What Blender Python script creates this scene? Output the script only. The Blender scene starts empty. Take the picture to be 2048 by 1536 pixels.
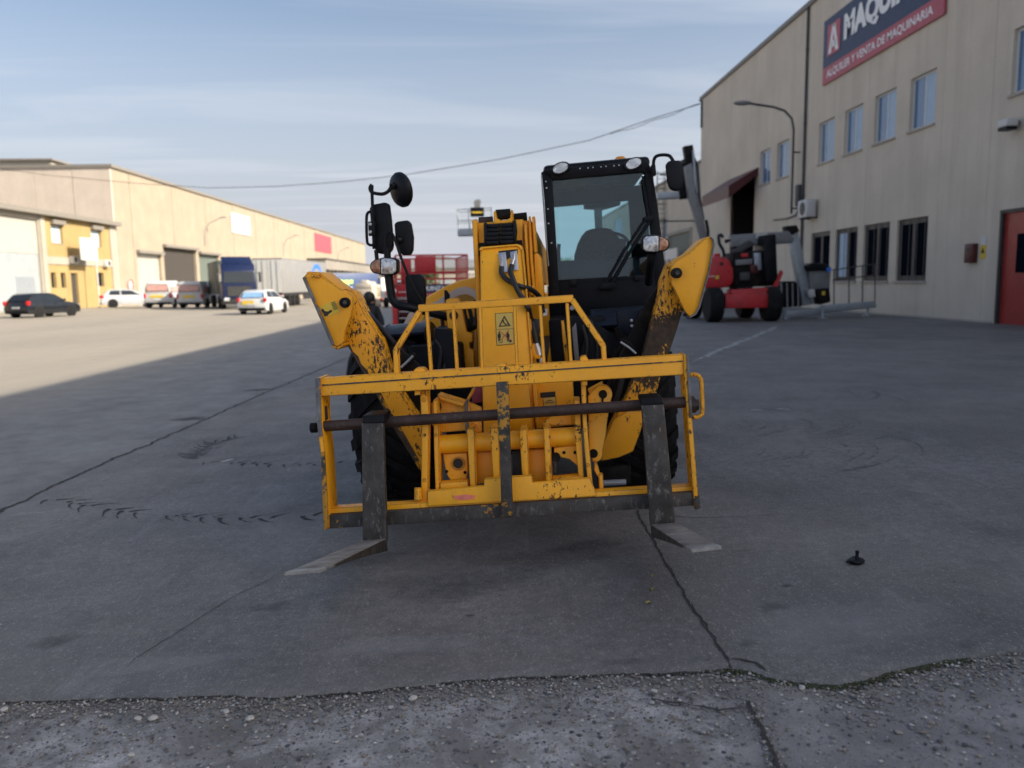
import bpy, bmesh, math, random
from mathutils import Vector, Matrix, noise
random.seed(7)
sc = bpy.context.scene
col = sc.collection
rad = math.radians

# ------------------------------------------------------------------ camera
F = 1600.0                       # focal length in photo pixels (2048 wide)
CAM = Vector((0.0, 0.0, 1.5))
yc = Vector(((980-1024)/F, -(565-768)/F, -1)).normalized()
p2 = Vector(((1980-1024)/F, -(550-768)/F, -1))
zc = p2.cross(yc).normalized()
if zc.y < 0: zc = -zc
xc = yc.cross(zc)
RC = Matrix((xc, yc, zc))        # camera -> world
cd = bpy.data.cameras.new('camera')
cam = bpy.data.objects.new('camera', cd)
col.objects.link(cam)
cd.sensor_width = 36.0
cd.lens = F/2048*36.0
cd.clip_start = 0.05
cd.clip_end = 2500
cam.matrix_world = Matrix.Translation(CAM) @ RC.to_4x4()
cd.dof.use_dof = True
cd.dof.focus_distance = 4.0
cd.dof.aperture_fstop = (cd.lens/1000.0)/0.0145
sc.camera = cam

# ------------------------------------------------------------------ world and sun
SUN_EL = rad(30.0)
SUN_AZ = rad(110.0)              # from +Y towards +X
w = bpy.data.worlds.new('World')
sc.world = w
w.use_nodes = True
nt = w.node_tree
nt.nodes.clear()
def wn(t, **k):
    n = nt.nodes.new(t)
    for a, b in k.items(): setattr(n, a, b)
    return n
out = wn('ShaderNodeOutputWorld')
bg = wn('ShaderNodeBackground')
bg.inputs['Strength'].default_value = 0.073
sky = wn('ShaderNodeTexSky', sky_type='NISHITA', sun_disc=False, sun_elevation=SUN_EL, sun_rotation=SUN_AZ,
         air_density=1.0, dust_density=4.5, ozone_density=1.4, altitude=200)
tc = wn('ShaderNodeTexCoord')
# thin cirrus: stretched noise on the view direction flattened to a cloud plane
sep = wn('ShaderNodeSeparateXYZ'); nt.links.new(tc.outputs['Generated'], sep.inputs[0])
mz = wn('ShaderNodeMath', operation='MAXIMUM'); mz.inputs[1].default_value = 0.06
nt.links.new(sep.outputs['Z'], mz.inputs[0])
dx = wn('ShaderNodeMath', operation='DIVIDE'); nt.links.new(sep.outputs['X'], dx.inputs[0]); nt.links.new(mz.outputs[0], dx.inputs[1])
dy = wn('ShaderNodeMath', operation='DIVIDE'); nt.links.new(sep.outputs['Y'], dy.inputs[0]); nt.links.new(mz.outputs[0], dy.inputs[1])
cmb = wn('ShaderNodeCombineXYZ'); nt.links.new(dx.outputs[0], cmb.inputs[0]); nt.links.new(dy.outputs[0], cmb.inputs[1])
mp = wn('ShaderNodeMapping'); mp.inputs['Scale'].default_value = (0.5, 1.5, 1); mp.inputs['Rotation'].default_value = (0, 0, rad(18)); mp.inputs['Location'].default_value = (3.1, 1.7, 0)
nt.links.new(cmb.outputs[0], mp.inputs[0])
cn = wn('ShaderNodeTexNoise'); cn.inputs['Scale'].default_value = 0.55; cn.inputs['Detail'].default_value = 9; cn.inputs['Roughness'].default_value = 0.56; cn.inputs['Distortion'].default_value = 0.9
nt.links.new(mp.outputs[0], cn.inputs['Vector'])
cr = wn('ShaderNodeMapRange'); cr.inputs['From Min'].default_value = 0.47; cr.inputs['From Max'].default_value = 0.74; cr.inputs['To Max'].default_value = 0.40
nt.links.new(cn.outputs['Fac'], cr.inputs['Value'])
hs = wn('ShaderNodeHueSaturation'); hs.inputs['Saturation'].default_value = 0.9; hs.inputs['Value'].default_value = 1.0
nt.links.new(sky.outputs[0], hs.inputs['Color'])
# pale veil that thickens towards the horizon (the same all the way round)
hz = wn('ShaderNodeMapRange'); hz.inputs['From Min'].default_value = 0.0; hz.inputs['From Max'].default_value = 0.31; hz.inputs['To Min'].default_value = 0.97; hz.inputs['To Max'].default_value = 0.0
nt.links.new(sep.outputs['Z'], hz.inputs['Value'])
mv = wn('ShaderNodeMix', data_type='RGBA'); nt.links.new(hz.outputs[0], mv.inputs[0]); nt.links.new(hs.outputs[0], mv.inputs[6]); mv.inputs[7].default_value = (3.5, 3.6, 4.05, 1)
mc = wn('ShaderNodeMix', data_type='RGBA'); nt.links.new(cr.outputs[0], mc.inputs[0]); nt.links.new(mv.outputs[2], mc.inputs[6]); mc.inputs[7].default_value = (4.6, 4.7, 5.0, 1)
nt.links.new(mc.outputs[2], bg.inputs['Color'])
nt.links.new(bg.outputs[0], out.inputs['Surface'])

sd = bpy.data.lights.new('sun', 'SUN')
sd.energy = 3.4
sd.angle = rad(0.53)
sd.color = (1.0, 0.89, 0.72)
sun = bpy.data.objects.new('sun', sd)
col.objects.link(sun)
sdir = Vector((math.sin(SUN_AZ)*math.cos(SUN_EL), math.cos(SUN_AZ)*math.cos(SUN_EL), math.sin(SUN_EL)))
sun.rotation_euler = sdir.to_track_quat('Z', 'Y').to_euler()
sun.location = sdir*60

vs = sc.view_settings
vs.view_transform = 'Standard'
vs.look = 'None'
vs.gamma = 1.0
vs.use_curve_mapping = False
vs.exposure = 1.38
sc.cycles.max_bounces = 8
sc.cycles.transparent_max_bounces = 12
sc.cycles.use_denoising = True

# ------------------------------------------------------------------ projection helpers
def ray(px, py):
    return RC @ Vector(((px-1024)/F, -(py-768)/F, -1.0))
def W(px, py, Y):
    d = ray(px, py)
    return CAM + d*((Y-CAM.y)/d.y)
def gz(x, y):
    z = 0.195*math.tanh(x/3.0)
    if y > 60: z -= 0.009*(y-60)
    return z
def G(px, py, dz=0.0):
    d = ray(px, py); z = 0.0
    for _ in range(30):
        t = (z+dz-CAM.z)/d.z
        p = CAM + d*t
        z = gz(p.x, p.y)
    return Vector((p.x, p.y, z+dz))

# ------------------------------------------------------------------ mesh builder
class MB:
    def __init__(s): s.v = []; s.f = []
    def add(s, vs_, fs):
        o = len(s.v); s.v += [Vector(v) for v in vs_]; s.f += [tuple(i+o for i in f) for f in fs]; return s
    def box(s, x0, x1, y0, y1, z0, z1):
        return s.add([(x0,y0,z0),(x1,y0,z0),(x1,y1,z0),(x0,y1,z0),(x0,y0,z1),(x1,y0,z1),(x1,y1,z1),(x0,y1,z1)],
                     [(0,3,2,1),(4,5,6,7),(0,1,5,4),(1,2,6,5),(2,3,7,6),(3,0,4,7)])
    def hexa(s, b, t):           # bottom quad, top quad (same winding)
        return s.add(list(b)+list(t), [(3,2,1,0),(4,5,6,7),(0,1,5,4),(1,2,6,5),(2,3,7,6),(3,0,4,7)])
    def prism(s, pts, ext):
        ext = Vector(ext); n = len(pts)
        pts = [Vector(p) for p in pts]
        fs = [tuple(range(n)), tuple(range(2*n-1, n-1, -1))]
        for i in range(n):
            j = (i+1) % n
            fs.append((j, i, i+n, j+n))
        return s.add(pts+[p+ext for p in pts], fs)
    def tube(s, path, r, seg=8, closed=False):
        path = [Vector(p) for p in path]; n = len(path)
        rs = r if isinstance(r, (list, tuple)) else [r]*n
        up = None; rings = []
        for i, p in enumerate(path):
            if closed: t = path[(i+1) % n]-path[i-1]
            else: t = path[min(i+1, n-1)]-path[max(i-1, 0)]
            t.normalize()
            if up is None:
                up = Vector((0,0,1)) if abs(t.z) < .9 else Vector((1,0,0))
            a = t.cross(up)
            if a.length < 1e-6: a = t.cross(Vector((0,1,0)))
            a.normalize(); b = a.cross(t).normalized(); up = b
            rings.append([p+a*math.cos(2*math.pi*k/seg)*rs[i]+b*math.sin(2*math.pi*k/seg)*rs[i] for k in range(seg)])
        vs_ = [q for rg in rings for q in rg]; fs = []
        for i in range(n if closed else n-1):
            i2 = (i+1) % n
            for k in range(seg):
                k2 = (k+1) % seg
                fs.append((i*seg+k, i*seg+k2, i2*seg+k2, i2*seg+k))
        if not closed:
            fs.append(tuple(range(seg-1, -1, -1))); fs.append(tuple((n-1)*seg+k for k in range(seg)))
        return s.add(vs_, fs)
    def cyl(s, a, b, r, seg=16): return s.tube([a, b], r, seg)
    def lathe(s, prof, c, axis, seg=32):   # prof: (along, radius)
        axis = Vector(axis).normalized(); c = Vector(c)
        u = axis.orthogonal().normalized(); v = axis.cross(u); n = len(prof)
        vs_ = [c+axis*a+(u*math.cos(2*math.pi*k/seg)+v*math.sin(2*math.pi*k/seg))*r for a, r in prof for k in range(seg)]
        fs = [(i*seg+k, i*seg+(k+1) % seg, (i+1)*seg+(k+1) % seg, (i+1)*seg+k) for i in range(n-1) for k in range(seg)]
        fs += [tuple(range(seg-1, -1, -1)), tuple((n-1)*seg+k for k in range(seg))]
        return s.add(vs_, fs)
    def ell(s, c, rx, ry, rz, nu=16, nv=10):
        c = Vector(c); vs_ = []
        for j in range(1, nv):
            th = math.pi*j/nv
            for i in range(nu):
                ph = 2*math.pi*i/nu
                vs_.append(c+Vector((rx*math.sin(th)*math.cos(ph), ry*math.sin(th)*math.sin(ph), rz*math.cos(th))))
        fs = [(j*nu+i, (j+1)*nu+i, (j+1)*nu+(i+1) % nu, j*nu+(i+1) % nu) for j in range(nv-2) for i in range(nu)]
        t = len(vs_); vs_ += [c+Vector((0,0,rz)), c-Vector((0,0,rz))]
        fs += [(t, i, (i+1) % nu) for i in range(nu)]
        fs += [(t+1, (nv-2)*nu+(i+1) % nu, (nv-2)*nu+i) for i in range(nu)]
        return s.add(vs_, fs)
    def mesh(s, name, bevel=0, smooth=False, seg=2):
        me = bpy.data.meshes.new(name)
        me.from_pydata([tuple(v) for v in s.v], [], s.f)
        bm = bmesh.new(); bm.from_mesh(me)
        if name == 'wall_panel': bmesh.ops.remove_doubles(bm, verts=bm.verts, dist=.0008)
        bmesh.ops.recalc_face_normals(bm, faces=bm.faces)
        if bevel:
            es = [e for e in bm.edges if len(e.link_faces) == 2 and e.calc_face_angle(0) > rad(28)]
            try: bmesh.ops.bevel(bm, geom=es, offset=bevel, segments=seg, affect='EDGES', profile=0.5, clamp_overlap=True)
            except Exception: pass
        bm.to_mesh(me); bm.free()
        if smooth or bevel:
            for p in me.polygons: p.use_smooth = True
            try: me.set_sharp_from_angle(angle=rad(35))
            except Exception: pass
        return me
    def build(s, name, m, parent=None, bevel=0, smooth=False, seg=2, **k):
        return link(name, s.mesh(name, bevel, smooth, seg), m, parent, **k)

def tag(o, label=None, cat=None, group=None, kind=None):
    if label: o['label'] = label
    if cat: o['category'] = cat
    if group: o['group'] = group
    if kind: o['kind'] = kind
    return o
def link(name, me, m, parent=None, loc=None, **k):
    if m and not me.materials: me.materials.append(m)
    o = bpy.data.objects.new(name, me)
    col.objects.link(o)
    if parent: o.parent = parent
    if loc is not None: o.location = loc
    return tag(o, **k)
def empty(name, loc=(0,0,0), rz=0, parent=None, **k):
    o = bpy.data.objects.new(name, None)
    o.empty_display_size = 0.2
    col.objects.link(o); o.location = loc; o.rotation_euler = (0, 0, rz)
    if parent: o.parent = parent
    return tag(o, **k)
def copy_tree(o, parent=None):
    c = o.copy(); col.objects.link(c)
    if parent: c.parent = parent
    for ch in o.children: copy_tree(ch, c)
    return c
def textmesh(body, size, bold=0.0, ext=0.0, shear=0.0, spacing=1.0, align='CENTER'):
    cu = bpy.data.curves.new('lettering', 'FONT')
    cu.body = body; cu.size = size; cu.offset = bold; cu.extrude = ext; cu.shear = shear
    cu.space_character = spacing
    cu.align_x = align; cu.align_y = 'CENTER'; cu.resolution_u = 3
    o = bpy.data.objects.new('lettering', cu)
    col.objects.link(o)
    dg = bpy.context.evaluated_depsgraph_get()
    me = bpy.data.meshes.new_from_object(o.evaluated_get(dg))
    bpy.data.objects.remove(o)
    return me
def text(name, body, size, m, parent, origin, xdir, ydir, fit=None, **k):
    """flat lettering lying in the plane of xdir, ydir; fit = (width, height) it is stretched to"""
    me = textmesh(body, size, **k)
    xs = [v.co.x for v in me.vertices]; ys = [v.co.y for v in me.vertices]
    cx, cy = (min(xs)+max(xs))/2, (min(ys)+max(ys))/2
    sx = sy = 1
    if fit: sx = fit[0]/(max(xs)-min(xs)); sy = fit[1]/(max(ys)-min(ys))
    xd = Vector(xdir).normalized(); yd = Vector(ydir).normalized(); zd = xd.cross(yd)
    o3 = Vector(origin)
    for v in me.vertices:
        v.co = o3+xd*((v.co.x-cx)*sx)+yd*((v.co.y-cy)*sy)+zd*v.co.z
    return link(name, me, m, parent)

# ------------------------------------------------------------------ materials
def nodes(name):
    m = bpy.data.materials.new(name); m.use_nodes = True
    t = m.node_tree
    return m, t, t.nodes['Principled BSDF'], t.nodes['Material Output']
class NT:
    def __init__(s, t):
        s.t = t
        s.tc = t.nodes.new('ShaderNodeTexCoord')
    def n(s, ty, **k):
        q = s.t.nodes.new(ty)
        for a, b in k.items(): setattr(q, a, b)
        return q
    def l(s, a, b): s.t.links.new(a, b)
    def noise(s, scale, detail=6, rough=.55, dist=0, stretch=None, coord='Object', off=(0,0,0)):
        mp = s.n('ShaderNodeMapping'); mp.inputs['Location'].default_value = off
        if stretch: mp.inputs['Scale'].default_value = stretch
        s.l(s.tc.outputs[coord], mp.inputs[0])
        q = s.n('ShaderNodeTexNoise'); s.l(mp.outputs[0], q.inputs['Vector'])
        q.inputs['Scale'].default_value = scale; q.inputs['Detail'].default_value = detail
        q.inputs['Roughness'].default_value = rough; q.inputs['Distortion'].default_value = dist
        return q.outputs['Fac']
    def vor(s, scale, feature='F1', out='Distance', stretch=None, rnd=1.0):
        mp = s.n('ShaderNodeMapping')
        if stretch: mp.inputs['Scale'].default_value = stretch
        s.l(s.tc.outputs['Object'], mp.inputs[0])
        q = s.n('ShaderNodeTexVoronoi', feature=feature); s.l(mp.outputs[0], q.inputs['Vector'])
        q.inputs['Scale'].default_value = scale; q.inputs['Randomness'].default_value = rnd
        return q.outputs[out]
    def rng(s, v, a, b, c=0, d=1):
        q = s.n('ShaderNodeMapRange'); s.l(v, q.inputs['Value'])
        for nm, x in zip(('From Min','From Max','To Min','To Max'), (a,b,c,d)): q.inputs[nm].default_value = x
        return q.outputs[0]
    def m(s, op, a, b=None):
        q = s.n('ShaderNodeMath', operation=op)
        for i, x in enumerate((a, b)):
            if x is None: continue
            if isinstance(x, (int, float)): q.inputs[i].default_value = x
            else: s.l(x, q.inputs[i])
        q.use_clamp = op in ('ADD', 'SUBTRACT') and False
        return q.outputs[0]
    def mix(s, f, a, b, bt='MIX'):
        q = s.n('ShaderNodeMix', data_type='RGBA', blend_type=bt)
        if isinstance(f, (int, float)): q.inputs[0].default_value = f
        else: s.l(f, q.inputs[0])
        for i, x in ((6, a), (7, b)):
            if isinstance(x, (tuple, list)): q.inputs[i].default_value = (*x[:3], 1)
            else: s.l(x, q.inputs[i])
        return q.outputs[2]
    def bump(s, h, bsdf, strength=.3, dist=.01):
        q = s.n('ShaderNodeBump'); s.l(h, q.inputs['Height'])
        q.inputs['Strength'].default_value = strength; q.inputs['Distance'].default_value = dist
        s.l(q.outputs[0], bsdf.inputs['Normal'])
        return q

def simple(name, c, rough=.5, metal=0, var=.12, scale=6, bump=0, spec=None, dirt=None):
    m, t, b, o = nodes(name); N = NT(t)
    f = N.noise(scale, 6, .6)
    lo = tuple(x*(1-var) for x in c); hi = tuple(min(1, x*(1+var)) for x in c)
    cc = N.mix(N.rng(f, .3, .7), lo, hi)
    if dirt:
        cc = N.mix(N.rng(N.noise(scale*.6, 8, .65, .5, off=(4,7,2)), .5, .72, 0, dirt[1]), cc, dirt[0])
    N.l(cc, b.inputs['Base Color'])
    r = N.rng(N.noise(scale*2.3, 5, .6, off=(1,5,3)), .3, .7, max(.03, rough-.1), min(1, rough+.1)); N.l(r, b.inputs['Roughness'])
    b.inputs['Metallic'].default_value = metal
    if spec is not None: b.inputs['Specular IOR Level'].default_value = spec
    if bump: N.bump(N.noise(scale*14, 4, .6), b, bump, .004)
    return m

YEL = (1.0, 0.435, 0.010)
def paint(name, wear, chip=(0.024,0.016,0.010), base=YEL, seed=0, edge=True, dust=.25, zband=None):
    """machine paint with chips down to dark metal, worn edges and dust"""
    m, t, b, o = nodes(name); N = NT(t)
    base_c = N.mix(N.rng(N.noise(2.3, 5, .6, off=(seed,1,2)), .3, .75), tuple(x*.86 for x in base), tuple(min(1,x*1.06) for x in base))
    base_c = N.mix(N.rng(N.noise(14, 8, .7, off=(seed,9,2)), .52, .8, 0, dust), base_c, (.42,.27,.08))
    # vertical dirty runs
    base_c = N.mix(N.rng(N.noise(10, 6, .6, .3, (2.2,2.2,.16), off=(seed,3,3)), .55, .78, 0, .2), base_c, (.36,.18,.03))
    big_n = N.noise(4.2, 3, .5, .2, off=(seed,2,8))
    mid_n = N.noise(13, 5, .6, .3, off=(seed,4,1))
    fine = N.noise(55, 9, .72, .5, (1,1,.50), off=(seed*2,5,1))
    comb = N.m('ADD', N.m('MULTIPLY', fine, .62), N.m('ADD', N.m('MULTIPLY', mid_n, .26), N.m('MULTIPLY', big_n, .27)))
    th = .712-.115*wear
    if zband:
        sz = N.n('ShaderNodeSeparateXYZ'); N.l(N.tc.outputs['Object'], sz.inputs[0])
        zb = N.m('MULTIPLY', N.rng(sz.outputs['Z'], zband[0], zband[1]), N.rng(sz.outputs['Z'], zband[2], zband[3], 1, 0))
        comb = N.m('ADD', comb, N.m('MULTIPLY', zb, zband[4]))
    mask = N.rng(comb, th, th+.010)
    base_c = N.mix(N.rng(N.noise(30, 7, .7, .2, (.35,1,1), off=(seed,8,4)), .62, .74, 0, .5*max(0, wear)), base_c, (.42,.37,.36))
    scr = N.noise(55, 5, .5, .1, (1,.6,.09), off=(seed,6,7))
    mask = N.m('MAXIMUM', mask, N.rng(N.m('ADD', scr, N.m('MULTIPLY', big_n, .3*wear)), .86, .88))
    if edge:
        bv = N.n('ShaderNodeBevel', samples=4); bv.inputs['Radius'].default_value = .010
        geo = N.n('ShaderNodeNewGeometry')
        dp = N.n('ShaderNodeVectorMath', operation='DOT_PRODUCT'); N.l(bv.outputs[0], dp.inputs[0]); N.l(geo.outputs['Normal'], dp.inputs[1])
        e = N.rng(dp.outputs['Value'], .93, .995, 1, 0)
        em = N.rng(N.m('ADD', N.m('MULTIPLY', e, .40), N.m('MULTIPLY', fine, .75)), .71-.13*wear, .75-.13*wear)
        em = N.m('MULTIPLY', em, N.rng(e, .05, .3))
        mask = N.m('MAXIMUM', mask, em)
    chipc = N.mix(N.rng(N.noise(25, 6, .7, off=(2,seed,1)), .35, .7), chip, (.085,.050,.028))
    N.l(N.mix(mask, base_c, chipc), b.inputs['Base Color'])
    N.l(N.m('ADD', N.m('MULTIPLY', mask, .25), N.rng(N.noise(8, 6, .6), .3, .7, .36, .55)), b.inputs['Roughness'])
    h = N.m('SUBTRACT', N.m('MULTIPLY', N.noise(60, 3, .5), .15), mask)
    N.bump(h, b, .35, .0015)
    return m

def worn_steel(name, c=(.040,.036,.033), remnant=(.45,.22,.02), keep=.0, pale=.3, seed=0):
    m, t, b, o = nodes(name); N = NT(t)
    cc = N.mix(N.rng(N.noise(9, 8, .65, off=(seed,0,3)), .3, .7), tuple(x*.6 for x in c), tuple(x*1.9 for x in c))
    cc = N.mix(N.rng(N.noise(5, 7, .6, off=(seed,4,3)), .55, .75, 0, .8), cc, (.085,.042,.020))
    cc = N.mix(N.rng(N.noise(42, 8, .72, .3, (1,1,.35), off=(3,seed,3)), .55, .68, 0, pale), cc, (.33,.31,.29))
    if keep:
        f = N.m('ADD', N.m('MULTIPLY', N.noise(3.1, 4, .5, off=(seed,7,5)), .7), N.m('MULTIPLY', N.noise(30, 8, .7, off=(seed,1,5)), .5))
        cc = N.mix(N.rng(f, .78-.2*keep, .80-.2*keep), cc, remnant)
    N.l(cc, b.inputs['Base Color'])
    b.inputs['Metallic'].default_value = .25
    N.l(N.rng(N.noise(18, 6, .6), .3, .7, .42, .72), b.inputs['Roughness'])
    N.bump(N.noise(70, 6, .7), b, .4, .002)
    return m

def glass(name, tint=(.78,.90,.92), gloss=.0):
    m, t, b, o = nodes(name); N = NT(t)
    t.nodes.remove(b)
    tr = N.n('ShaderNodeBsdfTransparent'); tr.inputs[0].default_value = (*tint, 1)
    gl = N.n('ShaderNodeBsdfGlossy'); gl.inputs['Roughness'].default_value = .03; gl.inputs[0].default_value = (.9,.95,1,1)
    fr = N.n('ShaderNodeFresnel'); fr.inputs[0].default_value = 1.5
    ad = N.m('ADD', fr.outputs[0], gloss*.3)
    # a little dust on the pane
    df = N.n('ShaderNodeBsdfDiffuse'); df.inputs[0].default_value = (.35,.38,.40,1)
    mx = N.n('ShaderNodeMixShader'); N.l(ad, mx.inputs[0]); N.l(tr.outputs[0], mx.inputs[1]); N.l(gl.outputs[0], mx.inputs[2])
    m2 = N.n('ShaderNodeMixShader'); N.l(N.rng(N.noise(3, 8, .7), .4, .8, .0, .02), m2.inputs[0]); N.l(mx.outputs[0], m2.inputs[1]); N.l(df.outputs[0], m2.inputs[2])
    N.l(m2.outputs[0], o.inputs[0])
    return m

def window_glass(name, c=(.02,.028,.035), rough=.05, spec=.8):
    m, t, b, o = nodes(name); N = NT(t)
    b.inputs['Base Color'].default_value = (*c, 1); b.inputs['Roughness'].default_value = rough
    b.inputs['Specular IOR Level'].default_value = spec
    N.bump(N.noise(1.2, 3, .5), b, .04, .05)
    return m

def concrete_wall(name, c, streak=.4, grain=40, rib=None):
    m, t, b, o = nodes(name); N = NT(t)
    cc = N.mix(N.rng(N.noise(.5, 6, .6), .3, .7), tuple(x*.88 for x in c), tuple(x*1.08 for x in c))
    cc = N.mix(N.rng(N.noise(1.6, 7, .65, .2, (1,1,.06)), .48, .75, 0, streak), cc, tuple(x*.58 for x in c))
    cc = N.mix(N.rng(N.noise(grain, 4, .7), .35, .7, 0, .5), cc, tuple(x*.62 for x in c))
    N.l(cc, b.inputs['Base Color']); b.inputs['Roughness'].default_value = .9
    h = N.noise(grain, 4, .7)
    if rib:
        wv = N.n('ShaderNodeTexWave', wave_type='BANDS', bands_direction='Y'); N.l(N.tc.outputs['Object'], wv.inputs['Vector'])
        wv.inputs['Scale'].default_value = rib; wv.inputs['Distortion'].default_value = .0
        h = N.m('ADD', h, N.m('MULTIPLY', wv.outputs['Fac'], 1.2))
    N.bump(h, b, .5, .02)
    return m

def ground_mat(name):
    """smooth worn yard concrete, stained and dusty; a coarser browner lane on the far left"""
    m, t, b, o = nodes(name); N = NT(t)
    a = (.142,.139,.134); d_ = (.262,.251,.240)
    cc = N.mix(N.rng(N.noise(.55, 9, .62, .6), .32, .68), a, d_)
    cc = N.mix(N.rng(N.noise(2.1, 9, .68, .8, (1,.45,1), off=(3,1,0)), .50, .74, 0, .75), cc, (.098,.096,.094))
    cc = N.mix(N.rng(N.noise(1.2, 8, .66, .5, (.5,1.2,1), off=(8,2,0)), .50, .76, 0, .6), cc, (.36,.345,.33))
    cc = N.mix(N.rng(N.noise(6, 7, .7, 1.4, (.35,1,1), off=(5,5,0)), .58, .74, 0, .7), cc, (.095,.095,.098))
    cc = N.mix(N.rng(N.noise(17, 8, .75, .4, off=(2,8,0)), .40, .70, 0, .75), cc, (.085,.085,.087))
    cc = N.mix(N.rng(N.noise(9, 8, .72, .8, (1,.16,1), off=(3,8,1)), .56, .74, 0, .5), cc, (.34,.335,.33))
    cc = N.mix(N.rng(N.noise(38, 9, .75, .6, off=(6,1,1)), .55, .75, 0, .55), cc, (.085,.085,.087))
    cc = N.mix(N.rng(N.noise(150, 6, .75, off=(2,1,6)), .40, .66, 0, .8), cc, (.062,.061,.061))
    cc = N.mix(N.rng(N.noise(75, 8, .78, .5, (1,.55,1), off=(5,1,3)), .54, .72, 0, .8), cc, (.42,.415,.41))
    # broad browner dust
    cc = N.mix(N.rng(N.noise(.33, 5, .6, .4, off=(1,9,0)), .45, .7, 0, .35), cc, (.275,.250,.215))
    sp = N.vor(95); cc = N.mix(N.m('MULTIPLY', N.rng(sp, .10, .22, 1, 0), N.rng(N.noise(22, 3, .5, off=(6,6,0)), .52, .62)), cc, (.55,.55,.54))
    sp2 = N.vor(52, rnd=1.0); cc = N.mix(N.m('MULTIPLY', N.rng(sp2, .07, .17, 1, 0), N.rng(N.noise(9, 3, .5, off=(1,6,4)), .52, .62)), cc, (.05,.05,.052))
    # lane of dusty paler asphalt left of the joint, further out the warm sunlit tone is painted in
    sx = N.n('ShaderNodeSeparateXYZ'); N.l(N.tc.outputs['Object'], sx.inputs[0])
    xx = N.m('ADD', sx.outputs['X'], N.rng(N.noise(1.4, 6, .6), 0, 1, -.25, .25))
    lane = N.mix(N.rng(N.noise(3, 9, .7, .3, off=(2,2,0)), .35, .68), (.17,.168,.165), (.29,.28,.26))
    lane = N.mix(N.rng(N.noise(1.1, 7, .6, .3, (1,.15,1), off=(7,2,0)), .45, .72, 0, .5), lane, (.12,.12,.125))
    lane = N.mix(N.rng(N.noise(70, 4, .7), .42, .66, 0, .6), lane, (.11,.108,.104))
    cc = N.mix(N.rng(xx, -3.72, -3.5, 1, 0), cc, lane)
    sunlit = N.mix(N.rng(N.noise(.22, 8, .62, .3, (1,.25,1)), .35, .7), (.325,.29,.24), (.26,.234,.195))
    sunlit = N.mix(N.rng(N.noise(1.3, 8, .66, .3, (1,.12,1), off=(2,4,0)), .48, .72, 0, .5), sunlit, (.25,.23,.20))
    cc = N.mix(N.rng(xx, -8.5, -6.0, 1, 0), cc, sunlit)
    N.l(cc, b.inputs['Base Color'])
    N.l(N.rng(N.noise(1.9, 7, .6, off=(4,4,0)), .3, .7, .55, .85), b.inputs['Roughness'])
    h = N.m('ADD', N.m('MULTIPLY', N.noise(5, 8, .65), .6), N.m('MULTIPLY', N.noise(120, 5, .7), .22))
    N.bump(h, b, .35, .012)
    return m

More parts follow.
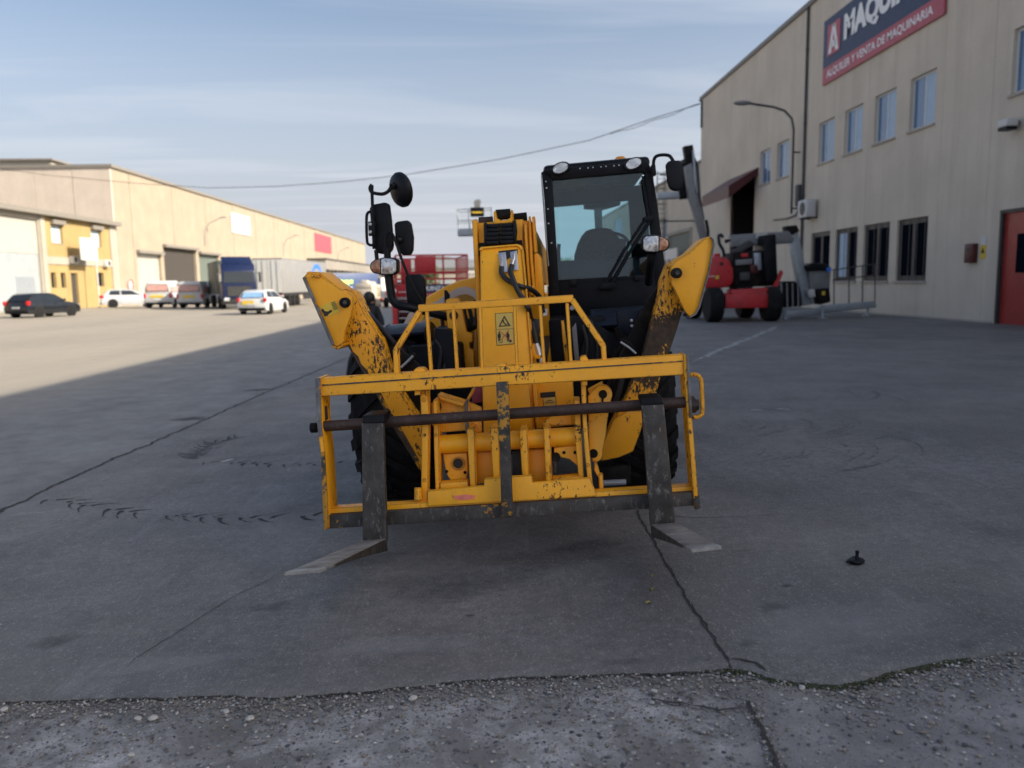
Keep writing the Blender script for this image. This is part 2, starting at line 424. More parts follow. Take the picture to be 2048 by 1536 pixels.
def aggregate_mat(name):
    """old concrete with its stones laid bare"""
    m, t, b, o = nodes(name); N = NT(t)
    mort = N.mix(N.rng(N.noise(3.4, 9, .70, .5), .42, .68), (.20,.193,.185), (.58,.57,.56))
    mort = N.mix(N.rng(N.noise(80, 5, .7), .38, .68, 0, .6), mort, (.17,.165,.16))
    warp = N.n('ShaderNodeMix', data_type='RGBA'); warp.inputs[0].default_value = .012
    nz = N.n('ShaderNodeTexNoise'); nz.inputs['Scale'].default_value = 35; N.l(N.tc.outputs['Object'], nz.inputs['Vector'])
    N.l(N.tc.outputs['Object'], warp.inputs[6]); N.l(nz.outputs['Color'], warp.inputs[7])
    def stones(scale, lo, hi):
        v = N.n('ShaderNodeTexVoronoi', feature='F1'); v.inputs['Scale'].default_value = scale; N.l(warp.outputs[2], v.inputs['Vector'])
        sc_ = N.n('ShaderNodeSeparateColor'); N.l(v.outputs['Color'], sc_.inputs[0])
        rr = N.rng(sc_.outputs[0], 0, 1, lo, hi)                     # each stone its own size, many absent
        mask = N.rng(N.m('SUBTRACT', rr, v.outputs['Distance']), 0, .06)
        rmp = N.n('ShaderNodeValToRGB'); N.l(sc_.outputs[1], rmp.inputs[0])
        el = rmp.color_ramp.elements
        el[0].color = (.045,.045,.052,1); el[1].color = (.55,.54,.53,1)
        for p, c in ((.3,(.07,.073,.09,1)),(.52,(.13,.118,.105,1)),(.7,(.26,.255,.26,1)),(.86,(.17,.13,.10,1))):
            e = el.new(p); e.color = c
        return mask, rmp.outputs[0], v.outputs['Distance']
    m1, c1, d1 = stones(44, -.25, .50)
    m2, c2, d2 = stones(88, -.2, .48)
    m3, c3, d3 = stones(190, -.2, .45)
    zone = N.rng(N.noise(1.7, 5, .6, .3, off=(5,2,0)), .38, .55)
    cc = N.mix(N.m('MULTIPLY', m3, .8), mort, c3); cc = N.mix(m2, cc, c2); cc = N.mix(N.m('MULTIPLY', m1, zone), cc, c1)
    # smoother darker slab on the right of the crack, brown dirt patches
    sx = N.n('ShaderNodeSeparateXYZ'); N.l(N.tc.outputs['Object'], sx.inputs[0])
    rt = N.rng(N.m('ADD', sx.outputs['X'], N.rng(N.noise(7, 6, .6), 0, 1, -.06, .06)), .70, .80)
    dk = N.mix(N.rng(N.noise(4, 9, .68, .5), .35, .7), (.165,.162,.163), (.31,.30,.295))
    dk = N.mix(N.m('MULTIPLY', m2, .45), dk, c2); dk = N.mix(N.m('MULTIPLY', m3, .6), dk, c3)
    cc = N.mix(rt, cc, dk)
    cc = N.mix(N.rng(N.noise(2.6, 7, .65, .4, off=(9,1,0)), .50, .70, 0, .8), cc, (.14,.133,.122))
    da = N.n('ShaderNodeAttribute', attribute_name='dirt')
    dl = N.rng(N.m('ADD', da.outputs['Fac'], N.rng(N.noise(16, 7, .65), 0, 1, -.4, .4)), .25, .75, 0, .92)
    cc = N.mix(dl, cc, N.mix(N.rng(N.noise(55, 7, .7), .35, .68), (.125,.118,.107), (.27,.257,.24)))
    N.l(cc, b.inputs['Base Color']); b.inputs['Roughness'].default_value = .85
    h = N.m('ADD', N.m('MULTIPLY', m1, .8), N.m('ADD', N.m('MULTIPLY', m2, .5), N.m('MULTIPLY', N.noise(60, 6, .7), .6)))
    N.bump(h, b, .55, .006)
    return m

M = {}
M['yel'] = paint('yellow_paint', .12, seed=1)
M['yel_mid'] = paint('yellow_paint_chipped', .40, seed=2)
M['yel_worn'] = paint('yellow_paint_worn', .62, seed=3)
M['yel_leg'] = paint('yellow_paint_leg', .75, seed=9, zband=(.55,.75,1.05,1.30,.028))
M['yel_heavy'] = paint('yellow_paint_stripped', .85, seed=4, zband=(.72,.86,1.10,1.42,.115))
M['yel_clean'] = paint('yellow_paint_clean', -.3, seed=5, edge=False, dust=.15)
M['ochre'] = simple('ochre_decal', (.40,.21,.02), .45)
M['hoodwhite'] = simple('pale_decal', (.58,.50,.46), .45, var=.06)
M['steel'] = worn_steel('worn_steel', pale=.6)
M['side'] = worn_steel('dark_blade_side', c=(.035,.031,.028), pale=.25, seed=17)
M['steel_y'] = worn_steel('worn_steel_with_paint', keep=.62, pale=.3, seed=3)
M['steel_y2'] = worn_steel('worn_steel_with_some_paint', keep=.42, pale=.4, seed=5)
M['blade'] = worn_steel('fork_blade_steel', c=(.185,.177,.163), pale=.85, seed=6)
M['tip'] = worn_steel('scraped_fork_tip', c=(.27,.265,.255), pale=.8, seed=11)
M['scrape'] = worn_steel('scraped_paint_edge', c=(.045,.030,.020), keep=.62, remnant=(.62,.29,.012), pale=.15, seed=13)
M['edge'] = worn_steel('bare_edge_steel', c=(.12,.12,.125), pale=.6, keep=.2, seed=8)
M['shaft'] = worn_steel('rusty_shaft', c=(.040,.024,.020), pale=.12, seed=7)
M['black'] = simple('black_painted_metal', (.0055,.0065,.010), .42, var=.25, spec=.16, dirt=((.05,.047,.043), .16))
M['plastic'] = simple('black_plastic', (.006,.0075,.011), .48, var=.2, bump=.15, spec=.22)
M['dirty'] = simple('greasy_black_metal', (.008,.0075,.0075), .6, spec=.15, var=.4, scale=10, bump=.3, dirt=((.055,.045,.037), .45))
M['fender'] = simple('navy_black_plastic', (.010,.015,.028), .42, spec=.22, var=.2, dirt=((.07,.075,.085), .3))
M['rubber'] = simple('tyre_rubber', (.0095,.0098,.011), .8, spec=.2, var=.3, scale=9, bump=.3, dirt=((.05,.047,.043), .35))
M['zinc'] = simple('zinc_plate', (.55,.56,.58), .4, .85, var=.1)
M['chrome'] = simple('chrome', (.75,.76,.78), .12, 1.0, var=.05)
M['lens'] = None
M['cabglass'] = glass('cab_glass')
M['hose'] = simple('hose_rubber', (.009,.010,.012), .5, var=.2)
M['red'] = simple('red_paint', (.50,.026,.032), .45, var=.15, dirt=((.16,.06,.05), .4))
M['red_dark'] = simple('dark_red_paint', (.075,.010,.011), .5, var=.15)
M['pink'] = simple('faded_red_panel', (.42,.075,.10), .5)
M['white'] = simple('white_paint', (.55,.55,.545), .4, var=.05, dirt=((.45,.42,.38), .3))
M['white_s'] = simple('white_print', (.80,.80,.80), .5, var=.02)
M['black_s'] = simple('black_print', (.012,.012,.012), .5, var=.02)
M['grey'] = simple('grey_paint', (.20,.205,.21), .5, var=.12, dirt=((.12,.11,.10), .4))
M['galv'] = simple('galvanised_steel', (.36,.40,.44), .45, .5, var=.12)
M['dgrey'] = simple('dark_grey', (.055,.057,.06), .6, var=.2)
M['navy'] = simple('navy_print', (.014,.030,.085), .5, var=.06)
M['blue'] = simple('blue_print', (.030,.16,.60), .5, var=.05)
M['orange'] = simple('orange_print', (.55,.19,.06), .5)
M['green_s'] = simple('lime_print', (.42,.68,.16), .5, var=.03)
M['yel_s'] = simple('yellow_sticker', (.70,.48,.045), .5, var=.08)
M['skin'] = simple('skin', (.42,.25,.17), .5, var=.06)
M['hair'] = simple('dark_hair', (.012,.010,.009), .6, var=.3, scale=60)
M['jacket'] = simple('black_cloth', (.010,.011,.015), .85, var=.25, scale=12)
M['jeans'] = simple('blue_jeans', (.035,.05,.085), .9, var=.25, scale=14)
M['pane'] = window_glass('dark_window_glass', (.006,.008,.013), .2, .0)
M['pane_sky'] = window_glass('window_glass_sky_tint', (.09,.17,.30), .06)  # blue base colour stands in for the sky mirrored in the panes
M['curtain'] = simple('pale_blind', (.42,.53,.66), .7, var=.06)
M['carglass'] = window_glass('car_window_glass', (.012,.015,.018), .04)
M['carblack'] = simple('black_car_paint', (.010,.012,.016), .16, var=.2, spec=.7)
M['carwhite'] = simple('white_car_paint', (.50,.51,.525), .25, var=.04, dirt=((.40,.39,.37), .25))
M['carsilver'] = simple('silver_car_paint', (.50,.52,.55), .28, .3, var=.05)
M['rim'] = simple('alloy_rim', (.45,.46,.48), .35, .8, var=.08)
M['tail'] = simple('tail_lamp_red', (.45,.012,.012), .2)
M['truckblue'] = simple('dark_blue_truck_paint', (.007,.014,.052), .28, var=.12)
M['pale_red'] = simple('faded_red_print', (.55,.32,.29), .5, var=.25, scale=9)
M['screen_sky'] = simple('painted_sky_reflection', (.20,.36,.58), .3)
M['truckblack'] = simple('truck_chassis_black', (.014,.014,.016), .6, var=.3)
M['trailer'] = simple('grey_trailer_side', (.21,.212,.218), .5, var=.06, scale=1.5, dirt=((.28,.27,.26), .4))
M['curtainblue'] = simple('navy_curtain_side', (.020,.050,.150), .5, var=.10, scale=2)
M['wrap'] = simple('stretch_wrapped_goods', (.58,.52,.43), .35, var=.14, scale=3, bump=.2)
M['carton'] = simple('brown_cartons', (.40,.32,.21), .7, var=.15, scale=3)
M['wood'] = simple('pallet_wood', (.28,.19,.11), .8, var=.25, scale=8)
M['rwall'] = concrete_wall('pebbledash_panel', (.68,.595,.485), .45, 30)
M['rwall2'] = concrete_wall('beige_panel', (.60,.53,.43), .35, 20)
M['reveal'] = concrete_wall('smooth_concrete_trim', (.46,.41,.35), .4, 24)
M['cream'] = concrete_wall('cream_cladding', (.345,.295,.228), .16, 8, None)
M['cream2'] = concrete_wall('pinkish_cladding', (.60,.52,.445), .22, 8, None)
M['ochrewall'] = concrete_wall('yellow_plaster', (.37,.27,.115), .25, 14)
M['whitewall'] = concrete_wall('white_plaster', (.37,.345,.295), .18, 14)
M['roofcap'] = simple('metal_roof_trim', (.20,.185,.165), .65, 0)
M['doorwhite'] = simple('white_roller_door', (.37,.365,.335), .5, var=.05, scale=1.2)
M['doorgrey'] = simple('bluish_white_gate', (.29,.32,.345), .5, var=.06, scale=1.2)
M['darkdoor'] = simple('dark_brown_doorway', (.045,.039,.035), .8, var=.2)
M['doorred'] = simple('red_door_paint', (.30,.028,.024), .38, var=.12, scale=2)
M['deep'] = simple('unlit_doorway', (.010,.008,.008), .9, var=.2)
M['shutter'] = simple('green_grey_shutter', (.11,.135,.12), .6)
M['alu'] = simple('white_window_frame', (.60,.62,.63), .4, var=.05)
M['dframe'] = simple('dark_window_frame', (.035,.033,.034), .5)
M['bars'] = simple('grey_window_bars', (.07,.07,.08), .5)
M['ground'] = ground_mat('yard_concrete')
M['aggr'] = aggregate_mat('exposed_aggregate')
M['crack'] = simple('crack_dirt', (.040,.039,.037), .95, var=.4, scale=40, bump=.4)
M['mark'] = simple('tyre_rubber_mark', (.032,.032,.034), .9, var=.3, scale=30)
M['mark_faint'] = simple('faint_rubber_mark', (.135,.134,.134), .9, var=.3, scale=30)
M['dust'] = simple('pale_dust', (.40,.40,.39), .95, var=.2, scale=12)
M['bark'] = simple('bark', (.09,.065,.045), .9, var=.3)
M['leaf'] = simple('leaf', (.055,.085,.030), .6, var=.5, scale=2)
M['concslab'] = concrete_wall('stained_canopy_concrete', (.27,.25,.225), .8, 3)
M['leafy'] = simple('yellowing_leaf', (.30,.27,.04), .6, var=.3, scale=60)

def stone_mat(name):
    m, t, b, o = nodes(name); N = NT(t)
    gi = N.n('ShaderNodeNewGeometry')
    r = N.n('ShaderNodeValToRGB'); N.l(gi.outputs['Random Per Island'], r.inputs[0])
    el = r.color_ramp.elements
    el[0].color = (.07,.07,.075,1); el[1].color = (.44,.43,.41,1)
    for p, c in ((.25,(.15,.148,.148,1)),(.5,(.25,.24,.225,1)),(.72,(.19,.155,.12,1)),(.9,(.40,.395,.39,1))):
        e = el.new(p); e.color = c
    N.l(r.outputs[0], b.inputs['Base Color']); b.inputs['Roughness'].default_value = .8
    return m
M['stones'] = stone_mat('mixed_pebbles')
M['moss'] = simple('dark_moss', (.040,.046,.022), .95, var=.5, scale=40)
M['pebble'] = simple('pale_pebble', (.42,.41,.39), .7, var=.12, scale=50)

def lens_mat(name, tint, rough=.12):
    m, t, b, o = nodes(name); N = NT(t)
    v = N.vor(60, out='Color'); s_ = N.n('ShaderNodeSeparateColor'); N.l(v, s_.inputs[0])
    N.l(N.mix(N.rng(s_.outputs[0], 0, 1), tuple(x*.45 for x in tint), tint), b.inputs['Base Color'])
    b.inputs['Metallic'].default_value = .55; b.inputs['Roughness'].default_value = rough
    N.bump(s_.outputs[1], b, .8, .01)
    return m
M['lens'] = lens_mat('clear_reflector', (.80,.82,.85))
M['lens_o'] = lens_mat('amber_reflector', (.62,.33,.22), .2)
M['beacon'] = simple('orange_beacon', (.75,.28,.015), .25)

# ================================================================== ground
WC = set()                       # roots whose parts are written in world coordinates
_link0 = link
def link(name, me, m, parent=None, loc=None, **k):
    o = _link0(name, me, m, parent, loc, **k)
    if parent is not None and parent.name in WC: o.location = -parent.location
    return o
def root(name, loc, **k):
    e = empty(name, loc, **k); WC.add(e.name); return e

EDGE_PX = [(-260,1404),(0,1400),(130,1396),(250,1392),(330,1391),(400,1388),(460,1388),(540,1391),(640,1385),(700,1381),(850,1366),(940,1356),(1024,1350),(1200,1345),(1330,1341),(1400,1338),(1460,1333),(1500,1338),(1540,1352),(1600,1362),(1680,1365),(1740,1354),(1790,1338),(1900,1315),(2048,1299),(2300,1285)]
EDGE = [G(*p) for p in EDGE_PX]
def edge_y(x):
    n = noise.noise((x*9, 3, 0))*.010+noise.noise((x*31, 7, 0))*.006+noise.noise((x*85, 1, 0))*.0025
    if x <= EDGE[0].x: return EDGE[0].y-.05*(EDGE[0].x-x)*0+n
    if x >= EDGE[-1].x: return EDGE[-1].y+n
    for a, b in zip(EDGE, EDGE[1:]):
        if a.x <= x <= b.x:
            t = (x-a.x)/(b.x-a.x); t2 = t*t*(3-2*t)*.5+t*.5
            return a.y+(b.y-a.y)*t2+n
def make_ground():
    xs = []; x = -3.2
    while x < 3.2: xs.append(x); x += .014
    s = .02; l = -3.2; r = 3.2; left = []; right = []
    while r < 420: s *= 1.10; l -= s; r += s; left.append(l); right.append(r)
    xs = left[::-1]+xs+right
    rows = [0.0]; d = .012
    while rows[-1] < 800: rows.append(rows[-1]+d); d *= 1.13
    n = len(rows); m_ = MB(); v = []; f = []
    for x in xs:
        e = edge_y(x)
        v.append((x, e-.004, gz(x, e)-.024))
        for i, s_ in enumerate(rows):
            y = e+s_; z = gz(x, y)
            z -= .007*math.exp(-(s_/.02)**2)*(1+noise.noise((x*40, y*40, 0)))
            v.append((x, y, z))
    k = n+1
    for i in range(len(xs)-1):
        for j in range(n): f.append((i*k+j, (i+1)*k+j, (i+1)*k+j+1, i*k+j+1))
    m_.add(v, f)
    m_.build('yard_ground', M['ground'], smooth=True, kind='structure')
    # older concrete in front of the slab edge, a little lower
    xs2 = left[::-1][-45:]+[-3.2+.04*i for i in range(161)]+right[:45]
    m_ = MB(); v = []; f = []; rows2 = [.35, .1, 0, -.03, -.06, -.09, -.12, -.16, -.2]; d = -.05
    while rows2[-1] > -60: rows2.append(rows2[-1]+d); d *= 1.12
    for x in xs2:
        e = edge_y(x)
        for s_ in rows2:
            y = e+s_
            v.append((x, y, gz(x, y)-.014+.006*noise.noise((x*2.2, y*2.2, 5))+.003*noise.noise((x*11, y*11, 5))-(.014 if s_ > .05 else 0)))
    k = len(rows2)
    for i in range(len(xs2)-1):
        for j in range(k-1): f.append((i*k+j, i*k+j+1, (i+1)*k+j+1, (i+1)*k+j))
    m_.add(v, f)
    o = m_.build('rough_concrete_ground', M['aggr'], smooth=True, kind='structure')
    at = o.data.attributes.new('dirt', 'FLOAT', 'POINT')
    for i, v_ in enumerate(o.data.vertices):
        s_ = rows2[i % k]; at.data[i].value = math.exp(-(min(0, s_)/.13)**2)
make_ground()

def ribbon(name, pts, width, m, dz=.004, jit=.5, step=.02, seed=0, kind='structure', taper=True, parent=None, breaks=0):
    """an irregular dirt-filled crack or streak lying on the ground along world points"""
    mb = MB(); path = []
    for a, b in zip(pts, pts[1:]):
        L = (b-a).length; n = max(2, int(L/step))
        path += [a.lerp(b, i/n) for i in range(n)]
    path.append(pts[-1]); v = []; N_ = len(path); f = []
    for i, p in enumerate(path):
        t = (path[min(i+1, N_-1)]-path[max(i-1, 0)]); t.z = 0; t.normalize(); s = Vector((-t.y, t.x, 0))
        wob = noise.noise((p.x*5+seed, p.y*5, 0))*width*1.2+noise.noise((p.x*19+seed, p.y*19, 2))*width*.8
        q = p+s*wob
        wl = width*.5*(1+jit*noise.noise((p.x*23, p.y*23, 4+seed))+jit*noise.noise((p.x*70, p.y*70, 4+seed)))
        wr = width*.5*(1+jit*noise.noise((p.x*23, p.y*23, 9+seed))+jit*noise.noise((p.x*70, p.y*70, 9+seed)))
        if taper:
            k = min(1, i/(N_*.15), (N_-1-i)/(N_*.15)); wl *= k; wr *= k
        for sg, ww in ((1, wl), (-1, wr)):
            r = q+s*sg*max(ww, 0); v.append((r.x, r.y, gz(r.x, r.y)+dz))
    for i in range(N_-1):
        if breaks and noise.noise((i*.11+seed, 5, 1)) > 1-breaks: continue
        f.append((2*i, 2*i+1, 2*i+3, 2*i+2))
    mb.add(v, f)
    return mb.build(name, m, parent, kind=kind)
def GP(px, dz=0): return [G(a, b) for a, b in px]
ribbon('slab_joint_crack', GP([(1272,1022),(1296,1062),(1330,1125),(1366,1185),(1384,1216),(1410,1250),(1436,1290),(1462,1338)]), .0105, M['crack'], taper=False, jit=.9, seed=1)
ribbon('slab_crack_branch', GP([(1382,1205),(1392,1228),(1404,1238),(1402,1246),(1412,1262)]), .007, M['crack'], jit=.9, seed=2)
ribbon('slab_crack_branch', GP([(1456,1318),(1480,1318),(1510,1326),(1535,1345)]), .009, M['crack'], jit=.9, seed=3)
ribbon('apron_joint_crack', [p-Vector((0,0,.012)) for p in GP([(1494,1398),(1512,1424),(1530,1462),(1545,1500),(1562,1545),(1600,1640)])], .013, M['crack'], dz=-.005, taper=False, jit=.9, seed=4)
ribbon('apron_joint_crack', GP([(1300,1392),(1370,1404),(1440,1416),(1494,1410)]), .010, M['crack'], dz=-.005, jit=.9, seed=14)
ribbon('hairline_crack', GP([(575,1138),(520,1170),(470,1192),(400,1236),(340,1275),(270,1318),(245,1345)]), .004, M['crack'], jit=.9, seed=5, breaks=.35)
ribbon('hairline_crack', GP([(1315,1032),(1400,1036),(1490,1034),(1580,1028)]), .005, M['crack'], jit=.9, seed=6, breaks=.3)
ribbon('hairline_crack', GP([(420,922),(520,912),(640,905),(720,902)]), .006, M['crack'], jit=.9, seed=8, breaks=.3)
ribbon('lane_joint_crack', GP([(-60,1050),(0,1026),(80,985),(200,930),(300,888),(420,835),(520,790),(610,752),(680,722),(760,690)]), .030, M['crack'], taper=False, jit=1.0, step=.03, seed=7)
ribbon('pale_dust_streak', GP([(1376,728),(1440,700),(1500,676),(1540,660),(1556,650)]), .10, M['dust'], jit=1.0, seed=9, step=.05)
for i, (px, wd) in enumerate([([(1500,821),(1524,822)], .05), ([(1550,818),(1580,821)], .04), ([(440,925),(468,918)], .05)]):
    ribbon('paint_scrap', GP(px), wd, M['dust'], jit=.6, seed=20+i)

# oil and damp patches: irregular thin sheets that blend out at their rims
def stain_mat(name, c, a):
    m, t, b, o = nodes(name); N = NT(t)
    t.nodes.remove(b)
    at = N.n('ShaderNodeAttribute', attribute_name='fade')
    df = N.n('ShaderNodeBsdfDiffuse'); df.inputs[0].default_value = (*c, 1)
    tr = N.n('ShaderNodeBsdfTransparent')
    fac = N.m('MULTIPLY', N.rng(N.m('ADD', at.outputs['Fac'], N.rng(N.noise(14, 7, .65), 0, 1, -.75, .75)), .0, 1.1), a)
    mx = N.n('ShaderNodeMixShader'); N.l(fac, mx.inputs[0]); N.l(tr.outputs[0], mx.inputs[1]); N.l(df.outputs[0], mx.inputs[2])
    N.l(mx.outputs[0], o.inputs[0])
    return m
M['stain'] = stain_mat('oil_stain', (.05,.051,.055), .55)
M['stain_s'] = stain_mat('damp_stain', (.10,.101,.106), .30)
M['stain_d'] = stain_mat('pale_bloom', (.42,.42,.42), .35)
def stain(px, py, rx, ry, m, rot=0, seed=0):
    c = G(px, py); mb = MB(); v = [(c.x, c.y, gz(c.x, c.y)+.003)]; f = []; n = 40
    for ring in (.55, 1.0):
        for k in range(n):
            a = 2*math.pi*k/n
            rr = ring*(1.1+.5*noise.noise((math.cos(a)*1.5+seed, math.sin(a)*1.5, seed)))
            x = c.x+rx*rr*math.cos(a)*math.cos(rot)-ry*rr*math.sin(a)*math.sin(rot)
            y = c.y+rx*rr*math.cos(a)*math.sin(rot)+ry*rr*math.sin(a)*math.cos(rot)
            v.append((x, y, gz(x, y)+.003))
    for k in range(n):
        k2 = (k+1) % n
        f.append((0, 1+k, 1+k2)); f.append((1+k, 1+n+k, 1+n+k2, 1+k2))
    mb.add(v, f); me = mb.mesh('oil_stain')
    at = me.attributes.new('fade', 'FLOAT', 'POINT')
    for i in range(len(me.vertices)): at.data[i].value = 1 if i == 0 else (.62 if i <= n else -.3)
    link('oil_stain', me, m, kind='structure')
for i, (a, b, rx, ry, mm, ro) in enumerate([
    (385,838,.30,.16,'stain',.1),(512,780,.30,.20,'stain',.1),(545,1213,.16,.07,'stain_s',.1),(110,1283,.14,.07,'stain_s',.2),
    (940,1232,.03,.02,'stain',0),(1575,1172,.04,.025,'stain',.2),(1545,1216,.09,.05,'stain_s',0),(1930,1290,.07,.04,'stain_s',.1),
    (900,1170,.5,.25,'stain_s',0),(1100,1120,.45,.22,'stain_s',0),(1490,1290,.05,.03,'stain_s',0),(1245,1325,.10,.03,'stain_s',0),
    (1700,1250,.5,.25,'stain_d',.2),(300,1330,.5,.10,'stain_d',0),(800,1290,.4,.12,'stain_d',0),
    (60,1028,.16,.08,'stain_d',.1),(60,1028,.12,.05,'stain_d',.1),(1180,1090,.25,.1,'stain_s',0),(720,1120,.3,.15,'stain_s',0)]):
    stain(a, b, rx, ry, M[mm], ro, i*1.7)

# tread marks pressed on the slab: curved rows of chevrons
def tread_marks(px, wid, n, seed, slant=.55):
    pts = GP(px); mb = MB(); R = random.Random(seed)
    segs = [(a, b) for a, b in zip(pts, pts[1:])]; L = [(b-a).length for a, b in segs]; T = sum(L)
    for i in range(n):
        for side in (-1, 1):
            d = T*(i+.5*(side > 0))/n; j = 0
            while d > L[j] and j < len(L)-1: d -= L[j]; j += 1
            a, b = segs[j]; t = (b-a).normalized(); s = Vector((-t.y, t.x, 0)); p = a+t*d
            if R.random() < .12: continue
            l = wid*.5*R.uniform(.55, 1.0); h = R.uniform(.017, .032)
            e = []
            m_ = 7
            for q in range(m_+1):
                u = q/m_
                c = p+s*side*l*u+t*slant*wid*.5*u*u+t*noise.noise((p.x*30+u*4, p.y*30, 0))*.012
                hw = h*(1-.75*u)*(.6+.6*abs(noise.noise((c.x*60, c.y*60, 3))))
                e.append((c+t*hw, c-t*hw))
            v = [(r.x, r.y, gz(r.x, r.y)+.0035) for pr in e for r in pr]
            mb.add(v, [(2*k, 2*k+1, 2*k+3, 2*k+2) for k in range(m_) if R.random() > .12])
    return mb.build('tyre_marks', M['mark'], kind='stuff', label='dark tractor tread marks curving over the concrete slab')
tread_marks([(95,1000),(180,1012),(300,1030),(420,1036),(540,1036),(650,1030)], .32, 17, 1, .95)
tread_marks([(410,925),(470,926),(560,930),(640,928),(760,920)], .22, 12, 2)
tread_marks([(385,918),(400,900),(430,884),(480,872)], .42, 13, 3, .9)
def arcs(cx, cy, n, seed):
    mb = MB(); R = random.Random(seed)
    c = G(cx, cy)
    for i in range(n):
        r = .25+.06*i*R.uniform(.8, 1.2); a0 = R.uniform(-1.4, -.6); a1 = a0+R.uniform(.4, 1.2); m_ = 18
        v = []
        for q in range(m_+1):
            a = a0+(a1-a0)*q/m_
            for w_ in (-1, 1):
                rr = r+w_*.007*(1-abs(2*q/m_-1))*(.5+abs(noise.noise((q*.4, r*9, seed))))+.02*noise.noise((q*.15, r*5, seed))
                x = c.x-.4+rr*math.cos(a)*1.6; y = c.y+rr*math.sin(a)
                v.append((x, y, gz(x, y)+.0035))
        mb.add(v, [(2*k, 2*k+1, 2*k+3, 2*k+2) for k in range(m_) if R.random() > .25])
    mb.build('tyre_marks', M['mark_faint'], kind='stuff', label='faint arcs of tyre rubber on the slab')
arcs(1480, 850, 16, 6); arcs(1560, 790, 12, 8); arcs(1500, 900, 14, 9)

# loose gravel along the slab edge
def scatter(name, m, n, fn, seed, rmin, rmax, label, pw=2.2):
    R = random.Random(seed); v = []; f = []
    base = [Vector(p) for p in ((1,0,0),(-1,0,0),(0,1,0),(0,-1,0),(0,0,1),(0,0,-1),(.6,.6,.6),(-.6,-.6,.6),(.6,-.6,.55),(-.6,.6,.55))]
    hull = None
    bm = bmesh.new()
    for p in base: bm.verts.new(p*1.0)
    bmesh.ops.convex_hull(bm, input=bm.verts); bm.verts.ensure_lookup_table(); bm.verts.index_update()
    hv = [x.co.copy() for x in bm.verts]; hf = [tuple(x.index for x in q.verts) for q in bm.faces]; bm.free()
    for i in range(n):
        x, y = fn(R); r = rmin+(rmax-rmin)*R.random()**pw
        sx, sy, sz = r*R.uniform(.7, 1.35), r*R.uniform(.7, 1.2), r*R.uniform(.45, .8)
        a = R.uniform(0, 6.28); ca, sa = math.cos(a), math.sin(a); z = gz(x, y)-.012+sz*.55
        if y > edge_y(x)+.004: z += .013
        o = len(v)
        for p in hv:
            px, py = p.x*sx*R.uniform(.85,1.15), p.y*sy*R.uniform(.85,1.15)
            v.append((x+px*ca-py*sa, y+px*sa+py*ca, z+p.z*sz))
        f += [tuple(j+o for j in q) for q in hf]
    mb = MB(); mb.v = [Vector(q) for q in v]; mb.f = f
    return mb.build(name, m, kind='stuff', label=label)
def near_edge(R):
    x = R.uniform(-2.3, 2.5); wd = .07+.06*(noise.noise((x*1.7, 0, 3))+.5)+(.07 if .55 < x < 1.6 else 0)
    return x, edge_y(x)-.004-abs(R.gauss(0, wd))
scatter('edge_gravel', M['stones'], 9000, near_edge, 3, .0015, .0075, 'loose gravel along the broken slab edge', 2.6)
def on_apron(R):
    x = R.uniform(-2.2, 2.4); return x, edge_y(x)-R.uniform(.02, .75)
scatter('apron_stones', M['stones'], 3200, on_apron, 4, .002, .010, 'small stones standing proud of the old concrete', 2.4)
def on_slab(R):
    x = R.uniform(-4.5, 4.5); return x, edge_y(x)+.02+3.6*R.random()**1.5
scatter('slab_grit', M['stones'], 900, on_slab, 5, .0012, .005, 'scattered grit on the concrete slab', 2.5)
def at_joint(R):
    pts = [G(*p) for p in ((1496,1398),(1530,1462),(1562,1545))]
    a, b = R.choice(list(zip(pts, pts[1:]))); p = a.lerp(b, R.random()); return p.x+R.gauss(0, .018), p.y+R.gauss(0, .012)
scatter('joint_gravel', M['stones'], 700, at_joint, 6, .0015, .006, 'gravel filling the joint in the old concrete')
def mossy(R):
    x = G(R.uniform(1440, 1990), 1350).x; return x, edge_y(x)-abs(R.gauss(0, .016))
scatter('edge_moss', M['moss'], 1500, mossy, 7, .002, .007, 'dark moss growing along the slab edge', 1.5)
def mossy2(R):
    x = G(R.uniform(0, 1440), 1375).x; return x, edge_y(x)-abs(R.gauss(0, .007))
scatter('edge_soil', M['crack'], 1800, mossy2, 8, .002, .006, 'dark soil packed under the slab edge', 1.5)
# larger pale pebbles
PB = [(276,1434,.014,'round pale pebble left of its twin in the gravel'),(306,1434,.016,'larger pale pebble, right one of a pair in the gravel'),(262,1506,.012,'white pebble lying alone on old concrete at left'),
      (500,1434,.015,'flat white pebble in the gravel below the slab edge'),(826,1394,.016,'pale oblong pebble against the slab edge left of centre'),(452,1420,.013,'grey flat pebble in the gravel beside a white one'),
      (1308,1378,.011,'pale pebble in the gravel near the long crack'),(1604,1372,.013,'pale pebble at the mossy dip of the slab edge'),(8,1416,.014,'tan pebble at the far left of the gravel strip')]
for i, (a, b, r, lb) in enumerate(PB):
    p = G(a, b); R = random.Random(i)
    mb = MB(); mb.ell((0,0,0), r*1.25, r*.85, r*.62, 12, 8)
    for q in mb.v: q += Vector((noise.noise(q*90), noise.noise(q*90+Vector((5,0,0))), 0))*r*.35
    o = mb.build('pebble', M['pebble'], smooth=True, label=lb, cat='pebble', group='pale pebbles in the gravel')
    o.location = (p.x, p.y, gz(p.x, p.y)-.012+r*.5); o.rotation_euler = (0, 0, R.uniform(0, 3))

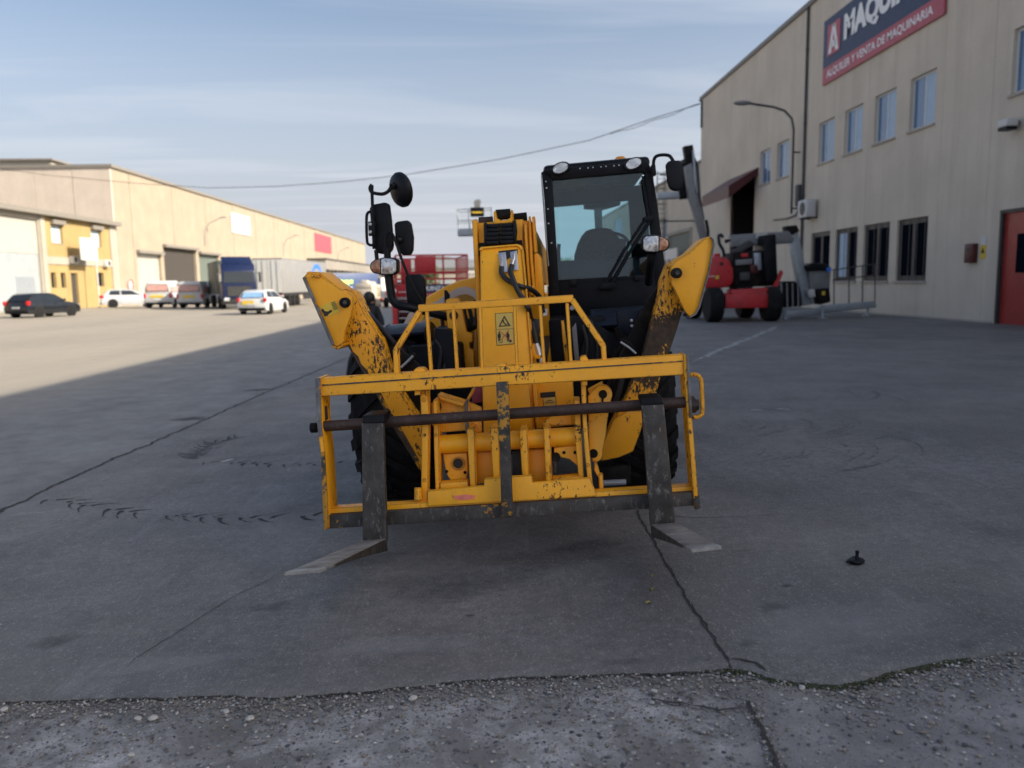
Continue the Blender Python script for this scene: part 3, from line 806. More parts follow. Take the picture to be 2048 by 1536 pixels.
def leaf_bits():
    for i, (a, b, s, lb) in enumerate([(1297,1208,.030,'curled yellow-green leaf lying on the slab, nearest of three'),(1305,1181,.022,'small yellow leaf on the slab, middle one of three'),(1303,1154,.018,'tiny yellow leaf on the slab, farthest of three')]):
        p = G(a, b); mb = MB(); n = 8; v = []
        for k in range(n+1):
            t = k/n; wd = s*.32*math.sin(math.pi*t)**.8
            for q in (-1, 0, 1): v.append((s*(t-.5), wd*q, .003+abs(q)*.006*math.sin(math.pi*t)+.004*t))
        mb.add(v, [(k*3+j, k*3+j+1, k*3+j+4, k*3+j+3) for k in range(n) for j in (0, 1)])
        mb2 = MB(); mb2.add(mb.v+[q-Vector((0,0,.0012)) for q in mb.v], mb.f+[tuple(x+len(mb.v) for x in reversed(q)) for q in mb.f])
        o = mb2.build('fallen_leaf', M['leafy'], smooth=True, label=lb, cat='leaf', group='fallen leaves on the slab', kind='thing')
        o.location = (p.x, p.y, gz(p.x, p.y)+.001); o.rotation_euler = (0, 0, .4+i)
leaf_bits()

# the small black cap lying on the slab
p = G(1712, 1126)
cap = empty('plastic_cap', (p.x, p.y, gz(p.x, p.y)), .4, label='small black rubber cap with a stubby peg lying on the slab', cat='cap')
mb = MB(); mb.lathe([(0,.026),(.006,.036),(.016,.038),(.022,.030),(.025,.012)], (0,0,0), (0,0,1), 20)
for q in mb.v: q.x *= 1.15; q.z += .004*math.sin(q.x*90)
mb.build('cap', M['plastic'], cap, smooth=True)
mb = MB(); mb.lathe([(0,.010),(.012,.008),(.026,.008),(.034,.0105),(.040,.007)], (.004,0,.022), (.15,.1,1), 14)
mb.build('peg', M['plastic'], cap, smooth=True)
mb = MB(); mb.tube([(-.034,0,.012),(-.046,.006,.016),(-.050,.012,.008)], .005, 8); mb.build('tab', M['plastic'], cap, smooth=True)

# ================================================================== buildings
def panel_with_openings(mb, X, ya, yb, z0, z1, ops, reveal, sgn=1, thick=.18):
    """wall panel lying in the plane X=const, facing -sgn*X, with openings that have real depth"""
    ys = sorted({ya, yb, *[min(max(o[0], ya), yb) for o in ops], *[min(max(o[1], ya), yb) for o in ops]})
    zs = sorted({z0, z1, *[o[2] for o in ops], *[o[3] for o in ops]})
    for y0, y1 in zip(ys, ys[1:]):
        for a, b in zip(zs, zs[1:]):
            cy_, cz_ = (y0+y1)/2, (a+b)/2
            if any(o[0] < cy_ < o[1] and o[2] < cz_ < o[3] for o in ops): continue
            mb.add([(X,y0,a),(X,y1,a),(X,y1,b),(X,y0,b)], [(0,1,2,3)])
    for y, e_ in ((ya, .01), (yb, -.01)):
        for a, b in zip(zs, zs[1:]):
            if any(o[0] < y+e_ < o[1] and o[2] < (a+b)/2 < o[3] for o in ops): continue
            mb.add([(X,y,a),(X+sgn*thick,y,a),(X+sgn*thick,y,b),(X,y,b)], [(0,1,2,3)])
    for o in ops:
        a, b = max(o[0], ya), min(o[1], yb); x2 = X+sgn*reveal
        if o[2] > .5: mb.add([(X,a,o[2]),(X,b,o[2]),(x2,b,o[2]),(x2,a,o[2])], [(0,1,2,3)])
        mb.add([(X,a,o[3]),(X,b,o[3]),(x2,b,o[3]),(x2,a,o[3])], [(0,1,2,3)])
        for y, ok in ((a, o[0] >= ya), (b, o[1] <= yb)):
            if ok: mb.add([(X,y,o[2]),(x2,y,o[2]),(x2,y,o[3]),(X,y,o[3])], [(0,1,2,3)])

def window(parent, X, y0, y1, z0, z1, sgn, frame_m, pane_m, panes=2, fw=.06, depth=.14, sill=None, bars=None, blind=None):
    fx = X+sgn*depth
    mb = MB()
    def bar(a, b, c, d): mb.box(min(fx, fx+sgn*.05), max(fx, fx+sgn*.05), a, b, c, d)
    bar(y0, y1, z0, z0+fw); bar(y0, y1, z1-fw, z1); bar(y0, y0+fw, z0+fw, z1-fw); bar(y1-fw, y1, z0+fw, z1-fw)
    yw = (y1-y0)/panes
    for i in range(1, panes): bar(y0+yw*i-fw/2, y0+yw*i+fw/2, z0+fw, z1-fw)
    wn_ = mb.build('window', frame_m, parent)
    for i in range(panes):
        p = MB(); a = y0+yw*i+(fw if i == 0 else fw/2); b = y0+yw*(i+1)-(fw if i == panes-1 else fw/2)
        x_ = fx+sgn*.02
        p.box(min(x_, x_+sgn*.012), max(x_, x_+sgn*.012), a, b, z0+fw, z1-fw)
        mm = pane_m
        if blind and i in blind: mm = M['curtain']
        p.build('pane', mm, wn_)
    if sill:
        s = MB(); s.box(min(X-sgn*.06, X+sgn*.12), max(X-sgn*.06, X+sgn*.12), y0-.05, y1+.05, z0-.07, z0-.002); s.build('sill', sill, wn_)
    if bars:
        xb = X+sgn*.05
        for k in range(bars):
            s = MB(); y = y0+(y1-y0)*(k+.5)/bars
            s.cyl((xb, y, z0+.002), (xb, y, z1-.002), .011, 6); s.build('window_bar', M['bars'], wn_)
    return wn_

# ---- right-hand hall (shades the yard)
XR = 13.6; ZB = .15; ZE = 12.75
hall = root('office_hall', (XR, 10, ZB), label='tall beige pebbledash hall with blue and red sign board and rows of windows', cat='building')
UPW = [(24.8,26.3),(27.2,28.7),(29.6,31.1),(32.0,33.5),(36.8,38.3),(39.2,40.7),(19.5,21.2),(16.6,18.3),(12.0,13.7),(7.2,8.9)]
LOW = [(24.85,26.75),(27.25,29.15),(29.65,31.55),(32.05,33.95)]
ops = [(a, b, 6.12, 7.75) for a, b in UPW]+[(a, b, 1.35, 3.35) for a, b in LOW]
DOOR = (17.9, 21.35, ZB, 3.2); ENT = (41.4, 45.6, ZB, 6.75)
ops += [DOOR, ENT]
y = -33.5; pi = 0
bounds = []
while y < 52.0: bounds.append(y); y += 2.4
bounds = [b for b in bounds]; bounds.append(52.0)
# shift so that no joint runs through an opening
shift = 23.55+.0
bnd = [52.0]
y = 24.35+2.4*11
while y > -4.9: bnd.append(y); y -= 2.4
bnd = sorted(set(round(b, 3) for b in bnd))
for a, b in zip(bnd, bnd[1:]):
    if b-a < .3: continue
    mine = [o for o in ops if o[1] > a+.01 and o[0] < b-.01]
    mb = MB(); jx = XR+(.003 if pi % 3 == 1 else 0)
    panel_with_openings(mb, jx, a+.005, b-.005, ZB-.3, ZE, mine, .16)
    mb.build('wall_panel', M['rwall'], hall); pi += 1
YB = bnd[0]  # unseen near end, cut short so sunlit yard behind brightens the machine's front
body = MB()
# solid core behind the panels (leaves the doorway recess free)
body.box(XR+.19, XR+30, YB+.16, 41.4, ZB-.3, ZE-.12); body.box(XR+3.0, XR+30, 41.4, 45.6, ZB-.3, ZE-.12)
body.box(XR+.19, XR+30, 45.6, 51.98, ZB-.3, ZE-.12); body.box(XR+.19, XR+3.0, 41.4, 45.6, 6.76, ZE-.12)
body.build('core', M['rwall'], hall)
g = MB(); g.box(XR+.0, XR+30, 51.985, 52.15, ZB-.3, ZE); g.build('gable_wall', M['rwall'], hall)
g = MB(); g.box(XR+.0, XR+30, YB, YB+.15, ZB-.3, ZE); g.build('gable_wall', M['rwall'], hall)
cp = MB(); cp.box(XR-.10, XR+30, YB-.2, 52.3, ZE+.002, ZE+.20); cp.build('roof_trim', M['roofcap'], hall)
pl = MB(); pl.box(XR-.03, XR+.0, 21.4, 41.3, ZB-.3, ZB+.10); pl.build('plinth', M['reveal'], hall)
for i, (a, b) in enumerate(UPW):
    window(hall, XR, a, b, 6.12, 7.75, 1, M['alu'], M['pane_sky'], 2, .07, .11, M['reveal'], blind=((0,) if i in (0,1,2,3,4) else None))
for i, (a, b) in enumerate(LOW):
    window(hall, XR, a, b, 1.35, 3.35, 1, M['dframe'], M['pane'], 2, .17, .08, M['reveal'], bars=4 if i < 3 else None, blind=((1,) if i in (2,) else None))
# red door
dm = MB(); dm.box(XR+.12, XR+.17, 17.98, 21.27, ZB, 3.12); dr = dm.build('door', M['doorred'], hall)
for y0 in (18.55, 20.0):
    w_ = MB(); w_.box(XR+.105, XR+.122, y0, y0+.72, 1.55, 2.55); wo = w_.build('door_window', M['pane'], dr)
fm = MB(); fm.box(XR+.03, XR+.17, 21.27, 21.345, ZB, 3.195); fm.box(XR+.03, XR+.17, 17.9, 17.98, ZB, 3.195); fm.box(XR+.03, XR+.17, 17.98, 21.27, 3.12, 3.195)
fm.build('door_frame', M['dframe'], hall)
h_ = MB(); h_.box(XR+.08, XR+.12, 19.5, 19.62, 1.1, 1.28); h_.build('handle', M['galv'], dr)
# recessed entrance with sloping red canopy
en = MB(); en.box(XR+2.9, XR+2.98, 41.4, 45.6, ZB, 6.75); en.build('recess_shade_back', M['deep'], hall)  # near-black back sheet paints the shade deep in the recess
en = MB(); en.box(XR+.2, XR+2.88, 45.52, 45.59, ZB, 6.7); en.box(XR+.2, XR+2.88, 41.41, 41.48, ZB, 6.7); en.box(XR+.2, XR+2.88, 41.49, 45.51, 6.66, 6.74); en.build('recess_shade_boxes', M['deep'], hall, kind='stuff')  # added near-black boxes painting shade over the recess sides and ceiling
en = MB(); en.box(XR+.02, XR+.10, 45.45, 45.58, ZB, 6.7); en.box(XR+.02, XR+.10, 41.42, 41.55, ZB, 6.7); en.build('entrance_jamb', M['red_dark'], hall)
cn_ = MB(); y0, y1 = 40.9, 46.0
cn_.prism([(XR, y0, 6.72), (XR, y0, 7.05), (XR-1.5, y0, 6.15), (XR-1.5, y0, 5.55)], (0, y1-y0, 0)); cn_.build('canopy', M['red_dark'], hall)
# sign board
SY0, SY1, SZ0, SZ1 = 24.4, 33.1, 9.15, 11.6
sg = MB(); sg.box(XR-.09, XR-.03, SY0, SY1, SZ0+.63, SZ1); sign = sg.build('sign_board', M['navy'], None, label='large navy and red company sign board high on the beige hall', cat='sign')
sg = MB(); sg.box(XR-.092, XR-.028, SY0, SY1, SZ0, SZ0+.626); sg.build('red_strip', M['pink'], sign)
sg = MB(); sg.box(XR-.11, XR-.091, SY1-1.55, SY1-.42, SZ0+.98, SZ1-.30); sg.build('logo_square', M['pink'], sign)
sg = MB(); x_ = XR-.114; ya, zb_ = SY1-.52, SZ0+1.06
# white emblem: an upright "A"-like figure of three strokes
for q in ([(0,0),(.26,0),(.52,1.0),(.36,1.0)], [(.66,0),(.92,0),(.56,1.0),(.40,1.0)], [(.25,.18),(.68,.18),(.62,.40),(.31,.40)]):
    sg.prism([(x_, ya-u, zb_+v*1.05) for u, v in q], (.004, 0, 0))
sg.build('emblem', M['white_s'], sign)
text('lettering', 'MAQUINZA', 1.0, M['white_s'], sign, (XR-.112, (SY1-1.9+SY0+.25)/2, SZ0+.72+.86), (0,-1,0), (0,0,1), fit=(SY1-1.9-SY0-.25, 1.10), bold=.06)
text('small_lettering', 'ALQUILER Y VENTA DE MAQUINARIA', 1.0, M['white_s'], sign, (XR-.098, (SY0+SY1)/2+.1, SZ0+.315), (0,-1,0), (0,0,1), fit=(SY1-SY0-1.0, .34), bold=.02)
# drain pipe, lamp, air conditioner and small fixtures on the wall
d = MB(); d.cyl((XR-.07, 34.85, ZB+.1), (XR-.07, 34.85, ZE), .055, 10)
for z in (2, 5, 8, 11): d.box(XR-.13, XR, 34.79, 34.91, z, z+.06)
d.build('drain_pipe', M['dgrey'], hall)
lm = root('wall_lamp', (XR-.35, 35.6, 4.2), label='grey curved street lamp fixed to the wall of the beige hall', cat='street lamp')
d = MB(); d.tube([(XR-.30,35.5,4.3),(XR-.30,35.5,7.9),(XR-.40,35.5,8.35),(XR-.72,35.5,8.68),(XR-1.2,35.5,8.84),(XR-2.25,35.5,9.0)], .05, 10); d.build('pole', M['dgrey'], lm, smooth=True)
d = MB(); d.box(XR-.30, XR, 35.46, 35.54, 4.5, 4.56); d.box(XR-.30, XR, 35.46, 35.54, 6.9, 6.96); d.build('bracket', M['dgrey'], lm)
d = MB(); d.ell((XR-2.55, 35.5, 9.02), .42, .16, .10); d.build('lamp_head', M['grey'], lm, smooth=True)
d = MB(); d.box(XR-.24, XR-.02, 34.95, 35.3, 4.6, 5.5); d.build('junction_box', M['dgrey'], None, bevel=.02, label='grey electric junction box under the wall lamp', cat='electric box')
d = MB(); d.tube([(XR-.06,35.1,4.6),(XR-.06,35.6,4.25),(XR-.06,36.6,4.18),(XR-.06,38.4,4.25)], .03, 6); d.build('wall_cable', M['dgrey'], None, label='dark cable running along the wall below the junction box', cat='cable')
ac = root('air_conditioner', (XR-.3, 33.9, 4.0), label='white air conditioner unit mounted on the hall wall', cat='air conditioner')
d = MB(); d.box(XR-.50, XR-.10, 33.3, 34.25, 4.0, 4.72); d.build('casing', M['white'], ac, bevel=.03)
d = MB(); d.lathe([(0,.27),(.02,.27)], (XR-.505, 33.72, 4.36), (-1,0,0), 24); d.build('fan_grille', M['dgrey'], ac)
d = MB(); d.box(XR-.45, XR, 33.4, 33.45, 3.94, 3.998); d.box(XR-.45, XR, 34.1, 34.15, 3.94, 3.998); d.build('bracket', M['dgrey'], ac)
d = MB(); d.box(XR-.16, XR-.001, 22.2, 22.6, 1.85, 2.38); mbx = d.build('post_box', M['red_dark'], None, bevel=.02, label='small dark red box on the wall near the red door', cat='box')
d = MB(); d.box(XR-.165, XR-.158, 22.28, 22.52, 2.2, 2.25); d.build('slot', M['black_s'], mbx)
d = MB(); d.box(XR-.014, XR-.001, 21.85, 22.08, 1.95, 2.32); ws = d.build('warning_plate', M['yel_s'], None, label='small yellow warning plate between the dark box and red door', cat='sign')
d = MB(); d.box(XR-.013, XR-.001, 21.85, 22.08, 2.322, 2.55); d.build('white_plate', M['white'], ws)
d = MB(); d.prism([(XR-.016, 21.965, 2.26), (XR-.016, 22.05, 2.10), (XR-.016, 21.88, 2.10)], (.003, 0, 0)); d.build('triangle', M['black_s'], ws)
fl = root('security_light', (XR-.2, 20.8, 5.2), label='security floodlight on the wall above the red door', cat='floodlight')
d = MB(); d.box(XR-.42, XR-.12, 20.6, 21.0, 5.25, 5.45); d.build('housing', M['white'], fl, bevel=.03)
d = MB(); d.box(XR-.42, XR-.14, 20.62, 20.98, 5.17, 5.245); d.build('lens', M['black'], fl); d = MB(); d.box(XR-.12, XR, 20.75, 20.85, 5.3, 5.4); d.build('bracket', M['dgrey'], fl)

# ---- lower hall beyond it
far = root('rear_hall', (XR, 70, -.1), label='lower beige hall standing beyond the tall one, with green shutter gate', cat='building')
o2 = [(54.6, 61.2, -.1, 4.75), (62.0, 63.4, 4.7, 6.2), (83.0, 88.0, 6.0, 8.0), (66.0, 67.4, 4.7, 6.2), (70, 71.4, 4.7, 6.2)]
y = 52.2
while y < 98:
    b = min(y+4.6, 98.2); mb = MB()
    panel_with_openings(mb, XR+.02, y+.01, b-.01, -1.0, 8.9, [o for o in o2 if o[1] > y+.01 and o[0] < b-.01], .18)
    mb.build('wall_panel', M['rwall2'], far); y = b
d = MB(); d.box(XR+.21, XR+24, 52.2, 98.2, -1.0, 8.8); d.build('core', M['rwall2'], far)
d = MB(); d.box(XR-.06, XR+24, 52.16, 98.3, 8.91, 9.08); d.build('roof_trim', M['roofcap'], far)
d = MB(); d.box(XR+.15, XR+.20, 54.62, 61.18, -.4, 4.73); gt = d.build('shutter_gate', M['shutter'], far)
for k in range(16):
    s = MB(); s.box(XR+.128, XR+.149, 54.62, 61.18, .1+k*.29, .1+k*.29+.23); s.build('slat', M['shutter'], gt)
d = MB(); d.box(XR-.05, XR+.02, 54.2, 54.58, -.4, 5.0); d.box(XR-.05, XR+.02, 61.22, 61.6, -.4, 5.0); d.box(XR-.05, XR+.02, 54.58, 61.22, 4.78, 5.0); d.build('gate_surround', M['whitewall'], far)
for a, b, c, e in o2[1:]: window(far, XR+.02, a, b, c, e, 1, M['alu'], M['pane_sky'] if a < 80 else M['curtain'], 2, .07, .1)
d = MB(); d.box(XR-.05, XR+.0, 76, 92, 4.0, 5.4); d.build('fascia_strip', M['white'], far)
# caged roof ladder on the far end of the tall hall
ld = root('caged_ladder', (XR-.4, 52.8, 4.5), label='thin caged access ladder by the end of the tall hall', cat='ladder')
d = MB()
LX, LY = 11.35, 53.5
for xx in (-.25, .25): d.cyl((LX+xx, LY, .0), (LX+xx, LY, 8.6), .03, 6)
d.build('ladder_rail', M['dgrey'], ld)
for k in range(26):
    s = MB(); s.cyl((LX-.25, LY, .4+k*.32), (LX+.25, LY, .4+k*.32), .018, 5); s.build('rung', M['dgrey'], ld)
for k in range(5):
    s = MB(); z = 4.4+k*1.0
    s.tube([(LX-.38*math.cos(a), LY-.62*math.sin(a), z) for a in [math.pi*i/8 for i in range(9)]], .022, 6); s.build('cage_hoop', M['dgrey'], ld)
for a in (.5, 1.57, 2.6):
    s = MB(); s.cyl((LX-.38*math.cos(a), LY-.62*math.sin(a), 4.4), (LX-.38*math.cos(a), LY-.62*math.sin(a), 8.4), .014, 5); s.build('cage_bar', M['dgrey'], ld)
s = MB(); s.box(LX-.1, XR+.3, LY-.1, LY+.1, 8.3, 8.38); s.box(LX-.1, XR+.3, LY-.1, LY+.1, 5.3, 5.38); s.build('bracket', M['dgrey'], ld)

# ---- left: yellow workshop nearer, long cream warehouse behind
XL = -40.0
ws_ = root('yellow_workshop', (XL, 66, -.25), label='low yellow workshop with tall white gate and white corner bands', cat='building')
EZ = 8.05
wops = [(66.4, 73.3, -.3, 7.6), (48.5, 57.5, -.3, 7.0), (75.4, 77.4, 5.7, 7.4), (82.8, 84.9, 5.7, 7.4), (74.7, 75.6, 1.6, 3.0), (76.4, 77.3, 1.6, 3.0), (78.2, 79.5, -.3, 3.0), (83.2, 84.8, 1.7, 3.1)]
for a, b, mm in ((46, 58.9, 'ochrewall'), (60.1, 73.75, 'whitewall'), (73.75, 87.0, 'ochrewall')):
    mb = MB(); panel_with_openings(mb, XL, a, b, -1.2, EZ, [o for o in wops if o[1] > a+.01 and o[0] < b-.01], .3, -1, .3); mb.build('facade', M[mm], ws_)
for a, b in ((58.9, 60.1), (64.3, 66.2), (73.45, 74.2), (86.6, 87.8)):
    d = MB(); d.box(XL-.2, XL+.14, a, b, -1.2, EZ-.01); d.build('pilaster', M['whitewall'], ws_)
d = MB(); d.box(XL-.2, XL+.10, 74.21, 86.59, 3.75, 4.45); d.build('floor_band', M['whitewall'], ws_); d = MB(); d.box(XL-.2, XL+.10, 60.11, 64.29, 3.75, 4.45); d.build('floor_band', M['whitewall'], ws_)
d = MB(); d.box(XL-14, XL-.32, 46, 87.0, -1.2, EZ-.05); d.build('core', M['ochrewall'], ws_)
d = MB(); d.box(XL-14.2, XL+.75, 45.8, 88.2, EZ+.002, EZ+.42); d.build('eave', M['roofcap'], ws_)
d = MB(); d.box(XL-.32, XL-.24, 66.42, 73.28, -.5, 4.6); gd = d.build('gate', M['doorgrey'], ws_)
d = MB(); d.box(XL-.30, XL-.20, 66.42, 73.28, 4.62, 7.58); d.build('gate_top', M['doorwhite'], ws_)
d = MB(); d.box(XL-.24, XL-.21, 69.6, 72.4, .15, 2.6); gr_ = d.build('wicket_grille', M['galv'], gd)
for k in range(7):
    s = MB(); s.box(XL-.21, XL-.19, 69.7+k*.4, 69.76+k*.4, .2, 2.55); s.build('bar', M['doorgrey'], gr_)
d = MB(); d.box(XL-.32, XL-.24, 48.52, 57.48, -.5, 6.98); d.build('gate', M['doorwhite'], ws_)
for a, b, c, e in (wops[2], wops[3], wops[4], wops[5], wops[7]):
    window(ws_, XL, a, b, c, e, -1, M['whitewall'] if c > 5 else M['darkdoor'], M['curtain'] if c > 5 else M['pane'], 2, .1, .24, M['whitewall'] if c > 5 else None)
for a, b in ((75.3, 77.5), (82.7, 85.0)):
    s = MB(); s.box(XL+.002, XL+.35, a, b, 7.42, 7.8); s.build('shutter_box', M['roofcap'], ws_)
d = MB(); d.box(XL-.3, XL-.22, 78.22, 79.48, -.5, 2.98); d.build('door', M['darkdoor'], ws_)
sb = root('board_sign', (XL+1.5, 79, -.2), label='white board sign on a post before the yellow workshop', cat='sign')
d = MB(); d.box(XL+1.45, XL+1.55, 77.4, 80.6, 4.2, 6.3); d.build('board', M['white'], sb)
d = MB(); d.cyl((XL+1.5, 80.3, -.6), (XL+1.5, 80.3, 6.25), .07, 8); d.build('post', M['white'], sb)
for i, (ya, za) in enumerate(((77.9, 3.9), (84.6, 3.7))):
    d = MB(); d.box(XL+.10, XL+.55, ya, ya+.9, za, za+.7); ax = d.build('air_conditioner', M['white'], None, bevel=.04, label=('white air conditioner left of the board sign on the yellow workshop', 'white air conditioner at the far corner of the yellow workshop')[i], cat='air conditioner', group='air conditioners on the yellow workshop')
    d = MB(); d.lathe([(0,.28),(.02,.28)], (XL+.551, ya+.42, za+.36), (1,0,0), 20); d.build('fan_grille', M['dgrey'], ax)

wh = root('cream_warehouse', (XL, 170, -1), label='very long cream clad warehouse along the sunny side of the yard', cat='building')
Y0, Y1, WZ = 88.3, 262.0, 14.2
wo = [(93.0, 99.6, -2, 5.4), (100.6, 111.5, -2, 6.4), (112.6, 120.5, -2, 6.0), (128, 134, -2, 5.0), (144, 150, -2, 5.0), (160, 166, -2, 5.0)]
y = Y0; k = 0
while y < Y1-.1:
    b = min(y+4.0, Y1); mb = MB(); xx = XL+(0, .03, .012)[k % 3]
    panel_with_openings(mb, xx, y+.02, b-.02, -3, WZ, [o for o in wo if o[1] > y+.02 and o[0] < b-.02], .4, -1, .3)
    mb.build('wall_panel', M['cream'], wh); y = b; k += 1
d = MB(); d.box(XL-.48, XL-.40, Y0, Y1, -3, WZ-.1); d.build('core', M['darkdoor'], wh)
x = XL
for i in range(12):
    d = MB(); d.box(x-3.98, x-.02, Y0-.3+(0,.02,.008)[i % 3], Y0+.0, -1, WZ+.12*0); d.build('gable_panel', M['cream2'], wh); x -= 4.0
d = MB(); d.box(XL-48, XL+.25, Y0-.45, Y1+.2, WZ+.002, WZ+.32); d.build('roof_trim', M['roofcap'], wh)
d = MB(); d.prism([(XL-48, Y0+6, WZ+.43), (XL-9, Y0+6, WZ+.43), (XL-9.5, Y0+6, WZ+1.7), (XL-48, Y0+6, WZ+1.8)], (0, 60, 0)); d.build('roof_monitor', M['whitewall'], wh)
d = MB(); d.prism([(XL-48.2, Y0+5.6, WZ+1.82), (XL-9.0, Y0+5.6, WZ+1.72), (XL-9.0, Y0+5.6, WZ+1.9), (XL-48.2, Y0+5.6, WZ+2.15)], (0, 61, 0)); d.build('monitor_roof', M['roofcap'], wh)
for o, mm in zip(wo, ('doorwhite', 'darkdoor', 'shutter', 'doorwhite', 'doorgrey', 'doorwhite')):
    d = MB(); d.box(XL-.36, XL-.28, o[0]+.05, o[1]-.05, -2.5, o[3]-.03); d.build('roller_door', M[mm], wh)
    s = MB(); s.box(XL+.06, XL+.5, o[0]-.2, o[1]+.2, o[3]+.02, o[3]+.35); s.build('door_hood', M['roofcap'], wh)
d = MB(); d.box(XL+.06, XL+.16, 127.2, 137.0, 9.8, 12.9); s1 = d.build('sign_board', M['white'], None, label='white rectangular sign high on the cream warehouse', cat='sign')
d = MB()
for a, b, r in ((129.5, 11.7, .5), (131.2, 11.3, .6), (133.2, 10.95, .55)): d.ell((XL+.165, a, b), .01, 1.1, r*.6)
d.build('pale_logo', M['curtain'], s1)
d = MB(); d.box(XL+.06, XL+.16, 187.0, 206.0, 9.3, 13.4); d.build('sign_board', M['pink'], None, label='faded red square sign farther along the cream warehouse', cat='sign')
d = MB(); d.lathe([(0,.7),(.04,.7)], (XL+.06, 90.6, 1.8), (1,0,0), 24); rs = d.build('round_sign', M['white'], None, label='small round no-entry sign near the white roller door', cat='sign')
d = MB(); d.tube([(XL+.11, 90.6+.6*math.cos(a), 1.8+.6*math.sin(a)) for a in [2*math.pi*i/20 for i in range(20)]], .07, 6, True); d.build('red_ring', M['tail'], rs)
for i, (Yp, lb) in enumerate(((115.0, 'thin wall lamp on the cream warehouse left of the white sign'), (158.0, 'thin wall lamp on the cream warehouse between its two signs'), (214.0, 'thin wall lamp on the cream warehouse past the red sign'))):
    lp = root('wall_lamp', (XL, Yp, 8.5), label=lb, cat='lamp', group='lamps on the cream warehouse')
    d = MB(); d.tube([(XL+.1,Yp,7.2),(XL+.25,Yp,9.2),(XL+.7,Yp+.3,10.3),(XL+2.4,Yp+.6,11.1)], .055, 6); d.build('arm', M['grey'], lp)
    d = MB(); d.box(XL+2.3, XL+3.1, Yp+.45, Yp+.75, 11.05, 11.2); d.build('lamp_head', M['grey'], lp)
dk = root('dock_canopy', (XL+3, 212, -1.5), label='stained concrete loading dock canopy at the far end of the warehouse', cat='canopy')
d = MB(); d.box(XL+.05, XL+4.2, 178, 258, 4.9, 7.0); d.build('slab', M['concslab'], dk)
d = MB(); d.box(XL+.05, XL+4.35, 177.8, 258.2, 7.002, 7.35); d.build('roof_edge', M['dgrey'], dk)
for k in range(9):
    s = MB(); yy = 182+k*9; s.box(XL+3.5, XL+4.0, yy, yy+.5, -2.6, 4.89); s.build('column', M['dgrey'], dk)

# ---- distant cream block across the end of the yard
fb = root('distant_block', (-12, 205, -1.4), label='distant low cream block with grey roof behind the red lift', cat='building')
d = MB(); d.box(-26, 4, 205, 235, -4, 5.2); d.build('wall', M['whitewall'], fb)
d = MB(); d.prism([(-26.5, 204.6, 5.21), (4.5, 204.6, 5.21), (4.5, 222, 7.6), (-26.5, 222, 7.6)], (0, 0, .25)); d.build('roof', M['grey'], fb)
for k in range(5):
    s = MB(); s.box(-23+k*5.2, -20+k*5.2, 204.86, 204.99, -1.4, 2.6); s.build('roller_door', M[('doorgrey','doorwhite')[k % 2]], fb)
d = MB(); d.box(-26.2, 4.2, 204.9, 204.995, 3.9, 4.5); d.build('fascia', M['white'], fb)
fb2 = root('distant_hall', (-24, 300, -2), label='far cream hall with a shallow gable roof beyond the cream block', cat='building')
d = MB(); d.box(-60, 22, 300, 340, -5, 6.5); d.build('wall', M['whitewall'], fb2)
d = MB(); d.prism([(-60.5, 299.5, 6.51), (22.5, 299.5, 6.51), (-19, 299.5, 11.5)], (0, 41, 0)); d.build('roof', M['grey'], fb2)

# ---- trees far off
def tree(px, Y, h, r, label, seed):
    R = random.Random(seed); p = W(px, 560, Y); z0 = gz(p.x, Y)
    t = empty('tree', (p.x, Y, z0), label=label, cat='tree', group='trees at the far end of the yard')
    tr = MB(); tr.tube([(0,0,-.2),(.1,0,h*.25),(.05,.1,h*.5),(0,0,h*.8)], [.22,.17,.12,.05], 8)
    for k in range(6):
        a = R.uniform(0, 6.28); z = h*R.uniform(.3, .6); tr.tube([(0,0,z),(math.cos(a)*r*.4, math.sin(a)*r*.4, z+h*.12),(math.cos(a)*r*.75, math.sin(a)*r*.75, z+h*.28)], [.08,.05,.02], 6)
    tr.build('trunk', M['bark'], t)
    lf = MB(); cl = [(Vector((R.gauss(0, r*.42), R.gauss(0, r*.42), h*R.uniform(.36, .95))), r*R.uniform(.2, .42)) for _ in range(26)]
    for c, rr in cl:
        for _ in range(75):
            q = c+Vector((R.gauss(0,1), R.gauss(0,1), R.gauss(0,.8))).normalized()*rr*R.random()**.4
            u = Vector((R.gauss(0,1), R.gauss(0,1), R.gauss(0,1))).normalized(); v_ = u.orthogonal().normalized(); s = R.uniform(.12, .26)
            lf.add([q-u*s, q+v_*s*.5, q+u*s, q-v_*s*.5], [(0,1,2,3)])
    lf.build('crown', M['leaf'], t, kind='stuff')
tree(851, 96, 4.2, 1.5, 'small dark green tree seen through the red lift railing', 1)
tree(1128, 150, 6.5, 3.0, 'pale green tree seen low through the cab glass', 2)
tree(1160, 165, 6.0, 3.2, 'bushy tree beyond the cab, right of the pale one', 3)
tree(1096, 172, 6.2, 2.8, 'bushy tree beyond the cab, left of the pale one', 4)

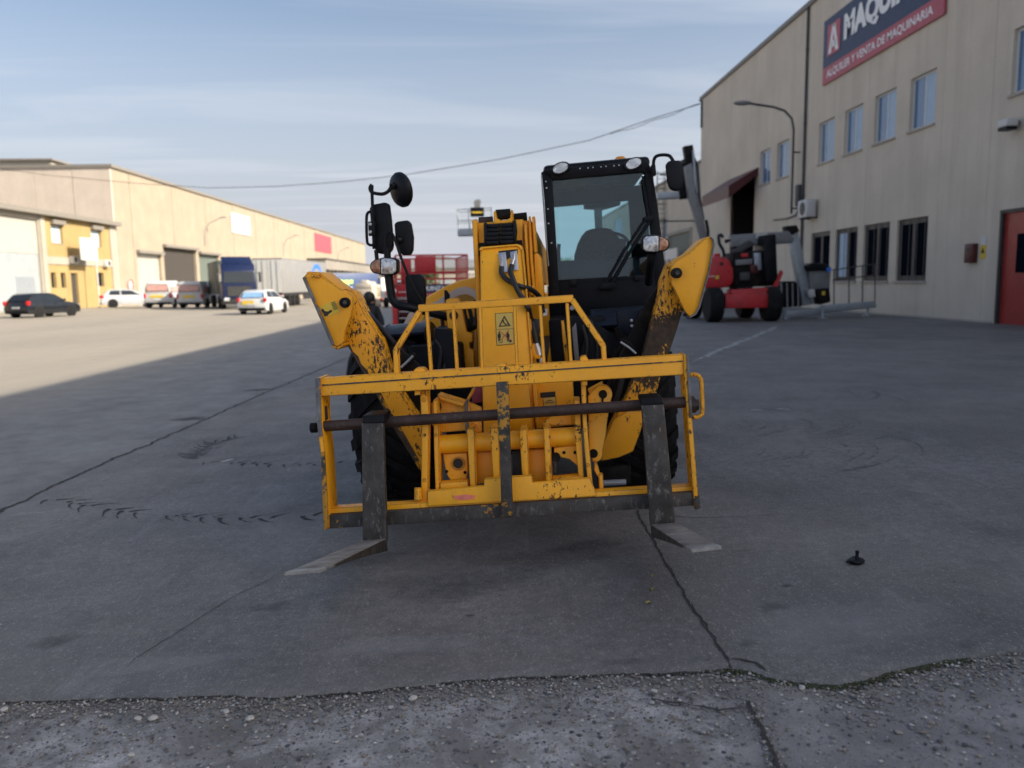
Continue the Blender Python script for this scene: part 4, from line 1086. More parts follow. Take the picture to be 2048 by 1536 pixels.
# ---- overhead cable from the hall corner to the cream warehouse
cz = [(0,12.55),(.04,11.95),(.096,10.95),(.18,10.25),(.282,9.72),(.361,9.58),(.45,9.65),(.541,9.98),(.65,10.9),(.8,12.4),(.9,13.6)]
d = MB(); d.tube([(13.55-69.6*t, 52.3+35.6*t, z) for t, z in cz], .024, 6)
d.tube([(13.55-69.6*t, 52.28+35.6*t, z+.03+.05*math.sin(t*200)) for t, z in [(i*.0045, 12.55+(10.95-12.55)*min(1, i*.0045/.096)-(.15*math.sin(min(1, i*.0045/.096)*math.pi))) for i in range(18)]], .02, 6)
d.build('overhead_cable', M['black_s'], None, label='black overhead cable sagging across the yard from the tall hall', cat='cable')
d = MB(); d.tube([(XR-.06,51.9,11.0),(XR-.06,51.9,12.6),(XR-.06,52.35,12.75)], .06, 8); d.build('cable_pipe', M['black'], hall)

# ================================================================== the telehandler
MO = Vector((.21, 5.65, gz(.21, 5.65)))
MM = Matrix.Translation(MO) @ Matrix.Rotation(rad(-5.4), 4, 'Z') @ Matrix.Rotation(rad(-3.65), 4, 'Y')
MI = MM.inverted()
tele = empty('telehandler', label='yellow telehandler with pallet forks and folded stabiliser legs, black cab at its side', cat='telehandler')
tele.matrix_world = MM
CL = MI @ CAM
MI3 = MI.to_3x3()
def P(px, py, Y):
    """point of the machine seen at a photo pixel, at depth Y along the machine's own axis"""
    d = MI3 @ ray(px, py)
    return CL + d*((Y-CL.y)/d.y)
def plane_fn(pa, pb):
    a, b = P(*pa), P(*pb); n = Vector((1,0,0)).cross(b-a)
    def fn(px, py):
        d = MI3 @ ray(px, py); return (CL+d*((a-CL).dot(n)/d.dot(n))).y
    return fn
cY = plane_fn((1010,745,-1.40), (1010,1030,-1.555))
def cP(px, py, dy=0): return P(px, py, cY(px, py)+dy)
def slab(name, pts, depth, m, Y=None, dy=0, bevel=0, parent=None, mb=None, ext=None, **k):
    """plate whose front outline is given, with its real thickness behind it"""
    own = mb is None
    mb = mb or MB()
    if Y is None: q = [cP(p[0], p[1], dy) for p in pts]
    elif callable(Y): q = [P(p[0], p[1], Y(p[0], p[1])+dy) for p in pts]
    else: q = [P(p[0], p[1], (p[2] if len(p) > 2 else Y)+dy) for p in pts]
    mb.prism(q, ext or (0, depth, 0))
    if own: return mb.build(name, m, parent or tele, bevel=bevel, **k)
def tubeP(name, pts, r, m, Y=0, parent=None, seg=10, smooth=True):
    mb = MB(); mb.tube(smoothpath([P(p[0], p[1], p[2] if len(p) > 2 else Y) for p in pts]) if smooth else [P(p[0], p[1], p[2] if len(p) > 2 else Y) for p in pts], r, seg)
    return mb.build(name, m, parent or tele, smooth=True)
def smoothpath(p, n=5):
    if len(p) < 3: return p
    out_ = []
    for i in range(len(p)-1):
        a, b, c, d = p[max(i-1,0)], p[i], p[i+1], p[min(i+2,len(p)-1)]
        for k in range(n):
            t = k/n
            out_.append(.5*((2*b)+(c-a)*t+(2*a-5*b+4*c-d)*t*t+(3*b-a-3*c+d)*t**3))
    return out_+[p[-1]]
def disc(name, px, py, Y, r, depth, m, parent=None, seg=20, bevel=0, axis=(0,1,0)):
    mb = MB(); c = P(px, py, Y); ax = Vector(axis)
    mb.lathe([(0, r*.86), (.006, r), (depth, r)], c, ax, seg); return mb.build(name, m, parent or tele, smooth=True)
def bolt(px, py, Y, r, m, parent=None, name='bolt'):
    mb = MB(); mb.lathe([(-r*.5, r*.7), (-r*.35, r), (.004, r)], P(px, py, Y), (0,1,0), 8); return mb.build(name, m, parent or tele)

# ---- wheels
RT, WT, RX = .60, .42, .855
def make_wheel():
    t = MB(); w2 = WT/2
    t.lathe([(-w2*.80,.33),(-w2*.98,.40),(-w2,.50),(-w2*.92,.555),(-w2*.6,.575),(w2*.6,.575),(w2*.92,.555),(w2,.50),(w2*.98,.40),(w2*.80,.33)], (0,0,0), (1,0,0), 40)
    n = 21
    for k in range(n):
        for sd in (-1, 1):
            a0 = 2*math.pi*(k+.25*(sd+1))/n
            v = []
            for u, da, ww in ((.0, .0, .030), (.42, .13, .034), (.78, .24, .040), (1.0, .30, .040)):
                x = sd*w2*u*1.0; rb = .57 if u < .9 else .53
                for s_ in (-1, 1):
                    for r in (rb-.01, RT if u < .9 else RT-.035):
                        a = a0+da+s_*ww/.6
                        v.append((x, r*math.sin(a), r*math.cos(a)))
            f = []
            for i in range(3):
                o = i*4
                f += [(o+1,o+3,o+7,o+5),(o,o+1,o+5,o+4),(o+3,o+2,o+6,o+7)]
            f += [(0,2,3,1),(12,13,15,14)]
            t.add(v, f)
    tm = t.mesh('tyre'); tm.materials.append(M['rubber'])
    r = MB(); r.lathe([(-.15,.33),(-.13,.31),(-.02,.26),(.0,.12),(.05,.10),(.06,.0)], (0,0,0), (1,0,0), 32); r.lathe([(.0,.335),(.17,.335)], (-.15,0,0), (1,0,0), 32)
    rm = r.mesh('rim', smooth=True); rm.materials.append(M['yel'])
    return tm, rm
TM, RM = make_wheel()
for sx in (-1, 1):
    for yy in (0.0, 2.85):
        wh_ = empty('wheel', (sx*RX, yy, RT), 0 if sx > 0 else math.pi, tele)
        wh_.rotation_euler = (rad(11+40*yy), 0, 0 if sx > 0 else math.pi)
        link('tyre', TM, None, wh_); link('rim', RM, None, wh_)

# ---- chassis and axles
mb = MB(); mb.box(-.42, .42, -.22, 4.0, .42, .88); mb.build('chassis', M['dirty'], tele, bevel=.02)
mb = MB(); mb.cyl((-.66, 0, .58), (.66, 0, .58), .12, 14); mb.box(-.24, .24, -.2, .2, .40, .80); mb.build('front_axle', M['dirty'], tele, smooth=True)
mb = MB(); mb.cyl((-.74, 2.85, .58), (.74, 2.85, .58), .12, 14); mb.build('rear_axle', M['dirty'], tele, smooth=True)
mb = MB(); mb.prism([(-.72, 3.3, .55), (.72, 3.3, .55), (.72, 3.3, 1.35), (-.72, 3.3, 1.35)], (0, .75, 0)); mb.build('counterweight', M['yel'], tele, bevel=.06)
# black front frame behind the carriage
slab('front_frame', [(868,655),(905,660),(912,745),(1150,735),(1180,640),(1262,690),(1240,800),(1170,840),(1150,905),(905,915),(862,760)], .30, M['black'], Y=-.42, bevel=.012)
mb = MB(); mb.box(-.66, -.30, -.40, .9, .60, 1.12); mb.build('engine_bay_side', M['black'], tele, bevel=.02)
mb = MB(); mb.box(.28, .66, -.30, .34, .60, 1.22); mb.build('cab_step_box', M['black'], tele, bevel=.02)
slab('axle_guard', [(1192,935),(1262,930),(1262,968),(1196,972)], .2, M['dirty'], Y=-.55, bevel=.01)
tubeP('axle_hose', [(1204,966,-.75),(1252,964,-.75)], .018, M['galv'], smooth=False)
# ---- fenders over the front tyres
def fender(sx, a0, a1, x0, x1):
    mb = MB(); n = 18; R0, R1 = .655, .635; v = []
    for i in range(n+1):
        a = rad(a0+(a1-a0)*i/n)
        for x, r in ((x0, R0), (x1, R0), (x1, R1), (x0, R1)):
            v.append((sx*x, -r*math.cos(a), RT+r*math.sin(a)))
    f = [(i*4+k, i*4+(k+1) % 4, i*4+4+(k+1) % 4, i*4+4+k) for i in range(n) for k in range(4)]+[(0,1,2,3),(n*4+3,n*4+2,n*4+1,n*4)]
    mb.add(v, f)
    # inner skirt
    m2 = MB(); v = [(sx*(x0-.012), 0, RT+.25)]
    for i in range(n+1):
        a = rad(a0+(a1-a0)*i/n); v.append((sx*(x0-.012), -R0*math.cos(a), RT+R0*math.sin(a)))
    m2.prism(v, (sx*.012, 0, 0))
    o = mb.build('fender', M['fender'], tele, smooth=True); m2.build('fender_skirt', M['fender'], o)
    return o
fl_ = fender(-1, 66, 160, .58, 1.03)
mb = MB(); v = [(-.87, -.660*math.cos(rad(a)), RT+.660*math.sin(rad(a))) for a in range(66, 156, 8)]
mb.tube(v, .006, 6); mb.build('fender_seam', M['galv'], fl_, smooth=True)
fr_ = fender(1, 58, 160, .58, 1.04)
for a, b in ((1263,641),(1264,652)): bolt(a, b, -.56, .010, M['zinc'], fr_)
slab('fender_bracket', [(1234,622),(1290,615),(1292,640),(1272,668),(1250,672),(1236,660)], .12, M['fender'], Y=-.52, bevel=.015)

# ---- engine hood with pale swoosh, seen on the photo's left of the boom
hY = .75
slab('engine_hood', [(800,668),(826,622),(852,594),(890,572),(921,560),(951,554),(990,553),(990,700),(800,700)], 2.3, M['yel_clean'], Y=hY, bevel=.03)
def band(name, top, bot, m, Y=hY, dy=-.010, th=.008, parent=None):
    return slab(name, top+bot[::-1], th, m, Y=Y, dy=dy, parent=parent)
band('hood_stripe', [(852,613),(875,601),(892,589),(912,577),(930,573),(945,577),(957,587)], [(852,623),(880,612),(897,601),(917,591),(933,588),(947,594),(957,606)], M['hoodwhite'])
band('hood_stripe', [(852,624.5),(880,613.5),(898,602.5),(918,592.5),(934,589.5),(948,596),(957,608)], [(845,640),(890,622),(905,606),(922,600),(936,600),(948,610),(955,625)], M['ochre'])
band('hood_stripe', [(805,652),(817,628),(827,618),(836,612)], [(811,655),(824,636),(836,624),(843,618)], M['hoodwhite'])
slab('hood_mirror', [(888,580),(893,580),(899,590),(900,604),(895,611),(889,612)], .03, M['plastic'], Y=.62, bevel=.006)
slab('hood_panel', [(828,655),(850,640),(878,632),(893,640),(893,690),(828,690)], .3, M['yel_clean'], Y=.42, bevel=.02)
band('hood_panel_line', [(835,646),(858,634),(885,626)], [(835,650),(858,639),(885,631)], M['hoodwhite'], Y=.42)

# ---- boom: outer section, inner head, gooseneck nose
mb = MB()
c0 = P(955, 447, -.28); c1 = P(1064, 440, -.28); c2 = P(1070, 560, -.28); c3 = P(958, 568, -.28)
mb.hexa([c3, c2, c2+Vector((0,4.0,-.05)), c3+Vector((0,4.0,-.05))], [c0, c1, c1+Vector((0,4.0,-.05)), c0+Vector((0,4.0,-.05))])
mb.build('boom', M['yel'], tele, bevel=.015)
slab('boom_cheek', [(944,441),(952,437),(955,447),(956,500),(960,560),(962,640),(966,745),(957,745),(954,640),(948,520)], .10, M['yel'], Y=-.36, bevel=.004)
slab('boom_head_plate', [(955,446),(1046,438),(1046,500),(1036,488),(958,494)], .06, M['yel'], Y=-.33, bevel=.005)
slab('boom_top_lug', [(987,424),(991,421),(994,436),(1002,440),(1012,440),(1020,436),(1022,419),(1025,420),(1026,445),(988,448)], .10, M['yel'], Y=-.36, bevel=.003)
mb = MB(); mb.cyl(P(992,430,-.30), P(1021,428,-.30), .035, 14); mb.build('boom_top_roller', M['dirty'], tele, smooth=True)
mb = MB(); mb.cyl(P(958,443,-.24), P(986,441,-.24), .028, 12); mb.build('rusty_roller', M['shaft'], tele, smooth=True)
mb = MB(); mb.cyl(P(1027,437,-.24), P(1054,434,-.24), .032, 12); mb.build('boom_roller', M['dirty'], tele, smooth=True)
for pts, yy in (([(1048,448),(1053,447),(1058,530),(1064,600),(1058,600),(1051,500)], -.36), ([(1057,434),(1060,431),(1066,520),(1074,610),(1068,612),(1060,520)], -.33), ([(1064,434),(1069,432),(1074,505),(1068,506)], -.30), ([(1073,506),(1078,508),(1083,516),(1089,598),(1072,600),(1068,508)], -.30)):
    slab('boom_side_plate', pts, .16, M['yel'], Y=yy, bevel=.003)
slab('boom_recess', [(1036,492),(1051,500),(1068,600),(1050,602)], .05, M['black'], Y=-.285)
slab('boom_plug', [(1058,580),(1066,577),(1070,588),(1062,592)], .03, M['yel'], Y=-.38, bevel=.004)
# energy chain: two columns of links
for ci in range(2):
    for ri in range(5):
        x0 = 972+ci*28; y0 = 448+ri*8.4-ci*1.5
        slab('chain_link', [(x0,y0,-.37-.012*ri),(x0+26,y0-1,-.37-.012*ri),(x0+26.5,y0+6.8,-.37-.012*ri),(x0,y0+7.6,-.37-.012*ri)], .06, M['plastic'], Y=0, bevel=.006)
slab('chain_side', [(967,446),(972,444),(975,470),(971,490),(968,486)], .07, M['plastic'], Y=-.39, bevel=.004)
slab('chain_side', [(1026,441),(1031,439),(1034,462),(1031,488),(1026,486)], .07, M['plastic'], Y=-.39, bevel=.004)
slab('chain_back', [(958,486),(1044,480),(1046,505),(958,512)], .05, M['black'], Y=-.335)
# nose
nY = plane_fn((1000,492,-.46), (1010,865,-1.08))
slab('boom_nose', [(960,498),(966,496),(1032,490.5),(1040,493),(1044,500),(1050,577),(1063,728),(1070,862),(967,870),(963,740),(961,621)], .20, M['yel'], Y=nY, bevel=.012, seg=3)
slab('nose_rim', [(957,500),(961,494),(1034,488),(1043,491),(1047,499),(1043,501),(1038,495),(1033,492),(966,498),(962,502)], .05, M['yel'], Y=nY, dy=-.012, bevel=.003)
slab('nose_rim', [(1043,501),(1047,499),(1054,577),(1066,728),(1062,728),(1050,577)], .05, M['yel_mid'], Y=nY, dy=-.012, bevel=.003)
slab('nose_slot', [(997,502),(1035,498),(1036,506),(1012,520),(1012,528),(1008,528),(998,508)], .02, M['black_s'], Y=nY, dy=-.003)
for q in ([(996,506),(1011,504),(1016,543),(1002,545)], [(1020,504),(1034,501),(1037,539),(1024,542)]):
    hp = slab('hose_plate', q, .012, M['zinc'], Y=nY, dy=-.014, bevel=.002)
    cx_ = sum(a for a, b in q)/4; cy_ = sum(b for a, b in q)/4
    bolt(cx_-2, cy_-15, nY(0,cy_-15)-.016, .011, M['galv'], hp); bolt(cx_+3, cy_+13, nY(0,cy_+13)-.016, .009, M['dgrey'], hp)
for q in ([(1003,512),(1005,522),(1003,534)], [(1029,508),(1028,518),(1024,530)]):
    mb = MB(); mb.tube([P(a, b, nY(a,b)-.035) for a, b in q], [.010,.012,.015], 10); mb.build('hose_fitting', M['zinc'], tele, smooth=True)
tubeP('hydraulic_hose', [(1003,532,nY(1003,532)-.03),(1003,545,nY(1003,545)-.03),(1010,556,nY(1010,556)-.03),(1024,566,nY(1024,566)-.03),(1042,573,nY(1042,573)-.03),(1060,578,-.58),(1074,588,-.50),(1082,600,-.46),(1086,625,-.44)], .0165, M['hose'])
tubeP('hydraulic_hose', [(1024,530,nY(1024,530)-.03),(1021,543,nY(1021,543)-.05),(1025,556,nY(1025,556)-.06),(1033,576,nY(1033,576)-.05),(1041,590,nY(1041,590)-.03),(1049,603,nY(1049,603)-.03),(1057,618,nY(1057,618)-.02),(1062,640,-.58),(1068,665,-.62),(1073,688,-.66)], .0165, M['hose'])
slab('hose_cover', [(1062,636),(1080,640),(1080,660),(1074,692),(1066,690)], .06, M['hose'], Y=-.58, bevel=.012)
mb = MB(); mb.tube([P(1072,688,-.66), P(1076,700,-.67), P(1079,712,-.68)], [.018,.022,.018], 10); mb.build('hose_coupling', M['zinc'], tele, smooth=True)
mb = MB(); mb.tube([P(1081,716,-.68), P(1084,730,-.70)], .014, 8); mb.build('hose_coupling', M['zinc'], tele, smooth=True)
slab('hose_bracket', [(1062,690),(1068,686),(1072,708),(1082,713),(1080,718),(1068,718),(1063,708)], .04, M['yel'], Y=-.70, bevel=.003)
slab('nose_flange', [(1052,600),(1056,600),(1062,640),(1072,730),(1066,730),(1056,650)], .12, M['yel'], Y=-.62, bevel=.003)
slab('lower_nose_plate', [(1068,765),(1146,759),(1150,850),(1072,858)], .22, M['yel'], Y=-1.0, bevel=.006)
slab('nose_seam', [(1017,768),(1058,765),(1066,860),(1018,862)], .02, M['yel'], Y=-1.13, bevel=.002)
slab('nose_edge', [(1064,764),(1073,763),(1082,856),(1072,857)], .10, M['yel'], Y=-1.10, bevel=.004)
# warning label on the nose
def decal(name, pts, m, Yf, dy, parent, th=.002): return slab(name, pts, th, m, Y=Yf, dy=dy, parent=parent)
wl = decal('warning_label', [(990,626.5),(1025.5,624.5),(1028.5,688),(993.5,691)], M['black_s'], nY, -.0035, tele)
decal('label_face', [(991,627.5),(1024.7,625.5),(1027.5,687),(994.3,690)], simple('label_yellow', (.60,.42,.09), .5, var=.05), nY, -.006, wl)
decal('label_line', [(992.6,658.5),(1026,657),(1026,657.7),(992.6,659.2)], M['black_s'], nY, -.0075, wl)
mb = MB()
tri = [(1008.5,631),(1021.5,652),(997,653.5)]; tin = [(1008.6,635.6),(1017.8,650.4),(1000.6,651.3)]
for i in range(3):
    j = (i+1) % 3
    slab('', [tri[i], tri[j], tin[j], tin[i]], .002, None, Y=nY, dy=-.0078, mb=mb)
slab('', [(1004.5,641),(1007,640),(1009.5,646),(1013.5,648.5),(1012.5,649.4),(1007.5,647)], .002, None, Y=nY, dy=-.0078, mb=mb)
slab('', [(1014.2,644),(1015.2,644),(1015.6,649.6),(1009,650),(1009,649.2),(1014.6,648.8)], .002, None, Y=nY, dy=-.0078, mb=mb)
mb.build('warning_triangle', M['black_s'], wl)
mb = MB()
for ox in (0, 17.5):
    slab('', [(996.6+ox,664.6),(998+ox,663),(999.6+ox,664.4),(999.2+ox,667),(1001.4+ox,668),(1001.8+ox,675),(1000.6+ox,675.2),(1000.4+ox,682.5),(998.9+ox,682.6),(998.6+ox,677),(998+ox,677),(998+ox,682.8),(996.6+ox,682.8),(996.2+ox,675),(995.2+ox,674.6),(995.4+ox,668.4),(997+ox,667)], .002, None, Y=nY, dy=-.0078, mb=mb)
slab('', [(998,685),(1004,684.6),(1004,679),(1005,679),(1005,685.7),(998,686)], .002, None, Y=nY, dy=-.0078, mb=mb)
slab('', [(1017,684.5),(1023.5,684),(1023,680),(1020,678.5),(1019.5,681.5)], .002, None, Y=nY, dy=-.0078, mb=mb)
mb.build('pictogram', M['black_s'], wl)
mb = MB()
slab('', [(997.5,661.5),(998.4,661),(1022,680),(1021.2,680.8)], .002, None, Y=nY, dy=-.0092, mb=mb)
slab('', [(1017.8,659.6),(1018.7,660.2),(1002,680.4),(1001.2,679.8)], .002, None, Y=nY, dy=-.0105, mb=mb)
mb.build('red_cross', M['tail'], wl)
l2 = decal('small_label', [(1085,795),(1112,793),(1113,812),(1087,814)], M['black_s'], -1.0, -.004, tele)
decal('label_face', [(1086,796),(1111,794),(1112,811.2),(1088,813)], bpy.data.materials['label_yellow'], -1.0, -.0065, l2)
mb = MB(); slab('', [(1089,805),(1099,799),(1109,803.6),(1099,801)], .002, None, Y=-1.0, dy=-.0085, mb=mb); slab('', [(1090,805.6),(1108,804.2),(1108,805.2),(1090,806.6)], .002, None, Y=-1.0, dy=-.0085, mb=mb); mb.build('pictogram', M['black_s'], l2)
decal('dark_slot', [(1080.5,785.5),(1110.5,783),(1111,793),(1081,795.5)], M['black_s'], -1.0, -.004, tele)
# tower plate with pin at the boom's left side, strip and dark hoses
slab('lift_plate', [(891,600),(900,596),(916,596),(921,602),(926,626),(933,664),(945,667),(945,683),(938,686),(939,697),(947,700),(950,748),(918,748),(904,714),(896,666)], .05, M['yel'], Y=-.30, bevel=.005)
disc('pin', 907, 631, -.315, .030, .05, M['shaft'])
slab('lift_arm', [(947,668),(953,660),(957,745),(946,745)], .10, M['ochre'], Y=-.26, bevel=.004)
for pts in ([(926,604,-.2),(930,630,-.2),(936,655,-.2)], [(936,610,-.18),(942,630,-.18),(944,655,-.18)], [(884,632,-.1),(886,652,-.1),(890,662,-.1)], [(950,600,-.24),(953,620,-.24),(950,650,-.24)]): tubeP('hose', pts, .014, M['hose'])
slab('valve_block', [(927,640),(944,636),(950,660),(934,668)], .2, M['dirty'], Y=-.15, bevel=.01)
slab('cylinder_bracket', [(1102,670),(1126,671),(1134,732),(1092,734)], .3, M['yel'], Y=-.28, bevel=.006)
slab('bracket_fin', [(1122,642),(1128,641),(1132,672),(1140,736),(1132,737),(1125,680)], .05, M['yel_mid'], Y=-.36, bevel=.003)
slab('grey_strut', [(1144,657),(1152,646),(1159,722),(1150,728)], .05, M['grey'], Y=-.46, bevel=.003)
slab('white_tag', [(1087,618),(1095,617),(1094,631),(1086,632)], .004, M['white_s'], Y=-.20)
disc('ball_knob', 1144, 616, .06, .018, .03, M['galv'])
disc('round_cap', 1112, 655, -.05, .05, .05, M['dirty'])
slab('red_block', [(942,777),(964,775),(964,805),(944,808)], .1, M['pink'], Y=-.46, bevel=.01)

# ---- stabilisers
sl = slab('stabiliser_leg', [(676,580),(692,577),(707,584),(715,597),(726,622),(763,680),(780,745),(799,784),(830,830),(846,858),(846,945),(838,938),(788,857),(753,790),(730,751),(690,684),(672,650)], .17, M['yel_leg'], Y=-.93, bevel=.007)
for lg, pp in ((sl, [(692,686),(700,690),(706,704),(716,712),(722,728),(735,741),(739,752),(756,777),(764,790),(778,818),(786,830),(800,852),(812,874),(826,898),(838,920),(838,938),(788,857),(753,790),(730,751)]),):
    slab('scraped_edge', pp, .004, M['scrape'], Y=-.93, dy=-.0025, parent=lg)
pad = slab('stabiliser_pad', [(607,554),(613,547),(630,546),(661,565),(681,579),(694,583),(704,592),(707,603),(705,616),(701,632),(689,666),(688,684),(674,694),(664,688)], .035, M['yel'], Y=-1.07, bevel=.004)
slab('pad_sole', [(604,556),(609,552),(668,689),(663,692)], .30, M['edge'], Y=-1.09, bevel=.004, parent=pad)
slab('pad_rear_plate', [(607,554),(613,547),(630,546),(661,565),(681,579),(700,592),(701,632),(688,684),(674,694),(664,688)], .03, M['yel'], Y=-.80, bevel=.004, parent=pad)
slab('pad_flange', [(612,545),(618,543),(639,545),(662,564),(683,579),(680,583),(660,569),(637,550),(616,549)], .26, M['yel'], Y=-1.06, bevel=.003, parent=pad)
slab('pad_foot_end', [(664,688),(674,694),(689,684),(687,692),(674,700),(662,692)], .26, M['yel_worn'], Y=-1.06, bevel=.003, parent=pad)
for a, b in ((625,552),(632,552),(638,553)): bolt(a, b, -1.08, .010, M['yel_mid'], pad)
disc('pin', 688, 605.5, -1.105, .030, .05, M['dirty'], pad); disc('pin_head', 689, 605, -1.112, .012, .01, M['dgrey'], pad)
# pinch-hazard sticker with a boot
st = slab('hazard_sticker', [(640,613),(669,600.5),(679.5,624),(650.5,635)], .002, M['yel_s'], Y=-1.07, dy=-.003, parent=pad)
mb = MB()
slab('', [(643,618),(646.5,617.5),(649,622),(656,623),(662,619),(664.5,622.5),(657,628.5),(655,632),(648.5,632.5),(647,627),(643,622)], .002, None, Y=-1.07, dy=-.0055, mb=mb); mb.build('boot_mark', M['black_s'], st)
mb = MB()
for k in range(3):
    for q in range(6):
        a = 662+q*1.0+k*2.8; b = 605.2+q*2.7-k*1.1
        slab('', [(a,b),(a+1.6,b-.7),(a+2.3,b+.9),(a+.7,b+1.6)], .002, None, Y=-1.07, dy=-.0055, mb=mb)
mb.build('sticker_print', M['dgrey'], st, kind='stuff')
slab('leg_guard', [(726,618),(734,622),(762,652),(790,687),(820,716),(852,742),(856,800),(830,832),(799,784),(780,745),(763,680)], .05, M['dirty'], Y=-.80, bevel=.006)
slab('leg_guard_edge', [(728,619),(734,621),(790,686),(787,690)], .06, M['fender'], Y=-.83, bevel=.003)
tubeP('leg_cylinder', [(757,668,-.70),(800,730,-.70),(846,790,-.68)], .055, M['dirty'], smooth=False)
slab('leg_clamp', [(800,730),(826,705),(832,712),(822,728),(806,740)], .04, M['dirty'], Y=-.88, bevel=.004)
tubeP('pipe', [(802,735,-.9),(815,723,-.9),(826,712,-.9)], .008, M['galv'], smooth=False)
sr = slab('stabiliser_leg', [(1336,528),(1352,519),(1372,540),(1376,600),(1362,633),(1354,660),(1337,710),(1321,754),(1312,792),(1292,829),(1281,863),(1266,903),(1238,915),(1203,922),(1205,895),(1222,855),(1232,835),(1251,797),(1269,754),(1287,712),(1304,647),(1317,595),(1323,560)], .17, M['yel_heavy'], Y=-.93, bevel=.007)
slab('leg_plate', [(1203,922),(1205,890),(1228,838),(1255,822),(1290,822),(1281,863),(1266,903),(1238,915)], .02, M['yel_mid'], Y=-.955, bevel=.004, parent=sr)
pad2 = slab('stabiliser_pad', [(1342,534),(1352,522),(1377,508),(1408,479),(1421,475),(1427,481),(1428,491),(1417,543),(1398,614),(1391,628),(1380,633),(1371,624),(1343,566)], .035, M['yel'], Y=-1.07, bevel=.004)
slab('pad_sole', [(1421,473),(1428,478),(1430,490),(1420,543),(1401,614),(1393,629),(1380,637),(1382,632),(1391,626),(1398,612),(1417,541),(1426,490),(1425,481)], .30, M['edge'], Y=-1.09, bevel=.003, parent=pad2)
slab('pad_rear_plate', [(1342,534),(1352,522),(1377,508),(1408,479),(1421,475),(1428,491),(1417,543),(1398,614),(1380,633),(1371,624)], .03, M['yel'], Y=-.80, bevel=.004, parent=pad2)
slab('pad_flange', [(1342,532),(1352,520),(1377,506),(1407,477),(1420,472),(1423,476),(1409,481),(1379,511),(1354,524),(1345,536)], .26, M['yel_mid'], Y=-1.06, bevel=.003, parent=pad2)
disc('pin', 1354, 546, -1.105, .030, .05, M['dirty'], pad2); disc('pin_head', 1355, 546, -1.112, .012, .01, M['dgrey'], pad2)
slab('leg_guard', [(1320,566),(1294,602),(1283,627),(1258,676),(1242,714),(1225,770),(1232,835),(1269,754),(1287,712),(1304,647),(1317,595)], .05, M['dirty'], Y=-.80, bevel=.006)
tubeP('leg_cylinder', [(1300,625,-.70),(1262,700,-.70),(1222,790,-.68)], .055, M['dirty'], smooth=False)
tubeP('coil_hose', [(1246,755,-.88),(1238,785,-.88),(1228,815,-.88)], .018, M['hose'])
slab('leg_clamp', [(1240,676),(1262,684),(1272,700),(1250,694)], .04, M['dirty'], Y=-.88, bevel=.004)
tubeP('pipe', [(1241,684,-.9),(1258,695,-.9),(1272,707,-.9)], .007, M['galv'], smooth=False)
tubeP('strut', [(1233,655,-.62),(1246,690,-.62),(1222,728,-.62)], .02, M['dirty'], smooth=False)

# ---- fork carriage
carriage = tele
slab('carriage_top_bar', [(642,757),(1368,709.5),(1368,747),(1366,750),(642,793)], .085, M['yel_worn'], dy=0, bevel=.018, seg=3)
slab('top_bar_ridge', [(644,769),(1366,721),(1366,723.5),(644,772)], .01, M['steel_y'], dy=-.0035)
slab('carriage_side_plate', [(631,757),(641,756),(642,800),(643,842),(647,880),(650,905),(655,985),(658,1057),(649,1061),(645,985),(641,905),(637,875),(634,842),(632,800)], .17, M['yel_mid'], dy=-.01, bevel=.003)
slab('side_plate_edge', [(630,757),(640.5,756),(641.5,800),(642,842),(645,872),(637,875),(633,842),(631,800)], .012, M['edge'], dy=-.023, bevel=.003)
slab('side_plate_edge', [(641,905),(648.5,903),(653.5,985),(656,1057),(648,1061),(644,985)], .012, M['steel_y'], dy=-.023, bevel=.003)
slab('side_plate_slot', [(649,812),(654,812),(656,838),(651,842)], .004, M['black_s'], dy=.05)
slab('carriage_side_plate', [(1367,708),(1376,712),(1378,750),(1381,800),(1388,880),(1394,960),(1399,1016),(1389,1019),(1384,960),(1378,880),(1372,800),(1368,750)], .17, M['yel_worn'], dy=-.01, bevel=.003)
slab('side_plate_edge', [(1373,709),(1378,713),(1380,750),(1385,835),(1379,836),(1375,750)], .012, M['edge'], dy=-.023, bevel=.003)
slab('plate_corner', [(1388,1000),(1399,990),(1402,1017),(1391,1020)], .012, M['steel_y'], dy=-.024, bevel=.003)
slab('carriage_bottom_bar', [(651,1031),(1398,984),(1400,1011),(655,1058)], .095, M['steel_y2'], dy=0, bevel=.004)
slab('bottom_ledge', [(656,1017),(1396,971),(1397,983),(656,1031)], .07, M['yel_mid'], dy=.035, bevel=.004)
slab('lower_apron', [(855,982),(968,972),(968,958),(1002,955),(1024,953.5),(1064,951),(1065,966),(1180,956),(1193,988),(1193,993),(855,1013)], .03, M['yel_mid'], dy=.024, bevel=.004)
slab('pink_paint_mark', [(908,992),(930,989),(951,991),(948,998),(926,1000),(910,999)], .0015, simple('pink_spray', (.75,.20,.13), .6, var=.2, scale=30), dy=.0215)
slab('centre_bar', [(992,765),(1016,763.5),(1019,840),(1021,900),(1026,1031),(1003,1033),(999,900),(995,840)], .03, M['steel_y'], dy=-.055, bevel=.004)
mb = MB(); mb.cyl(cP(640,853,.035), cP(1388,803,.035), .030, 20); mb.build('fork_shaft', M['shaft'], tele, smooth=True)
mb = MB(); mb.cyl(cP(622,856,.035), cP(634,855,.035), .028, 8); mb.build('shaft_nut', M['dirty'], tele)
mb = MB(); mb.cyl(cP(1381,811,.035), cP(1391,810,.035), .040, 14); mb.cyl(cP(1391,810,.035), cP(1397,810,.035), .030, 8); mb.build('shaft_nut', M['shaft'], tele)
